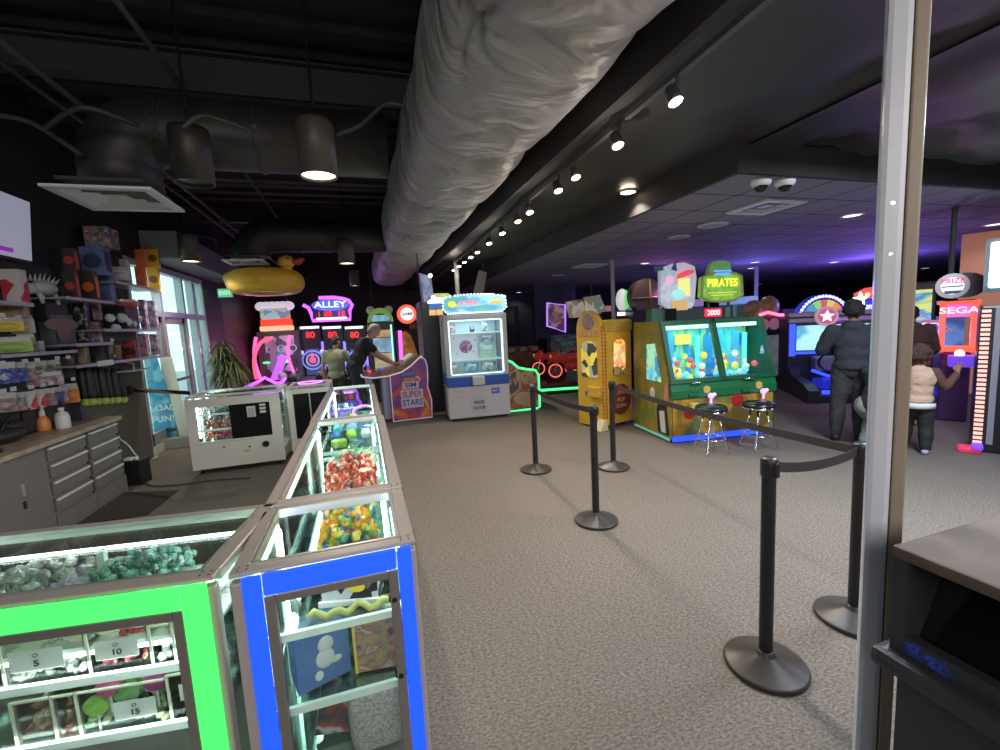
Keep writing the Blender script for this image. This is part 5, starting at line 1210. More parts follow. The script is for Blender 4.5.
for (lx, z0, w_, h_, m, nm, lb) in ((.27, 1.38, .26, .14, multi('pr1', [(.1, .35, .6), (.7, .4, .4), (.5, .7, .8)], 9, .4, .15), 'boxed_prize', 'flat blue and pink boxed prize, right side, upper on the middle shelf'),
        (.27, 1.08, .30, .28, multi('pr2', [(.15, .4, .6), (.65, .62, .3), (.3, .6, .6), (.6, .7, .75)], 6, .4, .15, kind='NOISE'), 'boxed_prize', 'teal and yellow boxed prize, right on the middle shelf'),
        (-.40, 1.58, .17, .16, multi('pr3', [(.5, .25, .3), (.65, .5, .55), (.4, .12, .15)], 14, .4, .1), 'boxed_prize', 'small pinkish prize on the top shelf at left'),
        (.0, 1.58, .08, .10, mat('pr_dark', (.06, .08, .09), .4), 'boxed_prize', 'tiny dark boxed prize in the centre of the top shelf'),
        (.25, 1.58, .13, .18, multi('pr4', [(.25, .3, .35), (.5, .6, .65), (.15, .2, .22)], 16, .4, .1), 'boxed_prize', 'grey prize figure box at the right of the top shelf'),
        (-.37, .845, .14, .16, multi('pr5', [(.6, .5, .3), (.4, .4, .42), (.7, .65, .4)], 16, .4, .1), 'boxed_prize', 'yellowish small prize on the cabinet floor at left'),
        (-.05, .845, .28, .16, multi('pr6', [(.12, .35, .55), (.4, .55, .6), (.2, .3, .4)], 14, .4, .1), 'boxed_prize', 'blue prize boxes in the middle of the cabinet floor'),
        (.28, .845, .28, .16, multi('pr7', [(.35, .42, .42), (.55, .6, .6), (.15, .2, .22)], 14, .4, .1), 'boxed_prize', 'grey prize boxes on the cabinet floor at right')):
    o = local_thing(kk, nm, lb, 'prize', lx, .42, z0); MB().box(-w_ / 2, w_ / 2, 0, .08, 0, h_, bev=.006).build('carton', m, o); MB().box(-w_ * .3, w_ * .3, -.003, 0, h_ * .6, h_ * .85).build('carton_label', mat('pale_print'), o)
area('kiosk_lamp', kk.matrix_basis @ Vector((0, .30, Hk - .11)), .7, 3.5, (.8, .95, 1.0))
# ---- green neon bordered panel (shooter game side)
Y = 7.9; zz = lambda v: lz(v, Y, 525); xa = PY(525, 390, Y).x; sc = (PY(541, 390, Y).x - PY(504, 390, Y).x) / 37; X = lambda u: (u - 525) * sc
t = thing('neon_side_game', 'arcade cabinet with brown picture side outlined in bright green neon', 'arcade machine', (xa, Y, 0))
ol = [(506, 411), (506, 362), (509, 359), (513, 361), (519, 367), (526, 369), (536, 371), (539, 376), (539, 408), (536, 411)]
q = [(X(u), max(.03, zz(v))) for u, v in ol]
MB().prism(q, 0, 1.0).build('cabinet', MBL, t)
MB().prism([(x * .93, zz_ * .95 + .03) for x, zz_ in q], -.012, 0).build('side_art', multi('brown_art', [(.10, .03, .02), (.3, .10, .05), (.16, .05, .03), (.38, .24, .12), (.07, .05, .05)], 3.2, .4, .12, kind='NOISE'), t)
neon('green_outline', [(x, -.02, z_) for x, z_ in q], .022, NG, t, True)
text('side_text', 'WILD', .2, (0, -.02, zz(381)), mat('text_cream', (.5, .25, .18), .5), t, sx=1.0)
MB().ball((-.05, -.014, zz(398)), 1, sc=(.20, .012, .13)).ball((.12, -.014, zz(402)), 1, sc=(.12, .012, .10)).build('picture_shapes', mat('art_tan', (.40, .27, .16), .5), t)
# ---- motorbike racing game
def bike(u, v, Y, label, sc_=1.0, rz=R(-35)):
    p = PY(u, v, Y)
    t = thing('racing_bike', label, 'ride-on bike', (p.x, Y, .25), rz)
    t.scale = (sc_, sc_, sc_)
    RB = mat('bike_red', (.55, .04, .03), .25, 0, .1)
    wh = MB()
    for xx in (-.55, .55): wh.tube([(xx + .27 * math.cos(2 * PI * k / 24), 0, .32 + .27 * math.sin(2 * PI * k / 24)) for k in range(24)], .055, 8, True)
    wh.build('tyre', BLK, t)
    for xx in (-.55, .55):
        o = MB().tube([(xx + .21 * math.cos(2 * PI * k / 24), 0, .32 + .21 * math.sin(2 * PI * k / 24)) for k in range(24)], .02, 6, True)
        o.build('glowing_rim', glow('rim_red', (1.0, .12, .10), 1.6), t)
        s = MB()
        for k in range(5): s.cyl((xx, 0, .32), (xx + .2 * math.cos(k * 1.257), 0, .32 + .2 * math.sin(k * 1.257)), .012, n=6)
        s.cyl((xx, -.05, .32), (xx, .05, .32), .05, n=12); s.build('spokes', mat('spoke_gold', (.4, .3, .08), .3, .5), t)
    MB().ball((-.05, 0, .72), 1, sc=(.32, .16, .15)).ball((-.50, 0, .72), 1, sc=(.24, .13, .16)).ball((.05, 0, .48), 1, sc=(.32, .14, .16)).prism([(-.7, .6), (-.62, .86), (-.42, .98), (-.36, .78)], -.08, .08).build('fairing', RB, t, smooth=True)
    MB().prism([(.1, .70), (.35, .76), (.62, .93), (.66, .88), (.45, .66), (.15, .58)], -.09, .09).build('seat', MBL, t)
    MB().prism([(.38, .82), (.70, 1.0), (.72, .92), (.45, .74)], -.07, .07).build('tail', RB, t)
    MB().cyl((-.55, -.08, .32), (-.40, -.08, .88), .02).cyl((-.55, .08, .32), (-.40, .08, .88), .02).build('fork', CHR, t)
    MB().cyl((-.36, -.28, .95), (-.36, .28, .95), .018).build('handlebar', BLK, t)
    MB().ball((-.68, 0, .78), 1, sc=(.05, .09, .06)).build('headlamp', mat('lamp_yellow', (.6, .45, .1), .3, 0, .3), t)
    MB().box(-.2, .3, -.06, .06, -.2, .3).build('mount', MGR, t)
    return t
bike(573, 380, 9.7, 'red ride-on racing motorbike with a glowing red rim, nearest the yellow cabinet', .76, R(-22))
bike(555, 377, 10.5, 'red ride-on racing motorbike behind, farther left by the brown console', .76, R(-22))
Y = 9.9; p = PY(575, 400, Y)
t = thing('bike_platform', 'low black platform with green light edge under the motorbikes', 'platform', (p.x - .35, 10.2, 0), R(-10))
MB().box(-1.5, 1.5, -.9, .9, .0, .22, bev=.04).build('deck', MBL, t)
neon('green_edge', [(-1.5, -.92, .12), (0, -.92, .12), (1.5, -.92, .10)], .03, NG, t)
Y = 12.0; zz = lambda v: lz(v, Y, 560); xa = PY(560, 350, Y).x; sc = (PY(580, 350, Y).x - PY(540, 350, Y).x) / 40; X = lambda u: (u - 560) * sc
t = thing('racing_screen', 'dark racing cabinet with a round green light hoop behind the motorbikes', 'arcade machine', (xa, Y, 0))
MB().box(X(548), X(585), 0, .8, 0, zz(338), bev=.04).build('cabinet', MBL, t)
MB().box(X(551), X(576), -.03, 0, zz(362), zz(335)).build('screen', multi('race_scene', [(.02, .02, .025), (.10, .10, .12), (.04, .04, .05), (.16, .14, .16)], 4, .3, .1, kind='NOISE', stretch=(1, 1, 3)), t)
neon('green_hoop', [(X(558) + (X(577) - X(558)) * math.sin(a), -.6, zz(354) - (zz(354) - zz(338)) * math.cos(a) * 1.0) for a in [R(35 + 115 * k / 16) for k in range(17)][::-1]], .05, NG, t)
neon('green_hoop', [(X(556) + (X(572) - X(556)) * math.sin(a), -.65, zz(354) - (zz(354) - zz(336)) * math.cos(a)) for a in [R(90 + 70 * k / 12) for k in range(13)]], .035, NG, t)
# topper panels above
for (pts_, m, lb) in ((((567, 302), (582, 299), (589, 316), (571, 318)), multi('topper1', [(.5, .42, .3), (.2, .1, .06), (.6, .55, .4), (.35, .25, .15)], 5, .4, .3), 'tilted cream and brown picture board, left of the pair over the racing cabinet'),
                      (((585, 297), (600, 295), (607, 312), (590, 316)), multi('topper2', [(.45, .5, .25), (.25, .3, .15), (.6, .6, .4), (.3, .25, .12)], 5, .4, .3), 'tilted green and cream picture board, right of the pair over the racing cabinet')):
    t = thing('picture_board', lb, 'sign', (0, 11.2, 0)); P = [PY(u, v, 11.2) for u, v in pts_]
    MB().prism([(p.x, p.z) for p in P], 0, .12).build('board', m, t)
    MB().cyl(((P[0].x + P[1].x) / 2, .06, P[0].z - .05), ((P[0].x + P[1].x) / 2, .06, 2.9), .015).build('hanger', DKG, t)
Y = 12.3; t = thing('hanging_sign', 'purple-edged hanging poster sign in the far middle', 'sign', (0, Y, 0)); P = [PY(u, v, Y) for u, v in ((547, 303), (565, 305), (565, 332), (547, 326))]
MB().prism([(p.x, p.z) for p in P], 0, .1).build('panel', multi('purple_poster', [(.08, .03, .06), (.22, .1, .14), (.12, .06, .1), (.3, .18, .2)], 7, .4, .5), t)
neon('violet_edge', [(p.x, -.02, p.z) for p in P], .03, glow('soft_violet', (.4, .2, .9), 1.2), t, True); MB().cyl(((P[0].x + P[1].x) / 2, .05, P[1].z), ((P[0].x + P[1].x) / 2, .05, 2.9), .012).build('hanger', DKG, t)
# brown console left of the bikes
Y = 10.8; p = PY(520, 360, Y); t = thing('gun_console', 'brown-topped twin gun console behind the neon bordered cabinet', 'arcade machine', (p.x, Y, 0)); zz = lambda v: lz(v, Y, 520); sc = (PY(541, 360, Y).x - PY(504, 360, Y).x) / 37; X = lambda u: (u - 520) * sc
MB().prism([(X(503), 0), (X(538), 0), (X(538), zz(362)), (X(532), zz(352)), (X(503), zz(350))], 0, .8).build('console', mat('console_brown', (.20, .09, .045), .4, noise=.5, nscale=4, col2=(.06, .03, .02)), t)
for k in range(3): MB().box(X(508) + k * .32, X(508) + k * .32 + .2, -.1, .3, zz(352), zz(347), bev=.03).build('gun_mount', mat('mount_tan', (.28, .17, .08), .4), t)
MB().box(X(503), X(528), .5, .7, zz(346), zz(305)).build('screen_back', mat('screen_black', (.012, .015, .014), .15), t)
neon('green_stroke', [(X(510), .4, zz(343)), (X(509.5), .4, zz(330)), (X(510), .4, zz(319))], .035, NG, t)

# ---- yellow cabinet
YW = mat('yellow_laminate', (.62, .36, .035), .4, noise=.12, nscale=6); YD = mat('yellow_side', (.50, .31, .04), .45, noise=.2, nscale=4); RDB = mat('ornament_red', (.38, .09, .04), .5)
def frame_between(A, B):
    d = B - A; return math.atan2(d.y, d.x), d.length
A = G(579, 424); B = G(601, 432); C2 = G(633, 424)
# main visible faces: left face A-B and right face B-C
A = Vector((3.36, 6.40, 0)); B = Vector((3.47, 5.86, 0)); Cc = Vector((4.03, 6.01, 0))
th = math.atan2(Cc.y - B.y, Cc.x - B.x)
t = thing('yellow_popcorn_game', 'yellow cabinet with orange lit window and round brown badge, left of the green game', 'arcade machine', B, th)
wR = (Cc - B).length; dL = .58; Hy = 1.68
MB().box(0, wR, 0, dL, .06, Hy, bev=.012).build('cabinet', YW, t)
MB().box(-.01, wR + .01, -.015, dL + .01, Hy - .18, Hy - .02, bev=.01).build('top_band', YD, t)
prof = [(y_, z_) for y_, z_ in ((0.02, .03), (dL - .02, .03), (dL - .02, 1.55))] + [(dL / 2 + (dL / 2 - .02) * math.cos(R(a)), 1.55 + .28 * math.sin(R(a))) for a in range(10, 171, 16)] + [(.02, 1.55)]
MB().prism(prof, -.05, -.0, 'x').build('arched_side', YW, t)
MB().ball((-.053, dL / 2, 1.66), 1, sc=(.012, .13, .13)).build('round_badge', mat('badge_mauve', (.35, .22, .26), .5, noise=.4, nscale=20), t)
box('name_band', mat('band_red', (.45, .16, .10), .5, noise=.5, nscale=30, col2=(.6, .35, .1)), t, -.056, -.05, .06, dL - .06, 1.44, 1.52)
wdw = MB().prism([(.12, .80), (dL - .12, .80), (dL - .12, 1.25)] + [(dL / 2 + (dL / 2 - .12) * math.cos(R(a)), 1.25 + .12 * math.sin(R(a))) for a in range(20, 161, 20)] + [(.12, 1.25)], -.058, -.05, 'x').build('side_window', multi('popcorn_bits', [(.03, .04, .03), (.7, .55, .08), (.35, .4, .25), (.05, .05, .05), (.85, .65, .1), (.5, .45, .35)], 9, .3, .25), t)
box('delivery_box', YW, t, -.10, -.05, .06, .30, .50, .66, bev=.01); bstar = MB().disc((0, 0), .035, 0, .006).build('blue_star', mat('star_blue', (.05, .07, .5), .4), t)
st = bstar; st.location = (-.057, .36, .54); st.rotation_euler = (0, 0, -PI / 2)
for yy in (-.012,): 
    o = MB()
    for k in range(26): o.ball((.012, -.006, .2 + k * .055), .018, sc=(.9, .4, 1.3), n=8)
    for k in range(26): o.ball((-.052, .0, .2 + k * .055), .018, sc=(.4, .9, 1.3), n=8)
    o.build('corner_ornament', RDB, t)
wa = [(.16, .86), (.44, .86), (.44, 1.30)] + arc(.30, 1.30, .14, 0, 180, 10, .09)[1:] + [(.16, .86)]
wn = MB().prism(wa[:-1], -.012, .0).build('lit_window', multi('orange_window', [(.9, .45, .05), (.8, .12, .03), (.9, .6, .15), (.5, .35, .25), (.85, .25, .04)], 5.5, .3, .9, kind='NOISE'), t)
neon('window_rim', [(x, -.012, z_) for x, z_ in wa[:-1]], .014, YW, t, True)
o = MB(); rn = random.Random(8)
for k in range(60): o.ball((rn.uniform(.17, .43), -.018, rn.uniform(.83, .95)), .018, n=6)
o.build('popcorn', mat('popcorn', (.42, .30, .12), .6), t)
bd = MB().disc((.31, .44), .22, -.016, 0, sz=1.1).build('brown_badge', mat('badge_brown', (.16, .035, .03), .45), t)
MB().prism([(.22, .52), (.40, .52), (.36, .62), (.30, .66), (.25, .61)], -.022, -.016).build('popcorn_tub', mat('tub_red', (.45, .12, .09), .5), bd)
text('badge_word', 'POP', .09, (.31, -.02, .43), mat('gold_text', (.42, .25, .10), .5), bd); text('badge_word', 'CORN', .08, (.31, -.02, .335), mat('gold_text'), bd)
MB().prism([(-.16, .0), (.0, .0), (-.02, .16), (-.07, .16)], -.03, .1).build('corner_foot', mat('foot_cream', (.6, .5, .3), .5), t)
MB().cyl((.1, .1, 0), (.1, .1, .06), .03).cyl((wR - .1, .1, 0), (wR - .1, .1, .06), .03).cyl((wR - .1, dL - .1, 0), (wR - .1, dL - .1, .06), .03).build('foot', BLK, t)
# ---- green two-player machine
GN = mat('green_frame', (.012, .10, .045), .35); GN2 = mat('green_art', (.11, .19, .05), .45, noise=.45, nscale=5, col2=(.32, .20, .025))
t = thing('green_pusher_game', 'big green slanted-glass game with two playfields, PIRATES sign and blue floor glow', 'arcade machine', (3.80, 4.80, 0), math.atan2(4.60 - 4.80, 5.36 - 3.80))
Wg = 1.56; Dg = 1.0
side = [(0, .06), (0, .62), (-.02, .66), (.0, .80), (.26, 1.62), (Dg, 1.62), (Dg, .06)]
for nm, xa_, xb_ in (('left_side', 0, .02), ('right_side', Wg - .02, Wg)):
    MB().prism(side, xa_, xb_, 'x').build(nm, GN2 if nm == 'left_side' else GN, t)
MB().box(.02, Wg - .02, .02, Dg, .06, .62).box(.02, Wg - .02, Dg - .04, Dg, .62, 1.6).box(.02, Wg - .02, .27, Dg, 1.56, 1.615).build('body', GN2, t)
MB().prism([(-.03, .60), (-.03, .70), (.0, .80), (.05, .80), (.05, .60)], 0, Wg, 'x').build('front_ledge', mat('green_ledge', (.015, .15, .05), .35), t)
box('lower_art', multi('under_art', [(.35, .20, .02), (.10, .16, .05), (.45, .25, .03), (.15, .10, .02)], 1.6, .4, .05, kind='NOISE'), t, .03, Wg - .03, -.006, .02, .10, .58)
lg = glow('floor_glow_blue', (.02, .06, 1.0), 1.6)
box('blue_kick_light', lg, t, .03, Wg - .03, -.02, .02, .02, .085); box('teal_edge', glow('teal_line', (.1, .4, .35), .5), t, -.012, 0, .02, Dg, .03, .06)
slope = math.atan2(.82, .26)
def on_glass(f): return (.0 + .26 * f, .80 + .82 * f)
def bar(name, xa_, xb_, f0, f1, m=GN):
    y0, z0 = on_glass(f0); y1, z1 = on_glass(f1)
    return MB().prism([(y0 - .03, z0), (y1 - .03, z1), (y1 + .03, z1), (y0 + .03, z0)], xa_, xb_, 'x').build(name, m, t)
for xa_, xb_ in ((0, .06), (Wg / 2 - .035, Wg / 2 + .035), (Wg - .06, Wg)): bar('glass_frame', xa_, xb_, 0, 1)
bar('glass_frame', .06, Wg - .06, .93, 1.0); bar('glass_frame', .06, Wg - .06, 0, .06)
for k in range(2):
    xa_ = .06 + k * (Wg / 2 - .03); xb_ = xa_ + Wg / 2 - .09
    y0, z0 = on_glass(.06); y1, z1 = on_glass(.93)
    MB().prism([(y0 - .004, z0), (y1 - .004, z1), (y1, z1), (y0, z0)], xa_, xb_, 'x').build('slanted_glass', GLASS, t)
    MB().box(xa_ + .02, xb_ - .02, .26, .32, 1.50, 1.55).build('lamp_row', glow('lamp_green_white', (.50, .95, .70), 1.6), t)
    box('playfield_back', multi('playback%d' % k, [(.04, .35, .38), (.06, .5, .4), (.1, .55, .6), (.3, .6, .15), (.03, .25, .5)], 4.5, .35, .42, kind='NOISE', stretch=(1.3, 1, .6)), t, xa_ - .02, xb_ + .02, .52, .54, .80, 1.56)
    box('playfield_floor', mat('play_floor', (.10, .35, .55), .3, 0, .3, noise=.6, nscale=16), t, xa_ - .02, xb_ + .02, .03, .52, .70, .79)
    box('blue_column', glow('column_blue', (.03, .25, .85), 1.2), t, xa_ + .18, xa_ + .26, .44, .48, .80, 1.48); box('yellow_sign', glow('yel_panel', (.65, .75, .08), 1.0), t, xa_ + .30, xa_ + .54, .46, .48, 1.28, 1.42) if k == 0 else box('blue_column', glow('column_blue'), t, xa_ + .46, xa_ + .54, .44, .48, .95, 1.42)
    box('cyan_column', glow('column_cyan', (.1, .6, .7), 1.0), t, xb_ - .1, xb_ - .05, .40, .44, .80, 1.40)
    mm = [glow('c_yel', (.75, .65, .08), .7), glow('c_white', (.7, .75, .7), .6), glow('c_red', (.7, .12, .15), .6), glow('c_cyan', (.15, .55, .65), .8)]
    rn = random.Random(30 + k)
    for j in range(4):
        o = MB()
        for i in range(7):
            xx = rn.uniform(xa_ + .05, xb_ - .05); yy = rn.uniform(.2, .42); zc = rn.uniform(.83, 1.12 if j != 3 else .9)
            o.ball((xx, yy, zc), rn.uniform(.025, .05), n=8, sc=(1, .8, 1))
        o.build('playfield_prop', mm[j], t, smooth=True)
area('pusher_lamp', t.matrix_basis @ Vector((Wg / 2, .33, 1.49)), 1.2, 3, (.5, 1.0, .85), (0, 0, t.rotation_euler.z), .15)
MB().prism([(.22, .80), (.60, .80), (.60, 1.30), (.38, 1.32)], -.012, -.0, 'x').build('side_window', multi('side_win', [(.05, .35, .55), (.1, .5, .6), (.3, .6, .3), (.04, .2, .4)], 5, .3, .8, kind='NOISE'), t)
# side art: tan and black abstract shapes
MB().prism([(.03, .10), (.30, .10), (.34, .42), (.24, .56), (.10, .50)], -.010, 0, 'x').build('dark_shape', mat('art_black', (.015, .015, .02), .4), t)
MB().prism([(.10, .12), (.22, .12), (.26, .40), (.14, .42)], -.016, -.010, 'x').build('pale_shape', mat('art_white', (.5, .52, .5), .5), t)
MB().prism([(.03, .52), (.13, .52), (.10, .80), (.05, .80)], -.022, 0, 'x').build('pink_shape', mat('art_pink', (.48, .20, .18), .5), t)
MB().ball((-.006, .45, .62), 1, sc=(.012, .07, .08)).build('pale_shape', mat('art_white'), t)
for k in range(2):
    xc = .40 + k * .78
    MB().box(xc - .16, xc - .02, -.06, 0, .62, .66, bev=.01).build('ticket_slot', mat('green_ledge'), t)
    MB().disc((xc + .1, .70), .05, -.045, -.03).build('yellow_ring', mat('ring_yellow', (.6, .45, .1), .4), t)
    MB().tube([(xc - .12, -.05, .795), (xc - .04, -.07, .81), (xc + .04, -.05, .795)], .012).build('silver_handle', CHR, t)
    MB().cyl((xc + .12, -.10, .52), (xc + .12, -.10, .60), .015).ball((xc + .12, -.10, .62), .04).build('joystick', glow('stick_pinkblue', (.5, .35, .95), 1.2), t)
    MB().ball((xc + .17, -.10, .635), .022).build('joystick_light', glow('neon_pinkw', (1.0, .3, .5), 2.0), t)
MB().ball((.98, -.008, .52), 1, sc=(.10, .012, .09)).build('red_badge', mat('badge_red', (.40, .02, .02), .4), t)
MB().disc((.27, .40), .0001 + .09, -.012, -.006).build('red_badge', mat('badge_red'), t)
MB().box(.06, .12, -.012, 0, .66, .76).build('yellow_mark', mat('ring_yellow'), t)
MB().box(.24, .36, -.10, -.02, .44, .54, bev=.02).build('yellow_cup', mat('ring_yellow'), t)
box('upper_crate', mat('crate_green', (.03, .10, .07), .5), t, .0, .16, .45, .62, 1.615, 1.80)
# toppers
hd = box('topper_base', mat('topper_dark', (.03, .05, .045), .4), t, .16, Wg - .12, .45, .62, 1.615, 1.78)
led = MB().box(.80, 1.06, .425, .45, 1.645, 1.76, bev=.01).build('score_display', glow('led_field', (.75, .02, .05), 1.1), t); text('score_digits', '2000', .10, (.93, .42, 1.70), glow('led_digits', (1.0, .35, .4), 2.0), led)
MB().box(1.12, 1.2, .43, .45, 1.63, 1.77).box(1.24, 1.3, .43, .45, 1.63, 1.8).build('dark_icon', mat('icon_teal', (.08, .16, .18), .4), t)
MB().box(.20, .36, .43, .45, 1.63, 1.79).build('dark_picture', mat('screen_black'), t)
sgn = [(.74, 1.93), (.76, 2.20), (.86, 2.24), (.98, 2.26), (1.12, 2.26), (1.26, 2.24), (1.36, 2.20), (1.38, 1.93), (1.26, 1.87), (1.06, 1.85), (.86, 1.87)]
sb = MB().prism(sgn, .42, .52).build('pirates_sign', mat('sign_green', (.18, .42, .05), .4, 0, .7, noise=.35, nscale=8), t)
neon('gold_border', [(x, .415, z_) for x, z_ in sgn], .018, mat('border_gold', (.35, .32, .12), .4), sb, True)
text('sign_text', 'PIRATES', .155, (1.06, .41, 2.11), glow('text_yellow', (.85, .72, .06), .95), sb, sx=.86)
MB().box(.83, 1.29, .41, .42, 1.97, 1.985).box(.88, 1.24, .41, .42, 1.935, 1.95).build('sign_lines', glow('line_yel', (.6, .55, .08), .6), sb)
MB().prism([(.86, 2.25), (1.24, 2.25), (1.20, 2.40), (1.12, 2.43), (.95, 2.42), (.90, 2.38)], .45, .52).build('sign_crown', mat('crown_green', (.15, .3, .1), .5, 0, .2), sb)
MB().box(.93, 1.20, .40, .45, 2.22, 2.29, bev=.02).build('blue_plate', glow('plate_blue', (.10, .35, .85), .9), sb)
MB().cyl((.9, .5, 1.78), (.9, .5, 1.9), .02).cyl((1.22, .5, 1.78), (1.22, .5, 1.9), .02).build('sign_post', DKG, sb)
pn = MB().prism([(.14, 1.86), (.14, 2.34), (.30, 2.40), (.50, 2.42), (.66, 2.36), (.69, 2.2), (.66, 1.86), (.60, 1.76), (.30, 1.76)], .46, .53).build('picture_panel', multi('pale_picture', [(.42, .48, .58), (.55, .58, .65), (.36, .44, .56), (.52, .45, .56)], 3, .4, .35, kind='NOISE'), t)
MB().box(.40, .58, .44, .46, 1.95, 2.2, bev=.03).build('yellow_patch', glow('patch_yel', (.65, .62, .2), .8), pn)
MB().prism([(.38, 2.19), (.62, 2.26), (.64, 2.31), (.52, 2.31), (.40, 2.26)], .43, .46).build('red_patch', glow('patch_red', (.6, .05, .05), .8), pn)
MB().disc((.27, 2.18), .06, .44, .46).build('pink_patch', glow('patch_pink', (.7, .35, .5), .7), pn)
MB().prism([(.30, 2.33), (.36, 2.44), (.38, 2.30)], .44, .46).prism([(.04, 2.30), (.18, 2.32), (.16, 2.38), (.04, 2.38)], .44, .46).build('navy_patch', mat('patch_navy', (.03, .05, .18), .5), pn)
MB().box(.30, .54, .44, .46, 1.76, 1.90).build('tan_patch', glow('patch_tan', (.55, .33, .12), .6), pn)
MB().ball((.40, .45, 1.98), .08, sc=(1.4, .3, 1)).build('teal_patch', glow('patch_teal', (.3, .6, .62), .7), pn)
# stools
def stool(u, v, label):
    p = G(u, v)
    t = thing('round_stool', label, 'stool', (p.x, p.y, 0), R(20))
    MB().lathe([(0, .50), (.17, .50), (.185, .515), (.185, .555), (.165, .58), (0, .585)], n=28).build('seat', mat('black_vinyl', (.012, .012, .014), .25), t, smooth=True)
    MB().lathe([(.187, .505), (.192, .512), (.192, .522), (.187, .528)]).build('seat_band', CHR, t)
    for k in range(4):
        a = k * PI / 2 + .3; c, s_ = math.cos(a), math.sin(a)
        MB().tube([(c * .08, s_ * .08, .50), (c * .12, s_ * .12, .30), (c * .20, s_ * .20, .02), (c * .205, s_ * .205, .0)], .012, 8).build('leg', CHR, t)
    MB().tube([(.165 * math.cos(2 * PI * k / 24), .165 * math.sin(2 * PI * k / 24), .18) for k in range(24)], .009, 6, True).build('foot_ring', CHR, t)
    return t
stool(711, 452, 'chrome round stool with black seat, left in front of the green game')
stool(758, 448, 'chrome round stool with black seat, right in front of the green game')
# ---- machines behind the green game
def panelY(name, label, cat, pts, Y, th, m, hang=None):
    t = thing(name, label, cat, (0, Y, 0)); P = [PY(u, v, Y) for u, v in pts]
    MB().prism([(p.x, p.z) for p in P], 0, th).build('panel', m, t)
    if hang is not None:
        c = sum((Vector((p.x, p.z)) for p in P), Vector((0, 0))) / len(P)
        MB().cyl((c.x, th / 2, max(p.z for p in P) - .03), (c.x, th / 2, hang), .012).build('hanger', DKG, t)
    return t
Y = 9.0; p = PY(648, 296, Y); t = thing('basket_dome', 'round brown padded topper with crossing gold bands, high behind the green game', 'arcade machine', (p.x, Y, 0))
r_ = (PY(664, 296, Y).x - p.x); MB().disc((0, p.z), r_, 0, .2, sz=.92).build('dome_disc', mat('dome_brown', (.12, .07, .05), .5), t)
neon('gold_band', [(-r_, -.01, p.z - .05), (r_, -.01, p.z - .02)], .018, mat('dull_gold', (.3, .2, .06), .4), t); neon('gold_band', [(.05, -.01, p.z + r_ * .9), (.08, -.01, p.z - r_ * .9)], .018, mat('dull_gold'), t)
MB().box(-r_, r_, -.1, .6, 0, p.z - r_ * .7, bev=.04).build('cabinet', MBL, t)
Y = 9.4; p = PY(622, 298, Y); t = thing('green_white_topper', 'pale and green glowing egg-shaped topper behind the yellow cabinet', 'arcade machine', (p.x, Y, 0))
MB().ball((0, 0, p.z - .05), 1, sc=(.16, .12, .27)).build('white_egg', glow('egg_white', (.6, .6, .58), .7), t, smooth=True); MB().ball((.07, -.03, p.z - .05), 1, sc=(.12, .12, .24)).build('green_side', glow('egg_green', (.15, .6, .2), .9), t, smooth=True)
MB().box(-.3, .4, -.1, .5, 0, p.z - .3, bev=.03).build('cabinet', MBL, t); MB().box(-.2, .3, -.12, -.1, p.z - .42, p.z - .34).build('small_lights', NW, t)
# red-topped machine right of green one
Y = 8.0; sc = (PY(790, 330, Y).x - PY(760, 330, Y).x) / 30; p = PY(775, 340, Y); X = lambda u: (u - 775) * sc; zz = lambda v: lz(v, Y, 775)
t = thing('red_top_game', 'dark machine with a red glowing top edge right of the green game', 'arcade machine', (p.x, Y, 0))
MB().box(X(760), X(788), 0, .9, 0, zz(317), bev=.03).build('cabinet', mat('cabinet_plum', (.05, .02, .07), .4), t)
neon('red_edge', [(X(758), -.05, zz(314)), (X(766), -.05, zz(312)), (X(776), -.05, zz(315)), (X(789), -.05, zz(316))], .035, glow('neon_rose', (1.0, .15, .3), 2.2), t)
for u in (763, 773): MB().disc((X(u), zz(324)), .13, -.05, 0).build('round_light', mat('dim_round', (.28, .12, .18), .4, 0, .5), t)
MB().box(X(762), X(778), -.03, 0, zz(375), zz(335)).build('screen', mat('dim_screen', (.20, .22, .28), .3, 0, .4, noise=.4, nscale=4), t)
MB().box(X(782), X(786), -.03, 0, zz(390), zz(330)).build('violet_strip', glow('dim_violet', (.18, .1, .7), .9), t)
MB().ball((X(757), .1, zz(309)), .3, sc=(.9, .4, .8)).ball((X(772), .1, zz(307)), .3, sc=(1, .4, .9)).build('gold_figure_heads', mat('topper_gold', (.3, .17, .08), .4, 0, .15, noise=.5, nscale=8), t, smooth=True)
Y = 9.5; p = PY(790, 350, Y); t = thing('blue_strip_game', 'narrow dark machine with blue strips between the red-topped game and the racer', 'arcade machine', (p.x, Y, 0))
MB().box(-.3, .3, 0, .8, 0, 1.7, bev=.03).build('cabinet', MBL, t)
for z_ in (.95, 1.25): MB().box(-.28, .28, -.02, 0, z_, z_ + .04).build('blue_strip', NB, t)
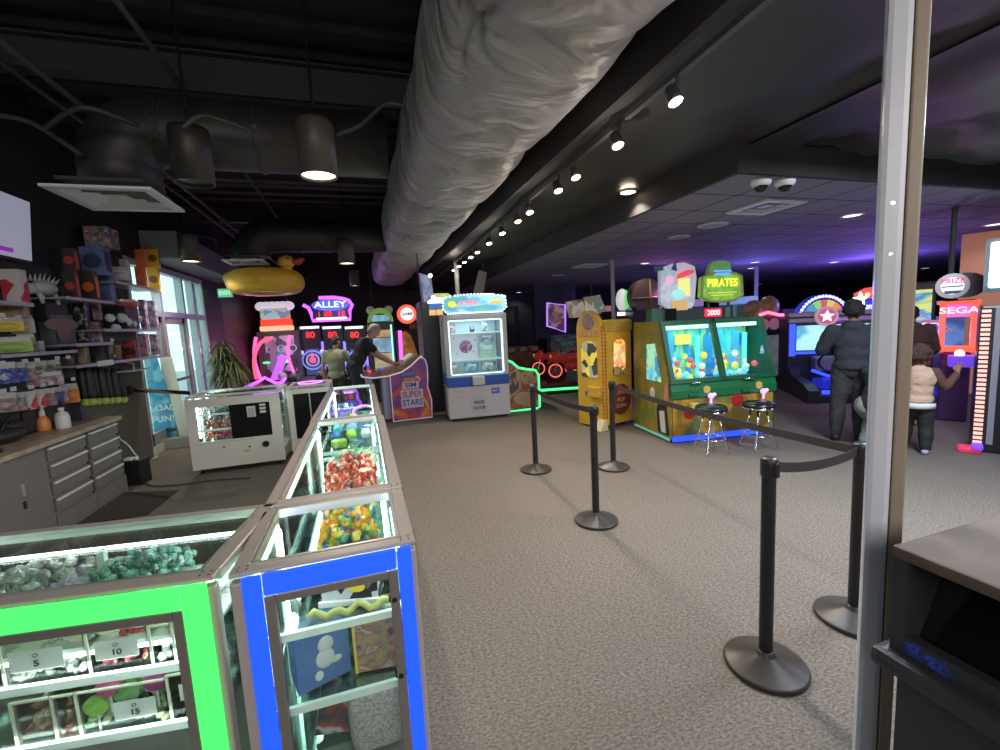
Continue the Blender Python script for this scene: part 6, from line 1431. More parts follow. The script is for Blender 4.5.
# racing machine
A = Vector((8.05, 6.55, 0)); face = R(-34)
t = thing('racing_simulator', 'blue-lit driving game with big screen and star badge, seen past the hooded person', 'arcade machine', (8.95, 6.20, 0), R(-36)); t.scale = (.96, .96, .94)
RW = 1.0
MB().prism([(0.0, .0), (-1.25, .0), (-1.3, .25), (-1.0, .34), (-.2, .42), (0, .6)], -RW * .98, -RW * .80, 'x').prism([(0.0, .0), (-1.25, .0), (-1.3, .25), (-1.0, .34), (-.2, .42), (0, .6)], RW * .80, RW * .98, 'x').build('side_skirt', mat('skirt_black', (.03, .03, .04), .35), t)
MB().box(-RW * .8, RW * .8, -1.2, 0, 0, .16, bev=.03).build('floor_plate', MBL, t)
neon('blue_floor_line', [(-RW * .75, -1.25, .22), (RW * .75, -1.25, .22)], .04, NB, t); box('blue_pad', glow('pad_blue', (.02, .03, .8), 1.0), t, -RW * .1, RW * .75, -1.1, -.2, .17, .22)
MB().box(-RW, RW, 0, .7, 0, 1.62, bev=.03).build('cabinet', MBL, t)
scn = MB().box(-RW * .84, RW * .84, -.03, .02, .92, 1.44).build('screen', multi('race_blue', [(.10, .42, .50), (.20, .60, .66), (.08, .35, .48), (.35, .7, .72)], 1.4, .2, 1.0, kind='NOISE'), t)
MB().prism([(-.4, 1.0), (.5, 1.3), (.55, 1.28), (-.2, 1.02)], -.04, -.03).build('pale_streak', mat('streak', (.5, .65, .7), .4, 0, .6), scn)
for xx in (-RW * .92, RW * .92): box('blue_edge', NB, t, xx - .05, xx + .05, -.05, .02, .80, 1.48)
box('blue_edge', NB, t, -RW * .9, RW * .9, -.05, .02, .84, .89)
MB().box(-RW, RW, -.08, .3, 1.50, 1.60, bev=.02).build('header_bar', mat('header_silver', (.35, .34, .38), .35, .3), t); MB().box(-RW, RW, -.06, .3, 1.62, 1.72, bev=.02).build('header_bar', mat('header_silver'), t)
MB().disc((-.36, 1.62), .20, -.14, -.08).build('star_badge', mat('badge_pinkgrey', (.55, .40, .42), .4, 0, .4), t)
MB().disc((-.36, 1.62), .15, -.155, -.14).build('badge_centre', mat('badge_rose', (.55, .10, .18), .4, 0, .5), t)
MB().prism([(-.36 + (.13 if k % 2 == 0 else .055) * math.sin(k * PI / 5), 1.62 + (.13 if k % 2 == 0 else .055) * math.cos(k * PI / 5)) for k in range(10)], -.17, -.155).build('star', glow('star_white', (.95, .9, .95), 1.3), t)
MB().tube([(-.35 + .2 * math.cos(2 * PI * k / 24), -.40 - .08 * math.sin(2 * PI * k / 24), .72 + .19 * math.sin(2 * PI * k / 24)) for k in range(24)], .022, 8, True).build('steering_wheel', BLK, t)
MB().box(-.6, -.1, -.35, 0, .50, .80, bev=.06).build('dashboard', MGR, t)
MB().prism([(-.3, .22), (-.85, .22), (-.95, .40), (-.9, .46), (-.4, .38)], -.65, -.05, 'x').build('bucket_seat', glow('seat_blue', (.02, .03, .55), .5), t)
neon('blue_sweep', [(-.7, -.5, .55), (-.4, -.7, .42), (.1, -.8, .38), (.3, -.6, .42)], .03, NB, t)
# wheel marquee behind
Y = 7.6; p = PY(820, 322, Y); sc = (PY(840, 322, Y).x - PY(800, 322, Y).x) / 40
t = thing('prize_wheel_sign', 'half-round rainbow wheel sign ringed with blue lights', 'sign', (p.x + .1, Y, 0), R(-20)); zc = p.z + .02; rr_ = 20.5 * sc * .95
MB().disc((0, zc), rr_, .0, .18).build('wheel_board', mat('wheel_navy', (.01, .02, .18), .4, 0, .5), t)
mb = MB()
for k in range(22): a = R(5 + 170 * k / 21); mb.ball((rr_ * .93 * math.cos(a), -.02, zc + rr_ * .93 * math.sin(a)), .035, n=8)
mb.build('rim_bulbs', glow('bulb_blue', (.35, .4, 1.0), 2.6), t)
cols = [(.75, .25, .55), (.12, .2, .65), (.1, .35, .4), (.35, .6, .2), (.65, .12, .15), (.75, .6, .12), (.75, .3, .1), (.65, .15, .2), (.5, .2, .6)]
for k in range(9):
    a0 = 180 - 20 * k; a1 = a0 - 19
    MB().prism(arc(0, zc, rr_ * .80, a1, a0, 4) + arc(0, zc, rr_ * .42, a0, a1, 4), -.02, 0).build('wheel_segment', glow('seg%d' % k, cols[k], .8), t)
text('wheel_text', 'WIN BIG', .16, (0.0, -.04, zc + .12), glow('tx_white', (.95, .95, 1.0), 1.4), t)
MB().cyl((0, .1, 0), (0, .1, zc), .12).build('support', MBL, t)
p = PY(853, 305, Y)
t = thing('race_marquee', 'bright blue and white lit marquee with red crown behind the hooded person', 'sign', (p.x, Y - .25, 0), R(-20)); zc = p.z
MB().prism([(-.85, zc - .05), (-.72, zc - .3), (.8, zc - .3), (.95, zc - .1), (.9, zc + .12), (.2, zc + .1), (-.7, zc + .08)], 0, .2).build('blue_board', glow('board_blue', (.03, .04, .75), 1.0), t)
MB().box(-.58, .68, -.03, 0, zc - .23, zc - .02, bev=.03).build('white_panel', glow('panel_white', (.8, .88, 1.0), 1.5), t); text('panel_word', 'RACING', .2, (.05, -.045, zc - .13), glow('tx_blue', (.1, .15, .8), .8), t)
MB().prism([(-.1, zc + .12), (.85, zc + .14), (.9, zc + .32), (.6, zc + .42), (.1, zc + .38), (-.15, zc + .26)], 0, .15).build('red_crown', glow('crown_red', (.7, .10, .05), .9), t)
MB().prism([(-.12 + (.17 if k % 2 == 0 else .075) * math.sin(k * PI / 5), zc + .12 + (.17 if k % 2 == 0 else .075) * math.cos(k * PI / 5)) for k in range(10)], -.05, -.01).build('star', glow('star_bright', (.9, 1.0, .95), 2.5), t)
mb = MB()
for k in range(6): mb.ball((.05 + k * .15, -.02, zc + .22 + .04 * (k % 2)), .04, n=8)
mb.build('white_bulbs', NW, t); MB().cyl((0, .1, 0), (0, .1, zc - .3), .1).build('support', MBL, t)
# tall screen game right of post
def atdist(u, v, d):  # point on the sight line, d metres from the viewer over the floor
    r_ = ray(u, v); s = d / math.hypot(r_.x, r_.y); return Vector((0, 0, EYE)) + r_ * s
def facing(u, d, extra=0):
    p = atdist(u, 375, d); return math.atan2(p.y, p.x) - PI / 2 + extra
D = 12.4; p = atdist(918, 330, D); rz = facing(918, D); m_px = (atdist(932, 330, D) - atdist(905, 330, D)).length / 27
t = thing('tall_screen_game', 'tall framed game with bright cyan and yellow water screen beyond the post', 'arcade machine', (p.x, p.y, 0), rz)
zt = atdist(918, 282, D).z; zb = atdist(918, 322 + 20, D).z
MB().box(-16 * m_px, 16 * m_px, 0, .6, 0, zt, bev=.04).build('cabinet', mat('frame_olive', (.10, .09, .07), .4), t)
MB().box(-15 * m_px, 12 * m_px, -.03, 0, zb, atdist(918, 290, D).z).build('screen', multi('water_screen', [(.04, .35, .6), (.10, .55, .8), (.5, .6, .15), (.05, .2, .35), (.15, .6, .75)], 1.6, .2, 1.1, kind='NOISE', stretch=(.5, 1, 2)), t)
MB().box(-14 * m_px, 13 * m_px, -.3, 0, 0, zb - .3, bev=.05).build('control_stand', MBL, t); MB().ball((6 * m_px, -.25, zb - .25), .14).ball((9 * m_px, -.25, zb - .4), .10).build('rose_props', mat('prop_rose', (.45, .2, .25), .5), t, smooth=True)
# crane with round sign
D = 8.8; p = atdist(957, 350, D); rz = facing(957, D, R(6)); mp_ = (atdist(975, 330, D) - atdist(940, 330, D)).length / 35
Z = lambda v, u=957: atdist(u, v, D).z
t = thing('red_crane_game', 'red-lit prize crane with blue back picture and SEGA header at the far right', 'arcade machine', (p.x, p.y, 0), rz)
xl, xr = -17 * mp_, 15 * mp_
MB().box(xl, xr, 0, .9, 0, Z(352), bev=.03).build('lower_body', mat('crane_plum', (.08, .03, .12), .4), t)
box('header_panel', glow('header_pink', (.62, .12, .38), 1.0), t, xl + .04, xr - .04, -.02, .06, Z(317), Z(304)); text('header_word', 'SEGA', (Z(305) - Z(316)) * .8, ((xl + xr) / 2, -.03, Z(310.5)), glow('header_pale', (.95, .6, .8), 1.3), t, sx=1.35)
for x_ in (xl, xr): box('red_post', glow('post_red', (.85, .10, .08), 1.2), t, x_ - .03, x_ + .03, -.03, .03, Z(352), Z(302))
box('red_top_light', NR, t, xl - .05, xr + .05, -.05, .05, Z(304), Z(301)); box('red_shelf_light', NR, t, xl - .1, xr + .1, -.25, .02, Z(350), Z(346))
box('back_picture', multi('crane_blue', [(.05, .12, .35), (.08, .2, .45), (.03, .08, .25)], 2, .4, .8, kind='NOISE'), t, xl, xr, .8, .84, Z(352), Z(317)); neon('pale_drawing', [(-.35, .7, Z(325)), (-.3, .7, Z(322)), (-.15, .7, Z(323)), (-.1, .7, Z(328)), (.0, .7, Z(334))], .03, mat('drawing_pale', (.5, .35, .4), .5, 0, .4), t)
box('front_glass', GLASS, t, xl, xr, -.01, 0, Z(346), Z(317)); box('roof', MBL, t, xl, xr, 0, .9, Z(304), Z(300))
MB().box(-.1, xr + .02, -.32, -.1, Z(365), Z(354), bev=.02).build('control_panel', glow('ctrl_violet', (.14, .05, .6), .9), t); MB().ball((-.0, -.25, Z(352)), .05).build('joystick', NW, t)
# round sign drum
p2 = atdist(952, 286, 8.2); t = thing('round_prize_sign', 'round black drum sign with white lit face and red word, at the ceiling', 'sign', (p2.x, p2.y, p2.z), rz)
rr_ = 19 * mp_ * 1.08
MB().disc((.12, 0), rr_ * 1.0, .0, .45, sz=.80).build('drum', mat('drum_maroon', (.045, .015, .02), .35), t)
MB().ringy((0, 0), rr_ * .80, .05, -.04, 0).build('silver_rim', mat('rim_silver', (.35, .33, .38), .3, .5), t)
MB().disc((0, 0), rr_ * .66, -.03, 0).build('lit_face', glow('face_white', (.72, .78, .9), 1.1), t)
text('face_word', 'PRIZE', .085, (0, -.05, .06), glow('word_red', (.75, .05, .12), .8), t); MB().box(-.10, .10, -.04, -.03, -.015, .0).box(-.07, .09, -.04, -.03, -.10, -.06, bev=.01).build('face_lines', mat('line_dark', (.05, .12, .15), .5), t)
MB().cyl((0, .2, rr_ * .6), (0, .2, 2.9 - p2.z), .03).build('hanger', DKG, t)
# tall light-strip tower & black cabinet on the right edge
b0 = G(966, 458)
t = thing('light_strip_tower', 'tall narrow machine edge with a ladder of peach-pink lights', 'arcade machine', (6.47, 3.00, 0), R(-62))
MB().box(-.06, .40, .0, .5, 0, 1.62, bev=.02).build('cabinet', MBL, t)
mb = MB()
for k in range(30): mb.box(-.05, .02, -.02, .0, .10 + k * .05, .13 + k * .05)
mb.build('light_ladder', glow('ladder_peach', (.80, .40, .34), 1.0), t)
MB().box(.05, .10, -.015, 0, .1, 1.6).build('grey_strip', mat('strip_grey', (.28, .27, .33), .4), t)
MB().box(-.17, .02, -.12, .04, .0, .07, bev=.03).build('red_foot', glow('foot_red', (.5, .03, .08), .7), t); MB().box(-.06, .03, -.15, .0, .05, .11, bev=.02).build('violet_foot', glow('foot_violet', (.15, .05, .6), .9), t)
c0 = G(1000, 482)
t = thing('black_edge_cabinet', 'black cabinet with a yellow-edged side, cut by the right picture edge', 'arcade machine', (5.72, 2.30, 0), R(-65))
MB().box(0, .9, 0, .8, .05, 1.68, bev=.02).build('cabinet', MBL, t)
neon('yellow_edge', [(.06, -.01, .12), (.06, -.01, .85), (.10, -.01, .90), (.8, -.01, .90), (.8, -.01, .12)], .018, mat('edge_yellow', (.5, .33, .1), .4), t, True)
box('brown_art', multi('edge_art', [(.25, .12, .05), (.35, .2, .08), (.12, .06, .03)], 4, .4, .05, kind='NOISE'), t, .08, .78, -.008, 0, .14, .88)
box('picture_top', multi('edge_dark', [(.02, .02, .025), (.12, .11, .11), (.05, .05, .05)], 12, .4), t, .02, .85, -.008, 0, 1.3, 1.62)
MB().cyl((.1, .1, 0), (.1, .1, .05), .03).cyl((.8, .1, 0), (.8, .1, .05), .03).cyl((.1, .7, 0), (.1, .7, .05), .03).build('foot', BLK, t)
q = atdist(1003, 264, 7.4); t = thing('white_light_box', 'bright white-cyan light box high at the right edge', 'sign', (q.x, q.y, q.z), facing(998, 7.4)); MB().box(-.10, .5, 0, .2, -.25, .25, bev=.02).build('lit_box', glow('box_cyan', (.65, .95, 1.0), 2.2), t); MB().box(-.14, .52, .2, .25, -.3, .3).build('back_plate', MGR, t); MB().cyl((.2, .1, .28), (.2, .1, 2.9 - q.z), .02).build('hanger', DKG, t)
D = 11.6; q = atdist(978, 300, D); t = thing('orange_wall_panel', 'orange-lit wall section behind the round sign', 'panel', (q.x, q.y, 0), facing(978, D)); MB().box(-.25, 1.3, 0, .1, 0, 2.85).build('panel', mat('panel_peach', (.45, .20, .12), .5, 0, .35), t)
# extra machines along the back right, dim
rnd = random.Random(14)
for k, (u, D, c) in enumerate(((600, 14.6, (.1, .02, .03)), (645, 14.0, (.03, .03, .1)), (685, 13.6, (.06, .02, .08)), (738, 14.0, (.02, .05, .08)))):
    q = atdist(u, 330, D); t = thing('dim_game', f'dim distant arcade machine at the back, {words[k]} from the left', 'arcade machine', (q.x, q.y, 0), facing(u, D))
    MB().prism([(0, 0), (0, .9), (-.25, 1.0), (-.2, 1.08), (.1, 1.15), (.2, 1.9), (.7, 1.9), (.7, 0)], -.5, .5, 'x').build('cabinet', mat('dim_%d' % k, c, .4), t)
    MB().box(-.42, .42, .10, .14, 1.2, 1.75, M=Matrix.Identity(4)).build('screen', multi('dimscreen%d' % k, [(.05, .04, .12), (.2, .1, .3), (.08, .15, .3), (.3, .15, .1)], 4, .3, .5, kind='NOISE'), t)
    MB().box(-.48, .48, .05, .5, 1.9, 2.1, bev=.03).build('marquee', glow('dimmarq%d' % k, tuple(min(1, .08 + v * 3) for v in c), .7), t)
# coloured game glow in the hall
point('game_glow', (12.5, 8.0, 2.0), 150, (.25, .14, 1.0), .03)
point('game_glow', (9.3, 8.6, 2.0), 60, (.18, .18, 1.0), .03)
point('game_glow', (8.4, 4.6, 1.2), 22, (.6, .2, .8), .03)
point('game_glow', (-2.2, 12.5, 1.5), 16, (1.0, .3, .7), .03)
point('game_glow', (-.6, 13.5, 2.4), 12, (.5, .25, 1.0), .03)
point('game_glow', (6.9, 9.0, 2.2), 40, (.55, .2, .7), .03)

# ================================================================== stanchions and belts
SBK = mat('stanchion_black', (.014, .013, .015), .45); SBB = mat('stanchion_base', (.045, .038, .034), .35, noise=.2, nscale=6)
def stanchion(x, y, label, h=1.0):
    t = thing('stanchion', label, 'barrier post', (x, y, 0))
    b0_ = MB().lathe([(0, 0), (.176, 0), (.180, .004), (.180, .020), (.172, .026), (.045, .066), (.034, .085), (0, .09)], n=48).build('base', SBB, t)
    for p_ in b0_.data.polygons: p_.use_smooth = abs(p_.normal.z) > .6
    MB().cyl((0, 0, .06), (0, 0, h - .07), .030, n=24).build('post', SBK, t)
    MB().lathe([(.030, h - .09), (.036, h - .085), (.036, h - .012), (.030, h), (0, h)], n=24).build('belt_head', mat('head_black', (.02, .018, .02), .35), t)
    MB().box(-.012, .012, -.046, -.034, h - .085, h - .02, bev=.003).box(.034, .046, -.012, .012, h - .085, h - .02, bev=.003).build('belt_slot', BLK, t)
    return Vector((x, y, h - .048))
sA = stanchion(1.72, 1.50, 'black belt post nearest the viewer, left of the pale steel post', 1.035)
sB = stanchion(2.43, 1.58, 'black belt post half hidden behind the pale steel post', .99)
sC = stanchion(1.76, 3.18, 'black belt post in the middle of the carpet')
sD = stanchion(1.79, 4.61, 'black belt post farthest left, in front of the white prize cabinet')
sE = stanchion(2.62, 4.30, 'black belt post in front of the yellow cabinet')
def belt(a, b_, label, sag=.03):
    mb = MB(); n = 24; pv = None; d = (b_ - a).normalized(); a = a + d * .034; b_ = b_ - d * .034
    nrm = Vector((-d.y, d.x, 0)) * .0012
    for i in range(n + 1):
        s = i / n; c = a + (b_ - a) * s - Vector((0, 0, sag * 4 * s * (1 - s)))
        v = [mb.bm.verts.new(c + nrm * sg + Vector((0, 0, hh_))) for sg, hh_ in ((-1, -.024), (-1, .024), (1, .024), (1, -.024))]
        if pv:
            for j in range(4): mb.bm.faces.new((pv[j], pv[(j + 1) % 4], v[(j + 1) % 4], v[j]))
        pv = v
    o = mb.build('belt', mat('belt_webbing', (.035, .028, .028), .75)); return tag(o, label, 'barrier belt')
belt(sD, sC, 'black belt stretched between the farthest left post and the middle post')
belt(sE, sB, 'long black belt running from the yellow cabinet post to the half-hidden post', .035)
belt(sA, sB, 'short black belt from the nearest post to the half-hidden post', .03)
# ================================================================== waste bin
t = thing('waste_bin', 'dark plastic waste bin with wood-look top in the right foreground corner', 'bin', (1.225, .08, 0))
BP = mat('bin_plastic', (.030, .030, .036), .42, bump=.15, bscale=90); 
MB().prism([(0.02, .0), (.62, .0), (.62, .62), (.02, .62)], .0, .79, 'z').build('lower_body', BP, t)
MB().box(-.035, .66, -.03, .655, .775, .825, bev=.018).build('rim', BP, t)
MB().box(0.0, .64, .60, .63, .825, 1.07).box(.0, .64, 0, .05, .825, 1.07).box(.60, .64, .05, .60, .825, 1.07).box(0.0, .03, .05, .60, .825, .875).build('hood_frame', BP, t)
MB().prism([(.05, .84), (.16, 1.065), (.17, 1.065), (.06, .84)], .05, .60, 'y').build('swing_flap', mat('flap_black', (.006, .006, .008), .12), t)
MB().prism([(.50, .838), (.53, .834), (.56, .838), (.595, .832), (.598, .860), (.575, .871), (.55, .862), (.52, .868), (.505, .855)], -.0015, .0, 'x').build('blue_reflection', multi('blue_smear', [(.02, .02, .03), (.02, .04, .30), (.03, .07, .5), (.02, .02, .04), (.02, .04, .25)], 40, .4, kind='NOISE'), t)['label'] = 'blue reflection painted as a patch on the black ledge'  # reflection of the blue lit case, painted on as a thin patch
MB().box(-.005, .65, -.005, .635, 1.07, 1.10, bev=.008).build('wood_top', mat('bin_wood', (.14, .10, .078), .75, noise=.3, nscale=7, bump=.1, bscale=12), t)
# ================================================================== people
def cap(mb, a, b_, r0, r1, n=14):
    a = Vector(a); b_ = Vector(b_); d = b_ - a
    if d.length > 1e-6: mb.cyl(a, b_, r0, r1, n)
    mb.ball(a, r0, n=n); mb.ball(b_, r1, n=n)
def chain(mb, pts, rad):
    for i in range(len(pts) - 1): cap(mb, pts[i], pts[i + 1], rad[i], rad[i + 1])
def fuse(mb, name, m, parent, vox=.010, sm=6, noise=0.0):
    o = mb.build(name, m, parent, smooth=True)
    r = o.modifiers.new('remesh', 'REMESH'); r.mode = 'VOXEL'; r.voxel_size = vox; r.use_smooth_shade = True
    s = o.modifiers.new('smooth', 'SMOOTH'); s.iterations = sm; s.factor = .5
    if noise:
        tx = bpy.data.textures.new('folds', 'CLOUDS'); tx.noise_scale = .09
        d = o.modifiers.new('folds', 'DISPLACE'); d.texture = tx; d.strength = noise; d.mid_level = .5; d.texture_coords = 'LOCAL'
    return o
def lerp(a, b_, t): return Vector(a) + (Vector(b_) - Vector(a)) * t
def person(label, loc, rz, H, J, skin, top, bottom, shoes, hair, sleeves='short', hood=False, cap_=None, hem=None, hairstyle='short', beard=False):
    """J: joints for a 1.75 m figure facing +Y, x to its right"""
    k = H / 1.75
    t = thing('person', label, 'person', loc, rz); t.scale = (k, k, k)
    HS = J.get('hs', 1.0)
    g = lambda n: Vector(J[n])
    pel, chest, neck, head = g('pelvis'), g('chest'), g('neck'), g('head')
    hd = (head - neck).normalized(); look = Vector(J.get('look', (0, 1, 0))).normalized(); side = look.cross(Vector((0, 0, 1))).normalized()
    b = MB()
    # torso and head
    def ell(mb, c, sx, sy, sz, ax=None):
        X = (g('shR') - g('shL')).normalized(); Z = (chest - pel).normalized(); Yv = Z.cross(X).normalized()
        M = Matrix((X, Yv, Z)).transposed().to_4x4(); M.translation = c
        mb.ball((0, 0, 0), 1, M=M, sc=(sx, sy, sz), n=20)
    def torso(mb, e):
        ell(mb, pel, .165 + e, .115 + e, .13 + e); ell(mb, lerp(pel, chest, .5), .150 + e, .11 + e, .17 + e); ell(mb, chest, .175 + e, .12 + e, .17 + e)
        ell(mb, lerp(chest, neck, .5), .15 + e, .085 + e, .09 + e)
    torso(b, 0)
    cap(b, lerp(chest, neck, .6), lerp(neck, head, .5), .06, .052)
    def hl(c, sx, sy, sz, mb=b):
        M = Matrix((side, look, hd)).transposed().to_4x4(); M.translation = head + (side * c[0] + look * c[1] + hd * c[2]) * HS
        mb.ball((0, 0, 0), 1, M=M, sc=(sx * HS, sy * HS, sz * HS), n=18)
    hl((0, -.005, .02), .075, .095, .10); hl((0, .03, -.05), .055, .065, .065)   # skull, jaw
    hl((0, .100, -.02), .013, .022, .020); hl((0, .078, .022), .045, .02, .012); hl((0, .086, -.055), .024, .014, .012)  # nose, brow, lips
    for s in (-1, 1): hl((s * .078, -.005, -.012), .012, .022, .03)
    for S_, sh, el, wr in (('L', 'shL', 'elL', 'wrL'), ('R', 'shR', 'elR', 'wrR')):
        chain(b, [g(sh), lerp(g(sh), g(el), .5), g(el), lerp(g(el), g(wr), .4), g(wr)], [.055, .046, .038, .036, .026])
        w_ = g(wr); d = (w_ - g(el)).normalized(); hdv = Vector(J.get('hand' + S_, tuple(d))).normalized()
        up = Vector((0, 0, 1)) if abs(hdv.z) < .8 else Vector((0, 1, 0))
        lat = hdv.cross(up).normalized(); pal = lat.cross(hdv).normalized()
        ms = -1 if S_ == 'R' else 1
        cap(b, w_, w_ + hdv * .075, .026, .034)
        for f_ in range(4):
            o_ = (f_ - 1.5) * .020; L_ = (.070, .080, .075, .058)[f_]
            p0 = w_ + hdv * .085 + lat * o_; p1 = p0 + hdv * L_ * .5 - pal * .010; p2 = p1 + hdv * L_ * .35 - pal * L_ * .35
            chain(b, [p0, p1, p2], [.0105, .0095, .0085])
        p0 = w_ + hdv * .03 - lat * .030 * ms; chain(b, [p0, p0 + hdv * .03 - lat * .022 * ms, p0 + hdv * .06 - lat * .022 * ms - pal * .01], [.013, .011, .009])
    def leg(mb, e, stop=1.0):
        for hp, kn, an in (('hpL', 'knL', 'anL'), ('hpR', 'knR', 'anR')):
            chain(mb, [g(hp), lerp(g(hp), g(kn), .5), g(kn), lerp(g(kn), g(an), .35), lerp(g(kn), g(an), stop)], [.088 + e, .075 + e, .055 + e, .056 + e, .036 + e])
    leg(b, 0)
    for an in ('anL', 'anR'):
        a = g(an); fd = Vector(J.get('feet', (0, 1, 0))); cap(b, a, a + Vector((0, 0, -.04)), .034, .036); cap(b, a + Vector((0, 0, -.045)), a + Vector((0, 0, -.05)) + fd * .12, .035, .028)
    fuse(b, 'body', skin, t, .009, 4)
    tp = MB(); torso(tp, .018 if not hood else .035)
    e = .022 if not hood else .034
    for sh, el, wr in (('shL', 'elL', 'wrL'), ('shR', 'elR', 'wrR')):
        if sleeves == 'short': chain(tp, [lerp(g(sh), chest, .25), g(sh), lerp(g(sh), g(el), .62)], [.068, .064, .058])
        elif sleeves == 'long': chain(tp, [lerp(g(sh), chest, .25), g(sh), g(el), lerp(g(el), g(wr), .92)], [.08, .055 + e, .042 + e, .030 + e])
        elif sleeves == 'none': chain(tp, [lerp(g(sh), chest, .25), g(sh)], [.075, .07])
    if hem: tp.cyl(lerp(pel, chest, .0) - Vector((0, 0, hem)), pel + Vector((0, 0, .05)), .17 + e * .6, .165 + e * .6, 24)
    if hood:
        nb = neck - look * .045
        tp.ball(nb + Vector((0, 0, -.02)), 1, sc=(.125, .085, .07)); tp.ball(neck, 1, sc=(.10, .095, .055))
    fuse(tp, 'shirt' if not hood else 'hoodie', top, t, .012, 5, .028 if hood else .02)
    bt = MB(); ell(bt, pel - Vector((0, 0, .02)), .172, .128, .13); leg(bt, J.get('baggy', .018), .93); fuse(bt, 'trousers', bottom, t, .012, 5, .022)
    for an in ('anL', 'anR'):
        a = g(an); fd = Vector(J.get('feet', (0, 1, 0))).normalized(); s_ = MB()
        cap(s_, a + Vector((0, 0, -.045)) - fd * .03, a + Vector((0, 0, -.052)) + fd * .15, .048, .040); s_.ball(a + Vector((0, 0, -.02)), .05)
        fuse(s_, 'shoe', shoes, t, .009, 3)
    if hairstyle:
        h = MB()
        def hb(c, sx, sy, sz): hl(c, sx, sy, sz, h)
        if hairstyle == 'short': hb((0, -.018, .045), .083, .098, .088); hb((0, -.05, .0), .075, .06, .075)
        elif hairstyle == 'curly':
            rn = random.Random(3)
            hb((0, -.02, .04), .10, .11, .105)
            for _ in range(70):
                v = Vector((rn.gauss(0, 1), rn.gauss(-.4, 1), rn.gauss(.5, 1))).normalized(); hb((v.x * .095, -.02 + v.y * .10, .04 + v.z * .10), .026, .026, .026)
        elif hairstyle == 'cap':
            hb((0, -.01, .055), .086, .104, .07); hb((0, -.10, .03), .06, .05, .012)
        fuse(h, 'hair' if hairstyle != 'cap' else 'cap', hair, t, .009, 3, .012 if hairstyle == 'curly' else 0)
        if hairstyle == 'cap':
            h2 = MB(); hl((0, -.04, -.01), .075, .06, .06, h2); fuse(h2, 'hair', mat('hair_dark', (.03, .02, .015), .6), t, .009, 2)
    return t
SK1 = mat('skin_light', (.46, .27, .19), .5); SK2 = mat('skin_brown', (.24, .13, .08), .5)
def std(**k):
    J = dict(pelvis=(0, 0, .95), chest=(0, 0, 1.28), neck=(0, 0, 1.47), head=(0, .02, 1.62), shL=(-.18, 0, 1.40), shR=(.18, 0, 1.40), elL=(-.24, -.02, 1.12), elR=(.24, -.02, 1.12), wrL=(-.25, .06, .88), wrR=(.25, .06, .88),
             hpL=(-.09, 0, .90), hpR=(.09, 0, .90), knL=(-.10, .02, .50), knR=(.10, .02, .50), anL=(-.11, 0, .09), anR=(.11, 0, .09))
    J.update(k); return J
# man in black shirt leaning on the low pedestal
JA = std(pelvis=(0, -.06, .95), chest=(0, .10, 1.24), neck=(0, .21, 1.40), head=(0, .30, 1.51), shL=(-.19, .12, 1.36), shR=(.19, .12, 1.36), elL=(-.21, .30, 1.12), elR=(.20, .32, 1.12), wrL=(-.16, .52, .97), wrR=(.14, .55, .96), handL=(.1, 1, -.15), handR=(-.1, 1, -.15), look=(0, 1, -.55), hpL=(-.09, -.06, .90), hpR=(.09, -.06, .90))
pA = PY(372, 380, 8.35)
person('grey-haired person in a black T-shirt leaning over the SUPER STARS pedestal', (pA.x - .22, 8.50, 0), R(-82), 1.96, JA, SK1, mat('shirt_black', (.012, .012, .013), .8), mat('jeans_dark', (.02, .025, .04), .8), mat('shoe_dark', (.02, .02, .02), .6), mat('hair_grey', (.28, .24, .22), .7))
# person in olive-grey T-shirt and cap
JB = std(elR=(.27, .03, 1.13), wrR=(.33, .22, .95), elL=(-.25, -.02, 1.12), wrL=(-.26, .03, .88), look=(.5, 1, -.1), neck=(.01, .01, 1.46), head=(.03, .04, 1.61))
pB = PY(338, 385, 8.9)
person('person in a pale olive T-shirt and dark cap, seen from behind', (pB.x, 8.9, 0), R(-12), 1.66, JB, SK1, mat('tee_olive', (.30, .31, .20), .8), mat('shorts_olive', (.05, .045, .03), .8), mat('shoe_dark'), mat('cap_dark', (.03, .028, .03), .7), hairstyle='cap')
# person in dark hoodie
JC = std(chest=(0, .02, 1.28), elL=(-.30, .06, 1.17), elR=(.27, .08, 1.14), wrL=(-.18, .30, 1.13), wrR=(.14, .32, 1.12), handL=(.6, 1, 0), handR=(-.6, 1, 0), look=(.1, 1, 0), baggy=.03, shL=(-.20, 0, 1.40), shR=(.20, 0, 1.40), knL=(-.12, .02, .50), anL=(-.13, .03, .09), head=(.0, .01, 1.62))
person('person in a dark navy hoodie with curly black hair, seen from behind', (5.74, 3.88, 0), R(-50), 1.75, JC, SK2, mat('hoodie_navy', (.028, .032, .042), .9, bump=.3, bscale=60), mat('trousers_dark', (.040, .038, .042), .85), mat('shoe_black', (.015, .015, .016), .6), mat('hair_black', (.008, .007, .007), .8), sleeves='long', hood=True, hairstyle='curly', hem=.02)
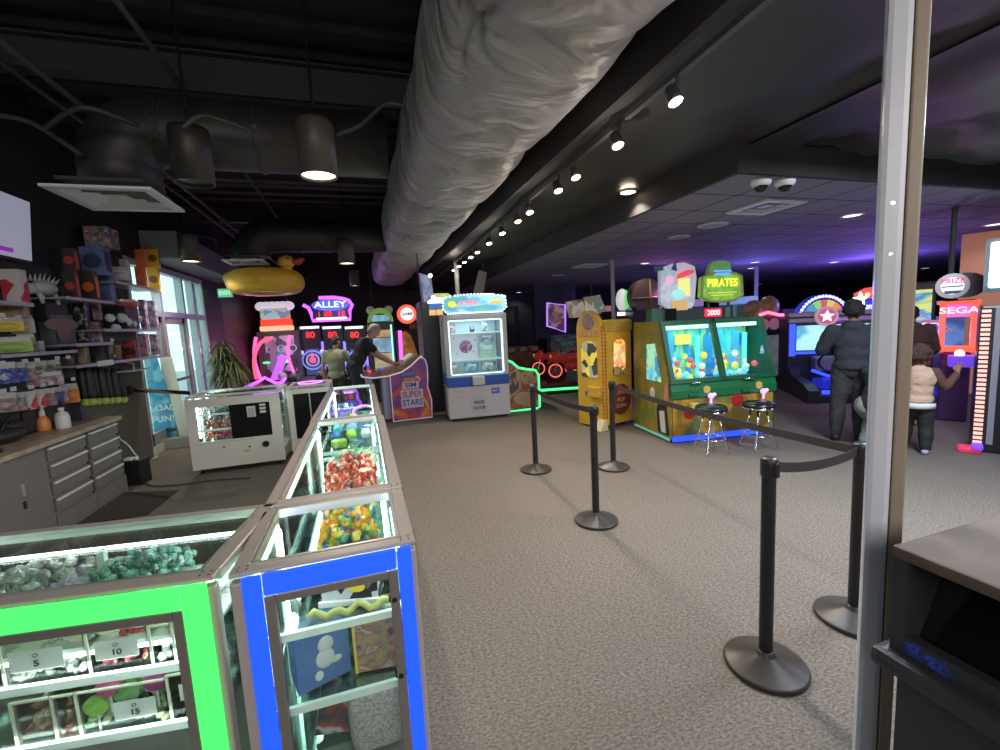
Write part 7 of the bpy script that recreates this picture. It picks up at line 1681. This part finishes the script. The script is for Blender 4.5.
# person in light grey trousers, mostly behind the post
JD = std(pelvis=(0, -.12, .66), chest=(0, .02, .95), neck=(0, .10, 1.12), head=(0, .14, 1.26), shL=(-.17, .03, 1.07), shR=(.17, .03, 1.07), elL=(-.2, .15, .86), elR=(.2, .15, .86), wrL=(-.14, .34, .80), wrR=(.14, .34, .80), hpL=(-.09, -.12, .62), hpR=(.09, -.12, .62), knL=(-.13, .14, .40), knR=(.13, .14, .40), anL=(-.11, -.05, .09), anR=(.11, -.05, .09), baggy=.05)
pD = G(877, 450)
person('crouching person in pale grey trousers, mostly hidden by the post', (pD.x, pD.y, 0), R(-85), 1.5, JD, SK2, mat('top_black', (.02, .02, .022), .8), mat('trousers_grey', (.22, .215, .22), .85), mat('shoe_black'), mat('hair_black'), sleeves='long', hairstyle='short')
# person in dark brown top beyond
pE = atdist(906, 420, 8.3)
JE = std(elL=(-.26, .05, 1.13), elR=(.26, .05, 1.13), wrL=(-.2, .28, 1.0), wrR=(.2, .28, 1.0), baggy=.02)
person('person in a dark brown top standing before the tall water screen', (pE.x, pE.y, 0), R(-55), 1.66, JE, SK2, mat('top_brown', (.055, .025, .02), .85), mat('trousers_dark'), mat('shoe_tan', (.35, .16, .09), .6), mat('hair_black'), sleeves='long', hood=True)
# child in beige vest
JF = std(chest=(0, .0, 1.20), neck=(0, 0, 1.36), head=(0, .02, 1.54), hs=1.35, shL=(-.18, 0, 1.30), shR=(.18, 0, 1.30), pelvis=(0, 0, .86), hpL=(-.09, 0, .80), hpR=(.09, 0, .80), elL=(-.27, -.02, 1.06), wrL=(-.30, .16, .96), elR=(.31, .04, 1.07), wrR=(.43, .12, 1.29), handR=(.1, .4, 1), look=(.3, 1, 0), baggy=.04, knL=(-.12, .08, .46), anL=(-.13, .12, .11), knR=(.11, 0, .44), anR=(.12, -.08, .09), feet=(.15, 1, 0))
tF = person('small child in a beige hooded vest with brown sleeves and black trousers, fist raised', (5.93, 3.29, 0), R(-60), 1.24, JF, SK2, mat('vest_beige', (.52, .36, .26), .9, bump=.4, bscale=80), mat('trousers_black', (.014, .014, .016), .8), mat('shoe_lilac', (.40, .36, .5), .6), mat('hair_brown', (.05, .022, .015), .8), sleeves='none', hood=True, hem=.03, hairstyle='curly')
sl = MB()
for sh, el, wr in (('shL', 'elL', 'wrL'), ('shR', 'elR', 'wrR')):
    g = lambda n: Vector(JF[n]); chain(sl, [g(sh), g(el), lerp(g(el), g(wr), .9)], [.075, .062, .048])
fuse(sl, 'sleeves', mat('sleeve_brown', (.10, .045, .035), .85), tF, .012, 4, .02)
hm = MB().cyl((0, 0, .74), (0, 0, .82), .218, .215, 24); hm.build('shirt_hem', mat('hem_white', (.62, .64, .7), .8), tF, smooth=True)
